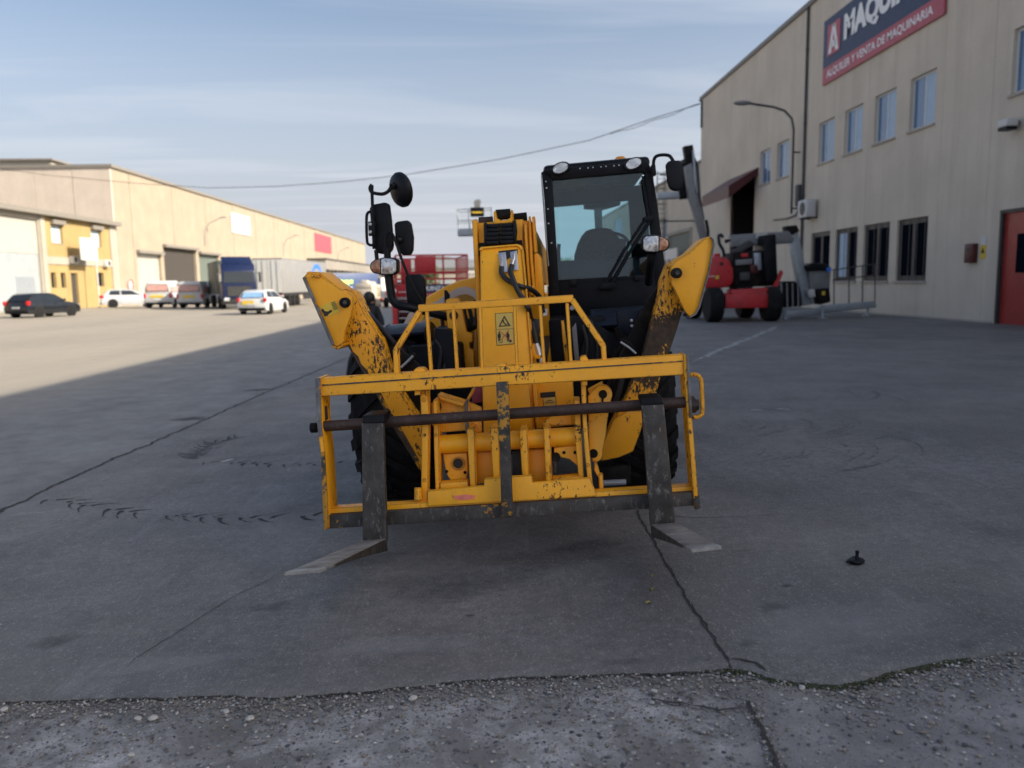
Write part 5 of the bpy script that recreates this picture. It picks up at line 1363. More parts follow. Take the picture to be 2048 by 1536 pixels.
mb = MB(); mb.tube(smoothpath([cP(a, b, .03) for a, b in ((1380,750),(1391,749),(1400,755),(1403,768),(1405,820),(1402,830),(1395,834),(1384,835))]), .0115, 10); mb.build('pull_handle', M['yel_worn'], tele, smooth=True)
# upright members and pivot housing between top and bottom
for q, dd, dp in (([(840,782),(856,780),(857,805),(858,850),(855,1010),(842,1011),(843,850)], .072, .07), ([(1162,763),(1172,762),(1174,842),(1180,910),(1188,992),(1178,993),(1170,910),(1165,842)], .072, .07),
                  ([(866,800),(874,800),(877,860),(879,982),(871,983),(868,900)], .10, .14), ([(1148,800),(1160,800),(1168,960),(1158,962),(1150,880)], .10, .14)):
    slab('carriage_upright', q, dp, M['yel_mid'], dy=dd, bevel=.004)
mb = MB(); mb.cyl(cP(878,889,.17), cP(1160,872,.17), .052, 22); mb.build('pivot_tube', M['yel'], tele, smooth=True)
for q in ([(933,858),(948,857),(952,975),(940,978)], [(979,856),(997,855),(1000,958),(986,958)], [(1038,860),(1054,858),(1058,952),(1044,954)], [(1086,856),(1100,855),(1104,966),(1092,968)]):
    slab('pivot_lug', q, .16, M['yel_mid'], dy=.085, bevel=.006)
slab('back_plate', [(948,905),(986,903),(988,962),(952,970)], .03, M['yel'], dy=.20, bevel=.003)
slab('back_plate', [(1056,900),(1090,898),(1094,966),(1058,968)], .03, M['yel'], dy=.20, bevel=.003)
slab('black_gap', [(1024,905),(1042,903),(1044,955),(1026,958)], .03, M['black_s'], dy=.22)
slab('left_pin_box', [(886,908),(934,905),(936,940),(932,962),(920,970),(904,966),(894,950),(890,935)], .05, M['yel_mid'], dy=.17, bevel=.004)
disc('pin_hole', 916, 927, cY(916,927)+.155, .029, .02, M['black_s'])
mb = MB(); c = P(916, 927, cY(916,927)+.158); mb.tube([c+Vector((.033*math.cos(a), 0, .033*math.sin(a))) for a in [2*math.pi*i/24 for i in range(24)]], .006, 6, True); mb.build('hole_ring', M['yel_worn'], tele, smooth=True)
slab('box_floor', [(880,966),(935,962),(937,978),(880,983)], .06, M['yel'], dy=.10, bevel=.004)
slab('right_guard_plate', [(1108,895),(1156,890),(1160,935),(1150,928),(1138,918),(1122,915),(1108,918)], .02, M['yel_mid'], dy=.16, bevel=.003)
slab('right_floor', [(1104,958),(1160,952),(1164,962),(1106,968)], .08, M['yel_mid'], dy=.10, bevel=.003)
disc('dark_knob', 1112, 917, cY(1112,917)+.12, .024, .05, M['dirty'])
tubeP('latch_pin', [(1110,924,-1.44),(1110,945,-1.44)], .010, M['shaft'], smooth=False)
slab('gusset', [(862,806),(884,797),(898,800),(940,812),(946,860),(874,866),(864,850)], .02, M['yel_worn'], dy=.19, bevel=.003)
slab('gusset_flange', [(874,789),(930,806),(926,814),(880,800)], .12, M['yel_mid'], dy=.15, bevel=.003)
slab('gusset', [(935,803),(963,815),(964,866),(940,866)], .02, M['yel_worn'], dy=.21, bevel=.003)
slab('gusset_rib', [(929,804),(934,802),(937,866),(931,867)], .10, M['edge'], dy=.16, bevel=.002)
slab('oval_slot', [(876,806),(881,806),(883,815),(880,823),(875,820)], .01, M['black_s'], dy=.182)
slab('nose_side_rib', [(944,778),(950,776),(936,804),(930,803)], .1, M['yel_mid'], dy=.25, bevel=.003)
slab('gusset', [(1084,852),(1086,845),(1118,820),(1140,800),(1146,850)], .02, M['yel_worn'], dy=.22, bevel=.003)
# tilt link on the right
lk = []
for k in range(13): a = rad(200-k*20*1.0); lk.append((1205+20*math.cos(a), 789-20*math.sin(a)))
slab('tilt_link', [(1176,793),(1184,782)]+[(1205+20*math.cos(rad(a)), 789-20*math.sin(rad(a))) for a in range(150, -50, -20)]+[(1215,840),(1212,870)]+[(1189+17*math.cos(rad(a)), 908-17*math.sin(rad(a))) for a in range(20, -120, -20)]+[(1178,900)], .03, M['yel_worn'], dy=.13, bevel=.004)
disc('pin', 1206, 789, cY(1206,789)+.118, .023, .03, M['dirty']); disc('pin', 1187, 908, cY(1187,908)+.118, .024, .03, M['dirty'])
slab('link_keeper', [(1203,796),(1208,796),(1206,806),(1203,803)], .01, M['dirty'], dy=.122, bevel=.001)
slab('link_flange', [(1176,782),(1206,766),(1208,771),(1178,788)], .10, M['yel_mid'], dy=.15, bevel=.003)
slab('stop_block', [(826,742),(832,736),(846,735),(852,740),(853,752),(826,754)], .06, M['yel'], dy=.03, bevel=.004)
slab('stop_block', [(1160,716),(1164,712),(1172,711),(1178,722),(1186,723),(1160,727)], .05, M['yel'], dy=.03, bevel=.004)
slab('stop_block', [(990,732),(1000,727),(1012,727),(1014,735),(990,738)], .05, M['yel'], dy=.02, bevel=.003)
slab('bar_tab', [(829,781),(841,780),(841,790),(829,791)], .04, M['yel'], dy=.03, bevel=.003)
slab('bar_tab', [(1163,762),(1175,761),(1175,771),(1163,772)], .04, M['yel'], dy=.03, bevel=.003)
mb = MB(); mb.cyl(cP(836,975,.05), cP(836,1000,.05), .02, 10); mb.build('hinge_pin', M['yel_mid'], tele, smooth=True)
slab('hook_plate', [(1190,920),(1196,932),(1201,950),(1196,955),(1188,940)], .05, M['yel'], dy=.12, bevel=.003)
slab('side_roller', [(1197,949),(1206,948),(1208,975),(1204,982),(1198,980)], .05, M['yel_mid'], dy=.10, bevel=.008)

for a, b, dy_ in ((848,800,.068),(849,870,.068),(849,960,.068),(1169,860,.068),(1176,930,.068),(872,870,.096),(1155,880,.096),(1180,975,.068)): bolt(a, b, cY(a,b)+dy_, .010, M['yel_worn'])
for a, b in ((893,943),(930,945),(1128,905),(1150,905),(870,975),(1140,972)): bolt(a, b, cY(a,b)+.155, .009, M['dirty'])
for pts in ([(862,700,-.35),(880,690,-.4),(890,720,-.4),(884,760,-.45)], [(870,680,-.42),(882,700,-.42),(878,740,-.43)], [(1090,740,-.55),(1105,770,-.6),(1120,800,-.8)], [(1165,650,-.44),(1175,690,-.46),(1170,740,-.46)], [(1180,640,-.44),(1195,690,-.46),(1190,760,-.46)]): tubeP('hose', pts, .013, M['hose'])
# ---- forks
def fork(top, bl, side_sign):
    # top: shank outline, bl: blade corner pixels
    f = slab('fork', top, .045, M['steel'], dy=-.092, bevel=.005)
    heel_y = top[2][1]
    a, b, c, d = bl['heel_l'], bl['heel_r'], bl['tip_r'], bl['tip_l']
    hy = cY(a[0], a[1])-.092; ty = hy-1.06
    mid = .45
    A, B, C_, D_ = P(*a, hy+.03), P(*b, hy+.03), P(*c, ty), P(*d, ty)
    mbk = MB(); n = 6; tops = []; bots = []
    for i in range(n+1):
        t = i/n
        l = A.lerp(D_, t); r = B.lerp(C_, t)
        th = .070*(1-t)**1.3+.010*t
        dn = Vector((0, -.0, -th))
        tops.append((l, r)); bots.append((l+dn, r+dn))
    v = []
    for (l, r), (l2, r2) in zip(tops, bots): v += [l, r, r2, l2]
    fs = [(i*4+k, i*4+(k+1) % 4, i*4+4+(k+1) % 4, i*4+4+k) for i in range(n) for k in range(4)]+[(0,1,2,3),(n*4+3,n*4+2,n*4+1,n*4)]
    mbk.add(v, fs)
    mbk.build('fork_blade', M['blade'], f, bevel=.003)
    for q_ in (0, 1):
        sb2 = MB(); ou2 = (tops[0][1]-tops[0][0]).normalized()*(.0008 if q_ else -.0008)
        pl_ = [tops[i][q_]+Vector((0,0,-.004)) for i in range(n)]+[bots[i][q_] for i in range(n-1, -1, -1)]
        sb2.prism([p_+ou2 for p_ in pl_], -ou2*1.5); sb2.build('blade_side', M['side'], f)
    tb = MB(); (l, r), (l2, r2) = tops[n], bots[n]
    e_ = (A-D_).normalized()*.07; up = Vector((0,0,.0015)); ou = -(A-D_).normalized()*.0015
    tb.hexa([l2+ou, r2+ou, r2+e_, l2+e_], [l+ou+up, r+ou+up, r+e_+up, l+e_+up]); tb.build('fork_tip', M['tip'], f)
    return f
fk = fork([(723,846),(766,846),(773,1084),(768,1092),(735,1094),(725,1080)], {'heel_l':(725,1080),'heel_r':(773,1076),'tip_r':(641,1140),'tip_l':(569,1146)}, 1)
slab('fork_hook', [(725,831),(768,829),(769,847),(724,848)], .17, M['black'], dy=-.094, bevel=.008, parent=fk)
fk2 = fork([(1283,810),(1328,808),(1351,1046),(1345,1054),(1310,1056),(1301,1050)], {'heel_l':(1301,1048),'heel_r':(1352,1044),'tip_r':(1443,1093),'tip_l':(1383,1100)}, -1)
slab('fork_hook', [(1281,797),(1325,794.5),(1328,810),(1283,812)], .17, M['black'], dy=-.094, bevel=.008, parent=fk2)

# ---- load guard on top of the carriage
def gbar(a, b, wpx, dep=.04, m='yel_mid'):
    d = Vector((b[0]-a[0], b[1]-a[1], 0)).normalized(); n = Vector((-d.y, d.x, 0))*wpx/2
    slab('guard_bar', [(a[0]+n.x, a[1]+n.y), (b[0]+n.x, b[1]+n.y), (b[0]-n.x, b[1]-n.y), (a[0]-n.x, a[1]-n.y)], dep, M[m], dy=.02, bevel=.004)
gbar((793,748), (791,698), 11); gbar((791,700), (839,622), 11)
gbar((836,617), (1147,597), 15, .05); gbar((1144,599), (1207,692), 12); gbar((1207,690), (1209,722), 10)
for (a, b), (c, d_), w_ in (((853,622),(862,746),7), ((906,618),(914,742),7), ((960,614),(964,738),7), ((1029,612),(1034,733),6.5), ((1080,610),(1088,728),7), ((1134,606),(1142,724),7)):
    gbar((a, b), (c, d_), w_, .022)

# ---- cab
CY, CR = .36, 1.78
def cabslab(name, pts, depth, m, Y=CY, bevel=.006, **k): return slab(name, pts, depth, M[m], Y=Y, bevel=bevel, **k)
cabslab('front_pillar', [(1082,345),(1090,340),(1103,346),(1105,362),(1117,560),(1124,640),(1102,640),(1096,560)], .09, 'black')
cabslab('front_pillar', [(1288,330),(1305,345),(1316,415),(1331,540),(1338,630),(1316,632),(1311,555),(1297,415)], .09, 'black')
cabslab('roof_front', [(1083,345),(1090,339),(1295,321),(1306,345),(1298,350),(1284,344),(1104,360),(1090,352)], .10, 'black')
a_, b_ = P(1086,341,CY+.02), P(1303,327,CY+.02)
mb = MB(); mb.box(a_.x, b_.x, CY+.105, CR-.07, a_.z-.03, a_.z+.05); mb.build('cab_roof', M['black'], tele, bevel=.03)
cabslab('dash_panel', [(1110,566),(1318,556),(1330,556),(1336,628),(1300,640),(1220,640),(1120,648)], .08, 'black', dy=.005)
cabslab('lower_window_rail', [(1112,560),(1314,549),(1315,560),(1114,572)], .06, 'black', dy=.012)
for a, b in ((1147,568),(1275,557)): cabslab('glass_clip', [(a-6,b-7),(a+6,b-8),(a+6,b+4),(a-6,b+5)], .02, 'plastic', dy=-.012, bevel=.003)
gl = slab('windscreen', [(1104,361),(1284,345),(1297,415),(1314,549),(1114,561)], .006, M['cabglass'], Y=CY, dy=.035)
# cab walls, rear frame and rear glass
ra, rb = P(1086,338,CR), P(1300,318,CR)
x0, x1 = P(1099,600,CY).x-.03, P(1332,600,CY).x+.0
zt = a_.z-.02; zb = P(1110,640,CY).z
def rP(px, py): return P(px, py, CR)
op_ = [rP(1107,415), rP(1256,403), rP(1257,520), rP(1112,528)]
ox0, ox1 = op_[0].x, op_[1].x; oz1 = op_[0].z; oz0 = rP(1112,520).z-.12
mb = MB(); mb.box(x0+.02, ox0, CR-.06, CR, zb-.2, zt); mb.build('rear_pillar', M['black'], tele)
mb = MB(); mb.box(ox1, x1-.02, CR-.06, CR, zb-.2, zt); mb.build('rear_pillar', M['black'], tele)
mb = MB(); mb.box(ox0, ox1, CR-.06, CR, oz1, zt); mb.build('rear_header', M['black'], tele)
mb = MB(); mb.box(ox0, ox1, CR-.06, CR, zb-.2, oz0); mb.build('rear_panel', M['black'], tele)
mb = MB(); mb.box(ox0, ox1, CR-.035, CR-.029, oz0, oz1); mb.build('rear_window', M['cabglass'], tele)
mb = MB(); mb.box(x0+.06, x1-.06, CY+.12, CR-.06, zb-.22, zb-.16); mb.build('cab_floor', M['dirty'], tele)
mb = MB(); mb.box(x0+.02, x0+.05, CY+.1, CR-.06, zb-.2, zb+.25); mb.build('cab_side_panel', M['black'], tele)
mb = MB(); mb.box(x1-.05, x1-.02, CY+.1, CR-.06, zb-.2, zb+.10); mb.build('cab_side_panel', M['black'], tele)
mb = MB(); mb.box(x0+.03, x0+.036, CY+.1, CR-.06, zb+.25, zt); mb.build('side_window', M['cabglass'], tele)
mb = MB(); mb.box(x1-.036, x1-.03, CY+.1, CR-.06, zb+.10, zt); mb.build('side_window', M['cabglass'], tele)
# interior
mb = MB(); s0, s1 = P(1150,500,1.35), P(1252,500,1.35); sc_ = (s0.x+s1.x)/2
zseat = P(1190,545,1.2).z
def seatback():
    m_ = MB(); n = 10; v = []
    top = P(1195,455,1.35).z; bot = zseat-.05
    prof = [(0,.20),(.25,.235),(.5,.225),(.72,.19),(.88,.15),(.97,.11),(1.0,.07)]
    for u, hw in prof:
        z = bot+(top-bot)*u
        for k in range(12):
            a = 2*math.pi*k/12
            v.append((sc_+hw*math.copysign(abs(math.cos(a))**.6, math.cos(a)), 1.42+.06*math.sin(a)+.10*u, z))
    f = [(i*12+k, i*12+(k+1) % 12, i*12+12+(k+1) % 12, i*12+12+k) for i in range(len(prof)-1) for k in range(12)]+[tuple(range(11,-1,-1)), tuple((len(prof)-1)*12+k for k in range(12))]
    m_.add(v, f); return m_
sb_ = seatback().build('seat_back', M['plastic'], tele, smooth=True)
mb = MB(); mb.box(sc_-.25, sc_+.25, .98, 1.42, zseat-.18, zseat-.04); mb.build('seat', M['plastic'], tele, bevel=.04)
mb = MB(); c = P(1198,490,.92); ax = Vector((0,-.55,.83)).normalized(); u = Vector((1,0,0)); v_ = ax.cross(u)
c = Vector((sc_+.02, .90, c.z))
mb.tube([c+(u*math.cos(a)+v_*math.sin(a))*.185 for a in [2*math.pi*i/28 for i in range(28)]], .013, 8, True)
for a in (0.3, 2.4, 4.5): mb.tube([c-ax*.03, c+(u*math.cos(a)+v_*math.sin(a))*.18], .010, 6)
mb.build('steering_wheel', M['plastic'], tele, smooth=True)
mb = MB(); mb.tube([c-ax*.03, c-ax*.5+Vector((0,-.1,0))], .03, 8); mb.build('steering_column', M['plastic'], tele, smooth=True)
slab('dashboard', [(1113,522),(1300,512),(1306,565),(1116,575)], .24, M['fender'], Y=.55, bevel=.04)
tubeP('control_lever', [(1118,540,1.2),(1117,500,1.2),(1118,488,1.2)], .016, M['plastic'], smooth=False)
mb = MB(); mb.cyl(P(1241,522,1.3), P(1246,478,1.3), .03, 8); mb.build('control_lever', M['plastic'], tele, smooth=True)
slab('armrest', [(1232,500),(1256,497),(1258,520),(1234,522)], .3, M['plastic'], Y=1.25, bevel=.02)
slab('rear_post', [(1188,413),(1204,412),(1205,470),(1191,471)], .05, M['fender'], Y=2.3, bevel=.004)
slab('rear_lamp_bar', [(1166,402),(1205,398),(1243,396),(1240,410),(1206,420),(1168,418)], .05, M['fender'], Y=2.3, bevel=.004)
# work lamps, beacon, wipers
for (a, b), lb in (((1121,336), 'l'), ((1267,327), 'r')):
    m_ = MB(); c = P(a, b, CY-.04)
    def ov(y, s): return [(c.x+.068*s*math.cos(t), y, c.z+.043*s*math.sin(t)+.012*s*math.cos(t)) for t in [2*math.pi*i/24 for i in range(24)]]
    m_.v = []; rings = [ov(c.y, 1), ov(c.y+.03, 1.05), ov(c.y+.08, .7), ov(c.y+.11, .3)]
    vv = [Vector(q) for r in rings for q in r]
    ff = [(i*24+k, i*24+(k+1) % 24, i*24+24+(k+1) % 24, i*24+24+k) for i in range(3) for k in range(24)]+[tuple(range(23,-1,-1)), tuple(72+k for k in range(24))]
    m_.add(vv, ff); wlamp = m_.build('work_lamp', M['plastic'], tele, smooth=True)
    m_ = MB(); m_.prism(ov(c.y-.008, .80), (0, .010, 0)); m_.build('lens', M['lens'], wlamp)
    m_ = MB(); m_.lathe([(0,.02),(.006,.02)], (c.x, c.y-.014, c.z), (0,1,0), 16); m_.build('bulb_shield', M['zinc'], wlamp)
    tubeP('lamp_bracket', [(a, b+6, CY+.04), (a, b+16, CY+.04)], .014, M['plastic'], smooth=False)
mb = MB(); c = P(1241,326,1.1); mb.lathe([(-.05,.055),(0,.06),(.03,.055),(.055,.03),(.06,.0)], (c.x, c.y, c.z-.005), (0,0,1), 20); mb.build('beacon', M['beacon'], tele, smooth=True)
tubeP('wiper_arm', [(1210,571,CY-.04),(1250,500,CY-.03),(1293,437,CY-.03)], .010, M['plastic'], smooth=False)
tubeP('wiper_arm', [(1222,571,CY-.04),(1262,500,CY-.03),(1303,438,CY-.03)], .012, M['plastic'], smooth=False)
slab('wiper_base', [(1196,578),(1204,566),(1228,564),(1232,574),(1222,580)], .05, M['plastic'], Y=CY-.05, bevel=.006)
slab('wiper_link', [(1287,434),(1300,430),(1308,434),(1306,441),(1292,442)], .02, M['plastic'], Y=CY-.045, bevel=.003)
tubeP('wiper_blade', [(1285,352,CY-.012),(1291,395,CY-.012),(1298,434,CY-.012)], .009, M['plastic'], smooth=False)
tubeP('door_edge', [(1083,350,CY-.012),(1088,400,CY-.012),(1094,500,CY-.012),(1097,532,CY-.012)], .005, M['galv'], smooth=False)
for a, b in ((1092,363),(1093,376),(1096,418),(1097,447),(1103,486)): bolt(a, b, CY-.001, .006, M['zinc'])
for k in range(7): bolt(1160+k*13+(k % 2)*3, 337-k*1.1, CY-.001, .005, M['zinc'])
# headlamps
def headlamp(px, flip):
    c = (px[0], px[1]); s = -1 if flip else 1
    o_ = [(c[0]+s*a, c[1]+b) for a, b in ((-26,-13),(-18,-18),(0,-19),(20,-14),(29,-7),(30,4),(24,13),(0,18),(-18,17),(-26,11))]
    hl = slab('headlamp', o_, .09, M['plastic'], Y=-.25, bevel=.010)
    i1 = [(c[0]+s*a, c[1]+b) for a, b in ((-23,-11),(-17,-15.5),(0,-16.5),(7,-15.5),(7,14.5),(0,15.5),(-17,14.5),(-23,10))]
    slab('lens', i1, .012, M['lens'], Y=-.25, dy=-.006, bevel=.003, parent=hl)
    i2 = [(c[0]+s*a, c[1]+b) for a, b in ((9,-15),(19,-12),(26.5,-6),(27,3.5),(22,11),(9,14))]
    slab('indicator_lens', i2, .012, M['lens_o'], Y=-.25, dy=-.006, bevel=.003, parent=hl)
    return hl
headlamp((1310,488), False); headlamp((769,533), True)
tubeP('headlamp_stalk', [(1304,506,-.2),(1302,530,-.15),(1298,565,.1)], .03, M['plastic'])
# left stalk with mirrors
tubeP('mirror_stalk', [(777,550,-.2),(781,580,-.2),(785,598,-.2),(795,609,-.2),(815,614,-.2),(850,622,-.15),(895,634,-.1)], .030, M['plastic'])
tubeP('mirror_pole', [(748,498,-.22),(746,440,-.22),(744,385,-.22),(744,370,-.22)], .011, M['plastic'], smooth=False)
tubeP('mirror_pole', [(754,520,-.22),(752,500,-.22)], .014, M['plastic'], smooth=False)
tubeP('mirror_pole', [(775,515,-.22),(774,495,-.22)], .024, M['plastic'], smooth=False)
tubeP('mirror_arm', [(744,369,-.22),(740,376,-.22),(743,384,-.22),(752,387,-.22),(766,388,-.22),(776,383,-.22),(781,376,-.22)], .012, M['plastic'])
tubeP('mirror_arm', [(771,497,-.24),(770,480,-.24),(774,468,-.24),(782,465,-.24),(788,474,-.24),(793,490,-.24)], .009, M['plastic'])
tubeP('mirror_rod', [(793,488,-.24),(802,515,-.24),(814,545,-.24),(830,580,-.24),(850,612,-.22)], .010, M['plastic'], smooth=False)
def mirror(px, depth, name='mirror', Y=-.2, dx=0.0, bev=.025):
    """housing whose glass faces back to the driver"""
    o = slab(name, px, depth, M['plastic'], Y=Y, bevel=bev, seg=3)
    q = [(sum(p[0] for p in px)/len(px)+(p[0]-sum(k[0] for k in px)/len(px))*.86, sum(p[1] for p in px)/len(px)+(p[1]-sum(k[1] for k in px)/len(px))*.9) for p in px]
    slab('mirror_glass', q, .004, M['chrome'], Y=Y, dy=depth, parent=o); return o
mirror([(738,416),(744,409),(770,404),(777,408),(781,440),(785,490),(783,500),(776,507),(758,508),(750,502),(743,470)], .07, 'large_mirror', -.19)
mirror([(788,448),(793,443),(815,440),(821,446),(826,475),(825,500),(820,510),(806,511),(798,504),(790,475)], .06, 'mirror', -.16)
mirror([(809,554),(814,549),(842,548),(848,556),(851,590),(849,612),(815,615),(812,590)], .06, 'mirror', -.16)
mirror([(1332,328),(1338,321),(1360,320),(1367,327),(1368,360),(1364,379),(1352,382),(1340,377),(1335,360)], .06, 'mirror', .15)
# round mirror: a tilted shallow bowl
mb = MB(); c = P(800,380,-.14); ax = Vector((-.72, -.62, -.16)).normalized()
mb.lathe([(-.035,.107),(-.02,.118),(.0,.118),(.02,.105),(.038,.07),(.046,.03),(.048,.001)], c, ax, 36); rm_ = mb.build('round_mirror', M['plastic'], tele, smooth=True)
mb = MB(); mb.cyl(P(783,374,-.2), P(791,370,-.17), .022, 10); mb.build('mirror_joint', M['plastic'], rm_, smooth=True)
tubeP('mirror_guard', [(749,491,-.24),(738,489,-.24),(734,480,-.24),(733,440,-.24),(735,427,-.24),(741,424,-.24),(745,432,-.24)], .010, M['plastic'])
slab('mirror_clamp', [(736,443),(749,442),(750,471),(737,472)], .03, M['plastic'], Y=-.26, bevel=.004)
for b in (448.5, 464): bolt(740.5, b, -.262, .011, M['zinc'])
tubeP('mirror_joint', [(793,480,-.2),(801,480,-.18)], .024, M['plastic'], smooth=False)
# right mirror arm from the cab roof
tubeP('mirror_arm', [(1307,345,.3),(1307,325,.28),(1311,314,.26),(1322,310,.24),(1337,311,.22),(1344,318,.2),(1351,332,.2)], .012, M['plastic'])
slab('arm_bracket', [(1302,330),(1311,328),(1313,350),(1306,352)], .06, M['plastic'], Y=.27, bevel=.006)
tubeP('mirror_joint', [(1352,328,.2),(1352,345,.17)], .020, M['plastic'], smooth=False)
# reflection-side mirror low inside the right door line
mirror([(1265,531),(1270,526),(1305,524),(1312,530),(1312,545),(1306,552),(1270,553),(1265,547)], .05, 'inner_mirror', .62, bev=.012)

# ================================================================== vehicles and machines in the yard
WHEELS = {}
def wheel_mesh(r, wd, truck=False):
    key = (r, wd, truck)
    if key not in WHEELS:
        t = MB(); t.lathe([(-wd/2, r*.62), (-wd/2, r*.92), (-wd*.38, r), (wd*.38, r), (wd/2, r*.92), (wd/2, r*.62)], (0,0,0), (1,0,0), 28)
        tm = t.mesh('tyre', smooth=True); tm.materials.append(M['rubber'])
        q = MB(); q.lathe([(wd*.30, r*.63), (wd*.46, r*.60), (wd*.40, r*.5), (wd*.28, r*.22), (wd*.46, r*.16), (wd*.46, .001)], (0,0,0), (1,0,0), 20)
        n = 5 if not truck else 8
        for k in range(n):
            a = 2*math.pi*k/n; c, s = math.cos(a), math.sin(a)
            q.add([(wd*.44, c*r*.15-s*r*.07, s*r*.15+c*r*.07), (wd*.44, c*r*.15+s*r*.07, s*r*.15-c*r*.07), (wd*.46, c*r*.58+s*r*.06, s*r*.58-c*r*.06), (wd*.46, c*r*.58-s*r*.06, s*r*.58+c*r*.06)], [(0,1,2,3)])
        rm = q.mesh('rim', smooth=False); rm.materials.append(M['rim'])
        WHEELS[key] = (tm, rm)
    return WHEELS[key]
def add_wheel(parent, x, y, r, wd, truck=False):
    tm, rm = wheel_mesh(r, wd, truck)
    w_ = empty('wheel', (x, y, r), 0 if x > 0 else math.pi, parent)
    link('tyre', tm, None, w_); link('rim', rm, None, w_)
def profile_body(mb, prof, hw, top_in=0.0, z_in=0):
    """side profile (y, z) swept across the width; points above z_in lean inwards by top_in per metre"""
    n = len(prof)
    v = []
    for sx in (-1, 1):
        for y, z in prof: v.append((sx*(hw-max(0, z-z_in)*top_in), y, z))
    f = [tuple(range(n)), tuple(range(2*n-1, n-1, -1))]+[((i+1) % n, i, i+n, (i+1) % n+n) for i in range(n)]
    mb.add(v, f)
def car(loc, rz, label, paint_m, kind='hatch', group=None, extra=None):
    """front faces local +Y"""
    t = empty({'hatch':'hatchback_car','van':'delivery_van'}[kind], loc, rz, label=label, cat={'hatch':'car','van':'van'}[kind], group=group)
    if kind == 'hatch':
        L, W_, H = 4.2, 1.76, 1.47
        body = [(-2.08,.30),(-2.12,.55),(-2.05,.92),(-1.9,.98),(.55,.98),(1.55,.86),(2.02,.70),(2.1,.45),(2.05,.25),(1.75,.22),(-1.8,.22)]
        house = [(-1.98,.97),(-1.62,1.36),(-1.35,1.45),(-.2,1.47),(.25,1.40),(1.05,.955)]
        lean = .42; wr = .32; fy, ry = 1.32, -1.28
        rearw = [(-1.93,1.03),(-1.68,1.31)]; frontw = [(.97,1.0),(.33,1.36)]
        sides = [[(-1.55,1.03),(-1.40,1.36),(-.72,1.38),(-.72,1.01)], [(-.64,1.01),(-.64,1.38),(.12,1.36),(.74,1.0)]]
    else:
        L, W_, H = 4.5, 1.85, 1.9
        body = [(-2.2,.32),(-2.25,.6),(-2.22,1.0),(.9,1.0),(1.7,.92),(2.12,.72),(2.2,.45),(2.15,.28),(1.8,.25),(-1.9,.25)]
        house = [(-2.22,.99),(-2.16,1.75),(-2.05,1.88),(.0,1.90),(.35,1.82),(1.25,.98)]
        lean = .16; wr = .33; fy, ry = 1.4, -1.35
        rearw = [(-2.20,1.15),(-2.165,1.65)]; frontw = [(1.16,1.04),(.44,1.76)]
        sides = [[(-.25,1.08),(-.25,1.70),(.20,1.72),(.86,1.06)]]
    hw = W_/2
    mb = MB(); profile_body(mb, body, hw, .10, .6); bd = mb.build('body', paint_m, t, bevel=.05)
    mb = MB(); profile_body(mb, house, hw-.06, lean, .97); cb = mb.build('cabin', paint_m, t, bevel=.04)
    def xs(z): return hw-.06-max(0, z-.97)*lean
    for nm, (a, b), sg in (('rear_window', rearw, -1), ('windscreen', frontw, 1)):
        m_ = MB(); n_ = Vector((0, (b[1]-a[1]), -(b[0]-a[0]))).normalized()
        if n_.y*sg < 0: n_ = -n_
        q = [Vector((-xs(a[1])*.90, *a)), Vector((xs(a[1])*.90, *a)), Vector((xs(b[1])*.88, *b)), Vector((-xs(b[1])*.88, *b))]
        # lift the pane just proud of the cabin
        h0 = house
        m_.prism([p_+n_*.012 for p_ in q], -n_*.03); m_.build(nm, M['carglass'], t)
    for s in sides:
        for sx in (-1, 1):
            m_ = MB(); m_.prism([(sx*(xs(z)+.006), y, z) for y, z in s], (-sx*.03, 0, 0)); m_.build('side_window', M['carglass'], t)
    for sx in (-1, 1):
        for y in (fy, ry):
            m_ = MB(); m_.lathe([(0, wr+.06), (.02, wr+.06)], (sx*(hw-.012), y, wr+.02), (sx,0,0), 22); m_.build('wheel_arch', M['black_s'], bd)
            add_wheel(t, sx*(hw-.075), y, wr, .2)
        m_ = MB(); zt_ = .78 if kind == 'hatch' else .8; yb = body[1][0]
        m_.box(sx*hw-.16 if sx > 0 else sx*hw+.0, sx*hw+.0 if sx > 0 else sx*hw+.16, yb-.02, yb+.22, zt_-(.02 if kind == 'hatch' else .1), zt_+.22); m_.build('tail_light', M['tail'], t, bevel=.03)
        m_ = MB(); yf = body[6][0] if kind == 'hatch' else body[5][0]
        m_.box(sx*hw-.36 if sx > 0 else sx*hw+.03, sx*hw-.03 if sx > 0 else sx*hw+.36, yf-.16, yf+.03, .58, .74); m_.build('headlight', M['lens'], t, bevel=.03)
        m_ = MB(); m_.ell((sx*(hw+.06), .72 if kind == 'hatch' else .85, 1.05), .09, .06, .07, 10, 6); m_.build('door_mirror', paint_m, t, smooth=True)
        m_ = MB(); m_.box(min(sx*(hw+.0), sx*(hw+.015)), max(sx*(hw+.0), sx*(hw+.015)), -.05, .12, .84, .87); m_.build('door_handle', M['black'], bd)
        for y in (-.70, .78):
            m_ = MB(); m_.box(min(sx*(hw-.003), sx*(hw+.003)), max(sx*(hw-.003), sx*(hw+.003)), y-.006, y+.006, .34, .93); m_.build('door_seam', M['black_s'], bd)
    m_ = MB(); m_.box(-hw*.9, hw*.9, body[0][0]-.06, body[0][0]+.1, .26, .42); m_.build('bumper', M['black'], t, bevel=.03)
    m_ = MB(); m_.box(-hw*.88, hw*.88, body[7][0]-.1, body[7][0]+.05, .24, .40); m_.build('bumper', M['black'], t, bevel=.03)
    m_ = MB(); m_.box(-.26, .26, body[1][0]-.025, body[1][0]+.0, .56, .67); m_.build('number_plate', M['white'], t)
    m_ = MB(); m_.box(-.26, .26, body[7][0]+.03, body[7][0]+.06, .40, .50); m_.build('number_plate', M['white'], t)
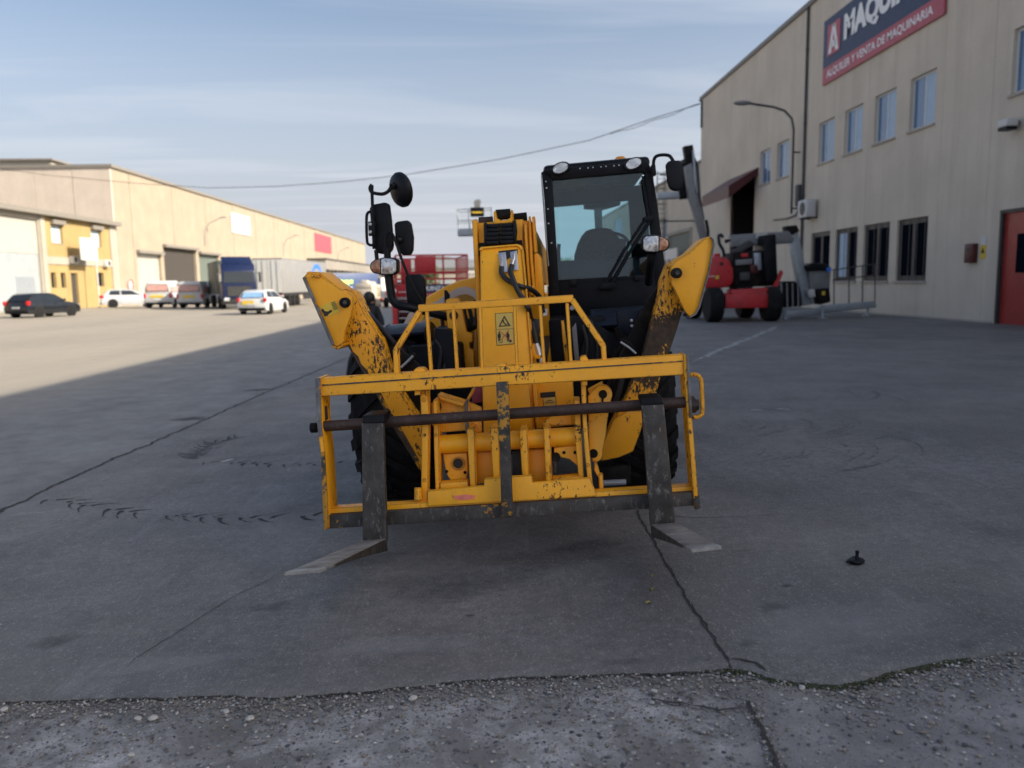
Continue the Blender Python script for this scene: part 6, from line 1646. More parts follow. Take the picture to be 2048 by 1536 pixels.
    m_ = MB(); m_.box(-.4, .4, body[6][0]-.02 if kind == 'hatch' else body[5][0]-.02, body[7][0]+.02, .50, .60); m_.build('grille', M['black'], t)
    if extra: extra(t, hw, body)
    return t
def scaled(o, s): o.scale = (s, s, s)
def at(px, d):
    x = (px-980)/F*d
    return Vector((x, d, gz(x, d)))
car(at(104, 50.5), rad(-14), 'black hatchback parked alone on the sunny yard, rear lights facing the camera', M['carblack'])
def van_red(t, hw, body):
    for sx in (-1, 1):
        m_ = MB(); m_.box(min(sx*(hw-.05), sx*(hw+.004)), max(sx*(hw-.05), sx*(hw+.004)), -2.0, .3, 1.12, 1.5)
        for q in m_.v: q.x -= sx*(max(0, q.z-.97)*.16-.005)*1.0+sx*.0
        m_.build('red_stripe', M['pale_red'], t)
    m_ = MB(); m_.box(-hw*.72, hw*.72, -2.262, -2.20, 1.20, 1.62); m_.build('red_panel', M['pale_red'], t)
    m_ = MB(); m_.box(-.5, .4, -2.275, -2.24, .75, .92); m_.build('yellow_logo', M['yel_s'], t)
cs_ = car(at(272, 79), rad(-62), 'silver car at the far left end of the parked row', M['carsilver'])
cv1 = car(at(345, 74), rad(6), 'taller white delivery van with red rear panel, beside the silver car', M['carwhite'], 'van', 'white delivery vans with red panels', van_red)
cv2 = car(at(412, 71), rad(-1), 'white delivery van with red panel, beside the dark blue truck', M['carwhite'], 'van', 'white delivery vans with red panels', van_red)
scaled(cs_, 1.2); scaled(cv1, 1.27); scaled(cv2, 1.2)
def yl(t, hw, body):
    m_ = MB(); m_.box(-.55, .15, -2.142, -2.10, .60, .84); m_.build('yellow_logo', M['yel_s'], t)
    m_ = MB(); m_.prism([(-.62, -1.966, 1.02), (.62, -1.966, 1.02), (.55, -1.72, 1.31), (-.55, -1.72, 1.31)], (0, -.02, .012)); m_.build('sky_reflection', M['screen_sky'], t)  # flat blue sheet paints the sky's reflection on the rear glass
car(at(533, 50), rad(-4), 'small white car with sky reflection painted on its rear screen and yellow logo beside the grey trailer', M['carwhite'], 'hatch', None, yl)

def truck_cab(t, m, y0, L=2.3, W_=2.5, H=3.4, z0=.75, side_m=None):
    """cab whose front is at local +Y = y0"""
    hw = W_/2
    mb = MB(); profile_body(mb, [(y0-L, z0), (y0-L, H), (y0-.55, H), (y0-.12, H-.55), (y0, 1.9), (y0+.02, z0)], hw, .02, 1.5); cb = mb.build('cab', m, t, bevel=.09, seg=3)
    m_ = MB(); m_.prism([(-hw*.88, y0-.003, 1.98), (hw*.88, y0-.003, 1.98), (hw*.84, y0-.108, H-.62), (-hw*.84, y0-.108, H-.62)], (0, .02, .004)); m_.build('windscreen', M['carglass'], t)
    for sx in (-1, 1):
        m_ = MB(); m_.prism([(sx*(hw+.002), y0-1.35, 1.95), (sx*(hw+.002), y0-.22, 1.85), (sx*(hw-.012), y0-.36, 2.75), (sx*(hw-.012), y0-1.35, 2.75)], (-sx*.04, 0, 0)); m_.build('side_window', M['carglass'], t)
        m_ = MB(); m_.box(min(sx*(hw+.18), sx*(hw+.36)), max(sx*(hw+.18), sx*(hw+.36)), y0-.12, y0+.02, 2.0, 2.75); m_.build('door_mirror', M['truckblack'], t, bevel=.03)
        m_ = MB(); m_.tube([(sx*hw, y0-.1, 2.7), (sx*(hw+.25), y0-.05, 2.65)], .025, 6); m_.build('mirror_arm', M['truckblack'], t)
        m_ = MB(); m_.box(min(sx*(hw-.48), sx*(hw-.10)), max(sx*(hw-.48), sx*(hw-.10)), y0+.0, y0+.06, .62, .86); m_.build('headlight', M['lens'], t, bevel=.02)
        add_wheel(t, sx*(hw-.17), y0-1.3, .5, .32, True)
    m_ = MB(); m_.box(-hw, hw, y0-.6, y0+.05, .35, z0+.0); m_.build('bumper', m if side_m is None else side_m, t, bevel=.05)
    m_ = MB(); m_.box(-hw*.7, hw*.7, y0+.012, y0+.045, .98, 1.72); gr = m_.build('grille', M['truckblack'], t)
    for k in range(4):
        s = MB(); s.box(-hw*.68, hw*.68, y0+.045, y0+.058, 1.06+k*.17, 1.10+k*.17); s.build('grille_bar', M['dgrey'], gr)
    m_ = MB(); m_.prism([(-hw*.9, y0-.5, H+.0), (hw*.9, y0-.5, H+.0), (hw*.86, y0-1.5, H+.55), (-hw*.86, y0-1.5, H+.55)], (0, -.1, .0)); m_.build('roof_deflector', m, t, bevel=.03)
    m_ = MB(); m_.box(-.45, .45, y0-L-4.2, y0-.4, .55, .85); m_.build('frame', M['truckblack'], t)
    return cb
def trailer(t, y0, L, m_side, m_front=None, W_=2.5, z0=1.15, H=4.0, doors=True):
    hw = W_/2
    m_ = MB(); m_.box(-hw, hw, y0, y0+L, z0, H); bx = m_.build('box_body', m_side, t, bevel=.03)
    m_ = MB(); m_.box(-hw-.01, hw+.01, y0-.01, y0+L+.01, H+.001, H+.06); m_.build('top_rail', M['grey'], t)
    m_ = MB(); m_.box(-hw+.1, hw-.1, y0+.1, y0+L-.1, z0-.25, z0-.002); m_.build('frame', M['truckblack'], t)
    if doors:
        for a, b in ((-hw+.06, -.02), (.02, hw-.06)):
            m_ = MB(); m_.box(a, b, y0-.04, y0-.002, z0+.05, H-.08); d_ = m_.build('rear_door', m_front or m_side, t)
            for q in (.3, .7):
                s = MB(); s.cyl((a+(b-a)*q, y0-.06, z0+.1), (a+(b-a)*q, y0-.06, H-.15), .02, 6); s.build('lock_rod', M['galv'], d_)
    for sx in (-1, 1):
        m_ = MB(); m_.box(min(sx*(hw-.5), sx*(hw-.1)), max(sx*(hw-.5), sx*(hw-.1)), y0-.05, y0+.02, z0-.32, z0-.14); m_.build('tail_light', M['tail'], t)
        for k in range(3): add_wheel(t, sx*(hw-.2), y0+2.2+k*1.3, .48, .34, True)
    m_ = MB(); m_.box(-hw+.05, hw-.05, y0-.02, y0+.05, .45, .58); m_.build('bumper', M['truckblack'], t)
    for sx in (-1, 1):
        m_ = MB(); m_.box(min(sx*(hw-.06), sx*hw), max(sx*(hw-.06), sx*hw), y0+6.3, y0+L-3.2, .5, .95); m_.build('side_guard', M['truckblack'], t)
    return bx
# dark blue tractor with its dark trailer, facing the camera
p = at(487, 61)
tk = empty('articulated_truck', p, rad(180+24), label='dark blue truck facing the camera with a dark green trailer behind', cat='truck')
truck_cab(tk, M['truckblue'], 0, side_m=M['truckblack'])
m_ = MB(); m_.box(-1.26, 1.26, -10.6, -2.6, 1.1, 3.7); m_.build('trailer_body', simple('dark_green_tarpaulin', (.045,.06,.055), .6), tk, bevel=.04)
for sx in (-1, 1):
    add_wheel(tk, sx*1.05, -3.6, .5, .34, True); add_wheel(tk, sx*1.05, -8.8, .5, .34, True)
# grey box trailer seen from its rear corner
p = at(543, 68)
tg = empty('box_trailer', p, rad(-2), label='grey box trailer with two rear doors and a blue mark near its far end', cat='trailer')
trailer(tg, 0, 15.4, M['trailer'], M['white'])
m_ = MB(); R_ = []
for i in range(15):
    a = rad(-10+i*200/14); R_.append((1.258, 11.6+1.9*math.cos(a), 2.35+1.25*math.sin(a)))
m_.tube(R_, .22, 6)
for q in m_.v: q.x = 1.252+(q.x-1.258)*.03
m_.build('blue_mark', M['blue'], tg)
# navy curtain-sided truck heading off to the right
Pq = at(632, 112); Pq.z = gz(Pq.x, Pq.y)
tp = empty('curtain_sider_truck', Pq, rad(-50), label='white cab truck with long navy curtain-sided trailer lettered in lime green', cat='truck')
trailer(tp, 0, 9.6, M['curtainblue'], M['white'], z0=.95, H=3.75)
t_pal = tp
text('lettering', 'Palletways', 1.0, M['green_s'], tp, (1.262, 3.55, 2.55), (0,1,0), (0,0,1), fit=(3.95, 1.0), bold=.045, shear=.15)
text('small_lettering', 'The Delivery Network', 1.0, M['white_s'], tp, (1.262, 3.6, 1.78), (0,1,0), (0,0,1), fit=(3.6, .30), bold=.01)['kind'] = 'stuff'
truck_cab(tp, M['carwhite'], 12.4, H=3.1)
# pallets of wrapped goods
def pallet(px, d, h, label, m, w=1.0, seed=0):
    p = at(px, d); R = random.Random(seed)
    t = empty('pallet_load', p, R.uniform(-.3, .3), label=label, cat='pallet', group='pallet loads beside the navy truck')
    m_ = MB()
    for k in range(5): m_.box(-w*.6, w*.6, -.5+k*.22, -.5+k*.22+.12, .11, .14)
    for k in (-1, 0, 1): m_.box(k*w*.5-.05, k*w*.5+.05, -.5, .5, 0, .11)
    m_.build('pallet', M['wood'], t, kind='stuff')
    z = .141; k = 0
    while z < h-.1:
        s = min(.62, h-z); j = R.uniform(-.04, .04)
        b = MB(); b.box(-w*.57+j, w*.57+j, -.5, .5, z, z+s-.006); b.build('carton_layer', m if k % 2 else M['wrap'], t, bevel=.05); z += s; k += 1
    b = MB(); b.prism([(-w*.35, -.3, z), (w*.3, -.3, z), (w*.15, -.3, z+.22), (-w*.2, -.3, z+.26)], (0, .6, 0)); b.build('wrap_crown', M['wrap'], t, bevel=.05)
pallet(735, 60, 1.75, 'tall wrapped pallet load beside the white truck cab', M['wrap'], 1.15, 1)
pallet(748, 63, 1.70, 'tan pallet load just right of the tall wrapped one', M['carton'], 1.0, 2)
pallet(684, 66, 1.2, 'lower wrapped pallet load behind the folded stabiliser', M['wrap'], 1.1, 3)
pallet(663, 67, 1.0, 'low pallet load leftmost of the row by the navy truck', M['carton'], 1.1, 4)
pallet(702, 63, .9, 'small dark pallet load in the middle of the row', M['dgrey'], 1.0, 5)
# white flatbed pickup
p = at(788, 58)
pk = empty('flatbed_pickup', p, rad(-12), label='white flatbed pickup with red tailboard half hidden by the red lift', cat='pickup')
m_ = MB(); m_.box(-.98, .98, 0, 2.6, .72, .84); m_.build('flatbed', M['white'], pk, bevel=.02)
m_ = MB(); m_.box(-.98, .98, -.04, -.001, .84, 1.22); tb = m_.build('tailboard', M['white'], pk, bevel=.01)
m_ = MB(); m_.box(-.6, .5, -.052, -.041, .92, 1.14); m_.build('red_panel', M['pink'], tb)
for sx in (-1, 1):
    m_ = MB(); m_.box(min(sx*.94, sx*.98), max(sx*.94, sx*.98), .0, 2.6, .845, 1.2); m_.build('side_board', M['white'], pk)
    add_wheel(pk, sx*.82, .75, .36, .24); add_wheel(pk, sx*.82, 3.6, .36, .24)
    m_ = MB(); m_.box(sx*.9-.1, sx*.9+.1, -.06, .0, .55, .70); m_.build('tail_light', M['tail'], pk)
m_ = MB(); profile_body(m_, [(2.7,.6),(2.7,1.95),(3.6,2.0),(4.2,1.3),(4.75,1.15),(4.85,.55)], .95, .1, 1.2); m_.build('cab', M['carwhite'], pk, bevel=.06)
m_ = MB(); m_.box(-.7, .7, 2.67, 2.699, 1.35, 1.85); m_.build('rear_window', M['carglass'], pk)
m_ = MB(); m_.box(-.95, .95, -.15, .1, .40, .56); m_.build('bumper', M['black'], pk, bevel=.02)
m_ = MB(); m_.box(-.5, .5, .1, 4.2, .45, .70); m_.build('frame', M['truckblack'], pk)
p = at(798, 90)
ct = empty('skip_container', p, rad(-10), label='blue steel container beyond the white pickup', cat='container')
m_ = MB(); m_.box(-1.2, 1.2, 0, 5, .1, 2.4); m_.build('container_body', simple('container_blue', (.02,.05,.22), .5), ct, bevel=.02)
for k in range(7):
    s = MB(); s.box(-1.15+k*.34, -1.05+k*.34, -.05, -.001, .15, 2.35); s.build('rib', bpy.data.materials['container_blue'], ct)

# ---- red scissor lift
p = at(866, 25.0)
sl_ = empty('scissor_lift', p, rad(8), label='red scissor lift with railed platform and company name board', cat='scissor lift')
RD = M['red']
def bars(name, segs, r, m, par, n=6):
    for a, b in segs:
        s = MB(); s.cyl(a, b, r, n); s.build(name, m, par)
z1, z2 = 1.58, 2.47; hw = 1.10; L = 3.6
m_ = MB(); m_.box(-hw, hw, 0, L, 1.20, 1.58); pf = m_.build('platform', RD, sl_, bevel=.02)
m_ = MB(); m_.box(-.82, .82, -.045, -.002, 1.22, 1.57); nb = m_.build('name_board', M['navy'], pf)
m_ = MB(); m_.box(-.82, .82, -.047, -.0452, 1.22, 1.31); m_.build('red_strip', M['red'], nb)
text('lettering', 'MAQUINZA', 1.0, M['white_s'], nb, (-.10, -.049, 1.44), (1,0,0), (0,0,1), fit=(.98, .17), bold=.04)
text('small_lettering', 'ALQUILER Y VENTA DE MAQUINARIA', 1.0, M['white_s'], nb, (-.10, -.049, 1.265), (1,0,0), (0,0,1), fit=(.95, .035))
for y in (0.03, L-.03):
    bars('rail', [((-hw, y, z2), (hw, y, z2)), ((-hw, y, 1.95), (hw, y, 1.95)), ((-hw, y, 1.75), (hw, y, 1.75))], .026, RD, sl_)
    bars('rail_post', [((x, y, z1), (x, y, z2)) for x in (-hw, -.34, .35, hw)], .030, RD, sl_)
for x in (-hw, hw):
    bars('rail', [((x, .03, z2), (x, L-.03, z2)), ((x, .03, 1.95), (x, L-.03, 1.95)), ((x, .03, 1.75), (x, L-.03, 1.75))], .024, RD, sl_)
    bars('rail_post', [((x, y, z1), (x, y, z2)) for y in (.6, 1.2, 1.8, 2.4, 3.0)], .024, RD, sl_)
m_ = MB(); m_.box(-.50, .12, -.03, .0, 1.96, 2.44); m_.build('gate_panel', RD, sl_, bevel=.008)
m_ = MB(); m_.box(-.95, -.62, .3, .55, 1.58, 2.35); m_.build('control_box', RD, sl_, bevel=.02)
for sx in (-1, 1):
    m_ = MB(); m_.box(min(sx*(hw+.0), sx*(hw+.16)), max(sx*hw, sx*(hw+.16)), -.30, .02, .0, 1.72); lg = m_.build('outrigger_leg', RD, sl_, bevel=.015)
    for k in range(5):
        s = MB(); s.box(sx*(hw+.08)-.06, sx*(hw+.08)+.06, -.306, -.3005, .95+k*.14, 1.02+k*.14); s.build('warning_mark', M['white_s'] if k % 2 else M['black_s'], lg)
    for y in (.45, L-.5): add_wheel(sl_, sx*(hw-.18), y, .38, .28)
m_ = MB(); m_.box(-hw+.32, hw-.32, .05, L-.05, .28, .62); m_.build('chassis', RD, sl_, bevel=.02)
for y0, y1, z0 in ((.2, L-.2, .66), (L-.2, .2, .66), (.2, L-.2, .84), (L-.2, .2, .84)):
    for x in (-.55, .55):
        s = MB(); s.prism([(x, y0, z0), (x, y1, z0+.14), (x, y1, z0+.20), (x, y0, z0+.06)], (.05, 0, 0)); s.build('scissor_arm', M['dgrey'], sl_)
m_ = MB(); m_.box(-hw+.05, -.3, .0, .28, .62, 1.18); m_.build('battery_cover', M['red_dark'], sl_, bevel=.02)
for k in range(6):
    s = MB(); s.cyl((-hw+.05, -.06, .35+k*.2), (-hw+.40, -.06, .35+k*.2), .018, 6); s.build('ladder_rung', M['white'], sl_)

# ---- raised basket of a boom lift behind the telehandler's boom
p = at(992, 36)
bl_ = empty('boom_lift', p, 0, label='grey lift basket raised on a mast behind the yellow boom', cat='boom lift')
def zz(py): return 1.5+(566-py)*36/F-p.z
x0, x1 = (919-992)*36/F, (985-992)*36/F
m_ = MB(); m_.box(x0, x1, -.6, .6, zz(474), zz(462)); bk = m_.build('basket_floor', M['galv'], bl_)
for y in (-.6, .6):
    bars('basket_rail', [((x0, y, zz(426)), (x1, y, zz(423))), ((x0+.02, y, zz(447)), (x1, y, zz(446)))], .022, M['galv'], bl_)
    bars('basket_post', [((x0+.0, y, zz(426)), (x0+.05, y, zz(474))), ((x0+.5, y, zz(425)), (x0+.52, y, zz(474))), ((x1, y, zz(423)), (x1, y, zz(474)))], .020, M['galv'], bl_)
bars('basket_rail', [((x0, -.6, zz(426)), (x0, .6, zz(426))), ((x1, -.6, zz(423)), (x1, .6, zz(423)))], .022, M['galv'], bl_)
a, b = (945-992)*36/F, (971-992)*36/F
m_ = MB(); m_.box(a, b, -.85, -.63, zz(440), zz(423)); cbx = m_.build('control_box', M['black'], bl_, bevel=.02)
m_ = MB(); m_.box(a+.06, b-.06, -.858, -.851, zz(434), zz(431)); m_.build('yellow_label', M['yel_s'], cbx)
m_ = MB(); m_.box((952-992)*36/F, (964-992)*36/F, -.8, -.6, zz(423), zz(414)); m_.prism([((951-992)*36/F, -.8, zz(414)), ((966-992)*36/F, -.8, zz(414)), ((963-992)*36/F, -.8, zz(407)), ((954-992)*36/F, -.8, zz(409))], (0, .2, 0)); m_.build('work_light', M['grey'], bl_, kind='stuff')
m_ = MB(); m_.tube([(x1-.3, .3, zz(474)), (.25, .5, 2.2), (.25, 1.2, .9)], [.12, .15, .18], 8); m_.build('boom_arm', M['grey'], bl_)
m_ = MB(); m_.box(-.7, 1.1, .3, 3.0, .4, 1.0); m_.build('chassis', M['red'], bl_, bevel=.04)
for sx in (-.65, 1.05):
    for y in (.6, 2.7): add_wheel(bl_, sx, y, .4, .3)

# ---- red articulated boom lift by the right-hand hall
p = Vector((7.55, 25.2, gz(7.55, 25.2)))
rb_ = empty('articulated_boom_lift', p, rad(0), label='red articulated boom lift with grey folded arms beside the hall wall', cat='boom lift')
def q(px, py, d): # local point seen at a photo pixel, d metres along the yard
    return W(px, py, d)-p
def plate(name, pts, d, dep, m, parent, bevel=.0):
    m_ = MB(); m_.prism([q(a, b, d) for a, b in pts], (0, dep, 0)); return m_.build(name, m, parent, bevel=bevel)
for x, y in ((-.62, -.75), (1.15, -.75), (-.62, 1.75), (1.15, 1.75)):
    tm, rm = wheel_mesh(.53, .42, True)
    w_ = empty('wheel', (x-.1, y, .53), 0 if x > 0 else math.pi, rb_); link('tyre', tm, None, w_); link('rim', rm, None, w_)
m_ = MB(); m_.box(-.45, 1.0, -1.1, 2.1, .42, .85); m_.build('chassis', M['red'], rb_, bevel=.04)
plate('front_beam', [(1462,580),(1535,575),(1545,585),(1540,604),(1466,606)], 24.2, .5, M['red'], rb_, .03)
plate('pale_badge', [(1492,589),(1532,586),(1532,595),(1492,598)], 24.18, .015, M['grey'], rb_)
hd = plate('engine_hood', [(1408,578),(1412,530),(1420,517),(1432,513),(1448,513),(1460,520),(1468,540),(1468,562),(1462,572),(1440,577)], 24.6, 1.3, M['red'], rb_, .08)
plate('hood_vent', [(1440,524),(1448,526),(1445,531),(1440,530)], 24.58, .02, M['black_s'], hd)
plate('hood_cap', [(1428,513),(1430,507),(1440,507),(1441,513)], 24.9, .3, M['red'], hd)
text('lettering', '160 ATJ', 1.0, M['white_s'], hd, q(1421, 553, 24.57), (1,0,.0), (0,0,1), fit=(.24, .07), bold=.02)
plate('yellow_label', [(1431,551),(1438,551),(1438,558),(1431,558)], 24.585, .01, M['yel_s'], hd)
plate('engine_bay', [(1466,505),(1530,500),(1552,505),(1552,572),(1466,575)], 24.9, 1.2, M['dirty'], rb_, .04)
for i, (pp, mm) in enumerate((([(1472,520),(1505,517),(1505,528),(1472,531)], 'grey'), ([(1483,507),(1496,506),(1497,514),(1484,515)], 'red'), ([(1500,530),(1516,528),(1518,545),(1502,547)], 'red_dark'), ([(1508,506),(1522,505),(1524,540),(1510,541)], 'galv'), ([(1480,545),(1500,544),(1500,560),(1480,561)], 'dgrey'))):
    plate('engine_part', pp, 24.8, .3, M[mm], rb_, .02)
plate('turret_panel', [(1528,470),(1552,468),(1556,560),(1532,566)], 24.6, 1.0, M['black'], rb_, .03)
plate('upper_arm', [(1462,470),(1578,462),(1590,478),(1585,486),(1464,494)], 25.2, .3, M['grey'], rb_, .03)
plate('arm_label', [(1512,468),(1535,466),(1535,475),(1512,477)], 25.17, .02, M['white'], rb_)
plate('diagonal_arm', [(1466,502),(1500,480),(1510,488),(1474,510)], 25.0, .25, M['dgrey'], rb_, .02)
plate('red_brace', [(1540,585),(1562,540),(1567,545),(1548,592)], 24.6, .1, M['red'], rb_)
m_ = MB(); pts = [q(a, b, 24.6) for a, b in ((1449,513),(1446,500),(1439,488),(1437,476),(1438,470),(1442,469),(1446,475))]
m_.tube(pts, .05, 8); m_.build('guard_hoop', M['fender'], rb_, smooth=True)
plate('joystick', [(1450,479),(1459,478),(1463,481),(1452,487)], 24.6, .1, M['plastic'], rb_, .01)
# upright folded arm with basket bracket
plate('mast_arm', [(1370,332),(1384,325),(1396,395),(1404,420),(1416,478),(1404,480),(1390,430),(1378,395)], 26.2, .28, M['grey'], rb_, .03)
plate('mast_arm_inner', [(1389,312),(1398,330),(1402,395),(1410,440),(1402,440),(1396,400)], 26.45, .25, M['dgrey'], rb_, .02)
plate('mast_head', [(1368,292),(1386,289),(1391,318),(1395,332),(1386,335),(1374,330)], 26.3, .3, M['dirty'], rb_, .02)
plate('mast_rod', [(1385,300),(1388,298),(1396,385),(1390,390)], 26.2, .1, M['galv'], rb_, .01)
plate('mast_joint', [(1366,318),(1374,316),(1378,396),(1362,398),(1358,388)], 26.5, .3, M['dirty'], rb_, .03)
plate('basket_beam', [(1314,385),(1358,383),(1360,396),(1316,398)], 26.4, .35, M['galv'], rb_, .02)
plate('jib_link', [(1350,322),(1372,320),(1373,326),(1352,328)], 26.4, .12, M['dgrey'], rb_)
m_ = MB(); m_.tube([q(1412,440,26.4), q(1416,460,26.4), q(1416,478,26.4)], .05, 8); m_.build('arm_cylinder', M['black'], rb_)
m_ = MB(); m_.tube([q(1404,480,26.3), q(1420,520,25.8)], .13, 8); m_.build('arm_base', M['grey'], rb_)

# ---- grey trailer mounted lift
p = Vector((10.6, 26.5, gz(10.6, 26.5)))
tl = empty('trailer_lift', p, 0, label='grey trailer mounted lift with leaning mast and pale outrigger base', cat='boom lift')
plate('base_beam', [(1557,622),(1640,618),(1642,628),(1560,640)], 25.6, .35, M['galv'], tl, .03)
plate('base_beam', [(1640,612),(1752,603),(1754,615),(1642,627)], 26.3, .35, M['galv'], tl, .03)
for a, b, d_ in ((1570,641,25.5), (1735,622,26.6), (1645,634,25.4)):
    m_ = MB(); c = q(a, b, d_); zf = gz(c.x+p.x, c.y+p.y)-p.z
    m_.cyl((c.x, c.y, zf+.04), (c.x, c.y, zf+.35), .05, 8); m_.cyl((c.x, c.y, zf), (c.x, c.y, zf+.04), .16, 12); m_.build('outrigger_foot', M['galv'], tl, kind='stuff')
plate('mast', [(1577,458),(1596,458),(1612,540),(1628,608),(1606,612),(1594,545)], 26.0, .3, M['galv'], tl, .02)
plate('mast_head', [(1572,452),(1594,450),(1600,462),(1576,474)], 25.9, .4, M['dirty'], tl, .03)
plate('mast_strut', [(1556,480),(1578,466),(1580,476),(1560,488)], 25.9, .2, M['grey'], tl, .02)
plate('cover', [(1560,570),(1566,563),(1590,562),(1600,572),(1604,612),(1560,616)], 25.7, .6, M['dirty'], tl, .04)
for k in range(4): plate('cage_bar', [(1562+k*11,566),(1564+k*11,566),(1565+k*11,616),(1563+k*11,616)], 25.62, .05, M['galv'], tl)
plate('control_cabinet', [(1618,540),(1655,538),(1662,545),(1660,578),(1620,580)], 25.9, .5, M['grey'], tl, .03)
plate('cabinet_top', [(1612,532),(1625,526),(1650,526),(1662,534),(1660,541),(1616,542)], 25.8, .6, M['black'], tl, .03)
plate('blue_label', [(1653,535),(1662,534),(1663,543),(1654,544)], 25.78, .015, M['blue'], tl)
plate('motor', [(1632,578),(1660,576),(1662,604),(1640,610)], 25.8, .5, M['dirty'], tl, .04)
plate('yellow_label', [(1644,583),(1650,582),(1650,590),(1644,590)], 25.78, .015, M['yel_s'], tl)
plate('white_tank', [(1616,580),(1630,578),(1632,594),(1618,596)], 25.7, .3, M['white'], tl, .04)
for a, b in (((1665,540),(1750,528)), ((1665,560),(1752,550))):
    m_ = MB(); m_.cyl(q(*a, 26.6), q(*b, 27.2), .022, 6); m_.build('basket_rail', M['dgrey'], tl)
for px_ in (1668, 1698, 1725, 1750):
    m_ = MB(); m_.cyl(q(px_, 540-(px_-1665)*.14, 26.6+(px_-1665)*.007), q(px_, 612-(px_-1665)*.08, 26.6+(px_-1665)*.007), .020, 6); m_.build('basket_post', M['dgrey'], tl)

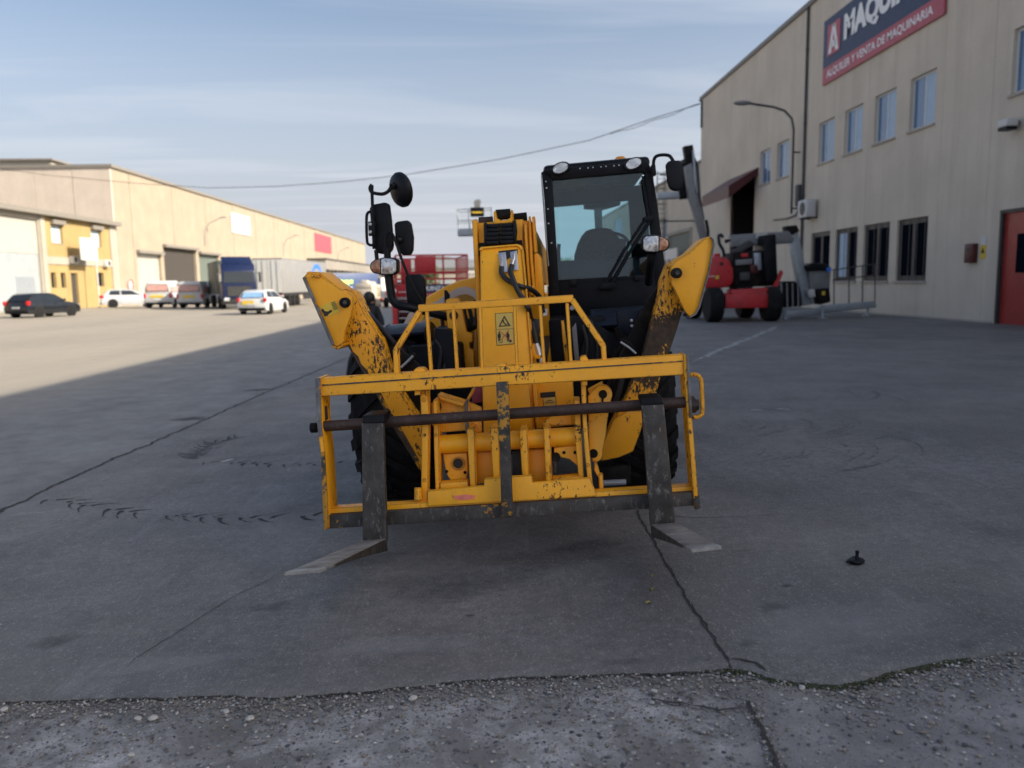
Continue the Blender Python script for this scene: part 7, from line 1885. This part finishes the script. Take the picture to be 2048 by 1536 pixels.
# ---- the person walking behind the stabiliser
def person():
    d = 13.0; b = at(722, d); b.z = gz(b.x, d)
    t = empty('person', b, 0, label='person in a black jacket with dark hair walking stooped behind the telehandler', cat='person')
    def q_(px, py, dd=0): return W(px, py, d+dd)-b
    pel = q_(726, 680); 
    J = {}
    verts = []; edges = []; rads = []
    def v(p, r): verts.append(p); rads.append(r); return len(verts)-1
    def e(a, c): edges.append((a, c))
    i0 = v(pel, .150)
    s1 = v(q_(731, 655), .175); s2 = v(q_(737, 632), .20); ch = v(q_(737, 617), .165); nk = v(q_(738, 606), .065)
    e(i0, s1); e(s1, s2); e(s2, ch); e(ch, nk)
    # head
    h1 = v(q_(739, 600), .085); h2 = v(q_(739, 595), .095); e(nk, h1); e(h1, h2)
    # arms: right arm hangs and bends forward at the photo's right
    a1 = v(q_(753, 619), .085); a2 = v(q_(763, 644, -.05), .065); a3 = v(q_(763, 668, -.2), .045); a4 = v(q_(757, 682, -.32), .035)
    e(ch, a1); e(a1, a2); e(a2, a3); e(a3, a4)
    b1 = v(q_(722, 622), .075); b2 = v(q_(716, 646, -.05), .055); b3 = v(q_(722, 668, -.2), .045); b4 = v(q_(728, 680, -.3), .035)
    e(ch, b1); e(b1, b2); e(b2, b3); e(b3, b4)
    # legs: one stepping out to the left, one under the body
    l1 = v(q_(717, 697, -.05), .105); l2 = v(q_(703, 722, -.15), .075); l3 = v(q_(697, 752, 0), .052); l4 = v(q_(692, 760, -.12), .045)
    e(i0, l1); e(l1, l2); e(l2, l3); e(l3, l4)
    r1 = v(q_(733, 700), .105); r2 = v(q_(734, 730, -.08), .075); r3 = v(q_(733, 757, .12), .052); r4 = v(q_(732, 763, 0), .045)
    e(i0, r1); e(r1, r2); e(r2, r3); e(r3, r4)
    me = bpy.data.meshes.new('body'); me.from_pydata([tuple(x) for x in verts], edges, [])
    o = bpy.data.objects.new('body', me); col.objects.link(o)
    md = o.modifiers.new('skin', 'SKIN'); sd_ = o.modifiers.new('sub', 'SUBSURF'); sd_.levels = 2; sd_.render_levels = 2
    me.skin_vertices[0].data[i0].use_root = True
    for k, r in enumerate(rads): me.skin_vertices[0].data[k].radius = (r, r*.82)
    dg = bpy.context.evaluated_depsgraph_get(); dg.update()
    m2 = bpy.data.meshes.new_from_object(o.evaluated_get(dg))
    bpy.data.objects.remove(o)
    m2.name = 'body'
    for p_ in m2.polygons: p_.use_smooth = True
    m2.materials.clear(); m2.materials.append(M['jacket']); m2.materials.append(M['jeans']); m2.materials.append(M['skin'])
    zh = pel.z; zn = q_(738, 605).z
    for p_ in m2.polygons:
        c = p_.center
        p_.material_index = 2 if c.z > zn else (1 if (c.z < zh-.10 and c.x > q_(722,700).x) else 0)
        if c.z < .08: p_.material_index = 0
    bd = bpy.data.objects.new('body', m2); col.objects.link(bd); bd.parent = t
    # hands: palm with five bent fingers each
    for base, dirv in ((q_(757, 682, -.32), Vector((-.2,-.5,-.8))), (q_(728, 680, -.3), Vector((.2,-.5,-.8)))):
        dirv = dirv.normalized(); sd2 = dirv.cross(Vector((0,1,0))).normalized(); m_ = MB()
        m_.tube([base, base+dirv*.05, base+dirv*.09], [.028,.042,.036], 8)
        for k in range(4):
            s = base+dirv*.085+sd2*(k-1.5)*.018; ln = (.062,.075,.072,.055)[k]
            m_.tube([s, s+dirv*ln*.5, s+dirv*ln*.85+Vector((0,-.02,0))], [.010,.009,.007], 6)
        s = base+dirv*.03+sd2*.035; m_.tube([s, s+sd2*.03+dirv*.03, s+sd2*.035+dirv*.06], [.012,.011,.009], 6)
        m_.build('hand', M['skin'], t, smooth=True)
    # head: skull, ear, nose, hair
    hc = q_(739.5, 599.5)
    m_ = MB(); m_.ell(hc+Vector((.012,.0,-.005)), .078, .098, .112, 18, 12); hd_ = m_.build('head', M['skin'], t, smooth=True)
    m_ = MB(); m_.ell(hc+Vector((.095, -.02, -.01)), .016, .03, .034, 10, 8); m_.build('ear', M['skin'], hd_, smooth=True)
    m_ = MB(); m_.tube([hc+Vector((.03,.09,.01)), hc+Vector((.035,.125,-.025)), hc+Vector((.03,.10,-.035))], [.008,.014,.010], 8); m_.build('nose', M['skin'], hd_, smooth=True)
    for s in (-.0, .06):
        m_ = MB(); m_.ell(hc+Vector((s,.086,.012)), .012, .010, .008, 8, 6); m_.build('eye', M['black_s'], hd_, smooth=True)
    m_ = MB(); m_.box(hc.x+.01, hc.x+.055, hc.y+.092, hc.y+.10, hc.z-.06, hc.z-.052); m_.build('mouth', M['red_dark'], hd_)
    m_ = MB(); m_.ell(hc+Vector((-.002,-.022,.026)), .094, .100, .106, 22, 14)
    for q2 in m_.v:
        dv = q2-hc; k = 1+.09*noise.noise(dv*45)+.05*noise.noise(dv*110); q2.xyz = hc+dv*k
    m_.build('hair', M['hair'], hd_, smooth=True)
    # jacket: collar and hem give the coat its loose outline
    m_ = MB(); m_.lathe([(0,.085),(.03,.10),(.05,.095),(.07,.085)], q_(738, 611), (.1,.12,1), 20); m_.build('collar', M['jacket'], t, smooth=True)
    for (a, bb) in ((692, 762), (732, 764)):
        c = q_(a, bb, -.06); zf = gz(c.x+b.x, c.y+b.y)-b.z
        m_ = MB(); m_.ell((c.x, c.y, zf+.045), .05, .13, .05, 12, 8); m_.build('shoe', M['black'], t, smooth=True)
person()

# banner boards below the green shutter gate
d_ = MB(); d_.box(XR-1.2, XR-1.1, 53.4, 60.5, -.3, 3.6); bn = d_.build('site_hoarding', M['white'], None, label='white hoarding panel standing before the green shutter gate', cat='hoarding')
for k in range(5):
    s = MB(); s.box(XR-1.215, XR-1.201, 53.8+k*1.35, 54.6+k*1.35, 2.2, 2.9); s.build('dark_print', M[('dgrey','navy','red_dark')[k % 3]], bn)
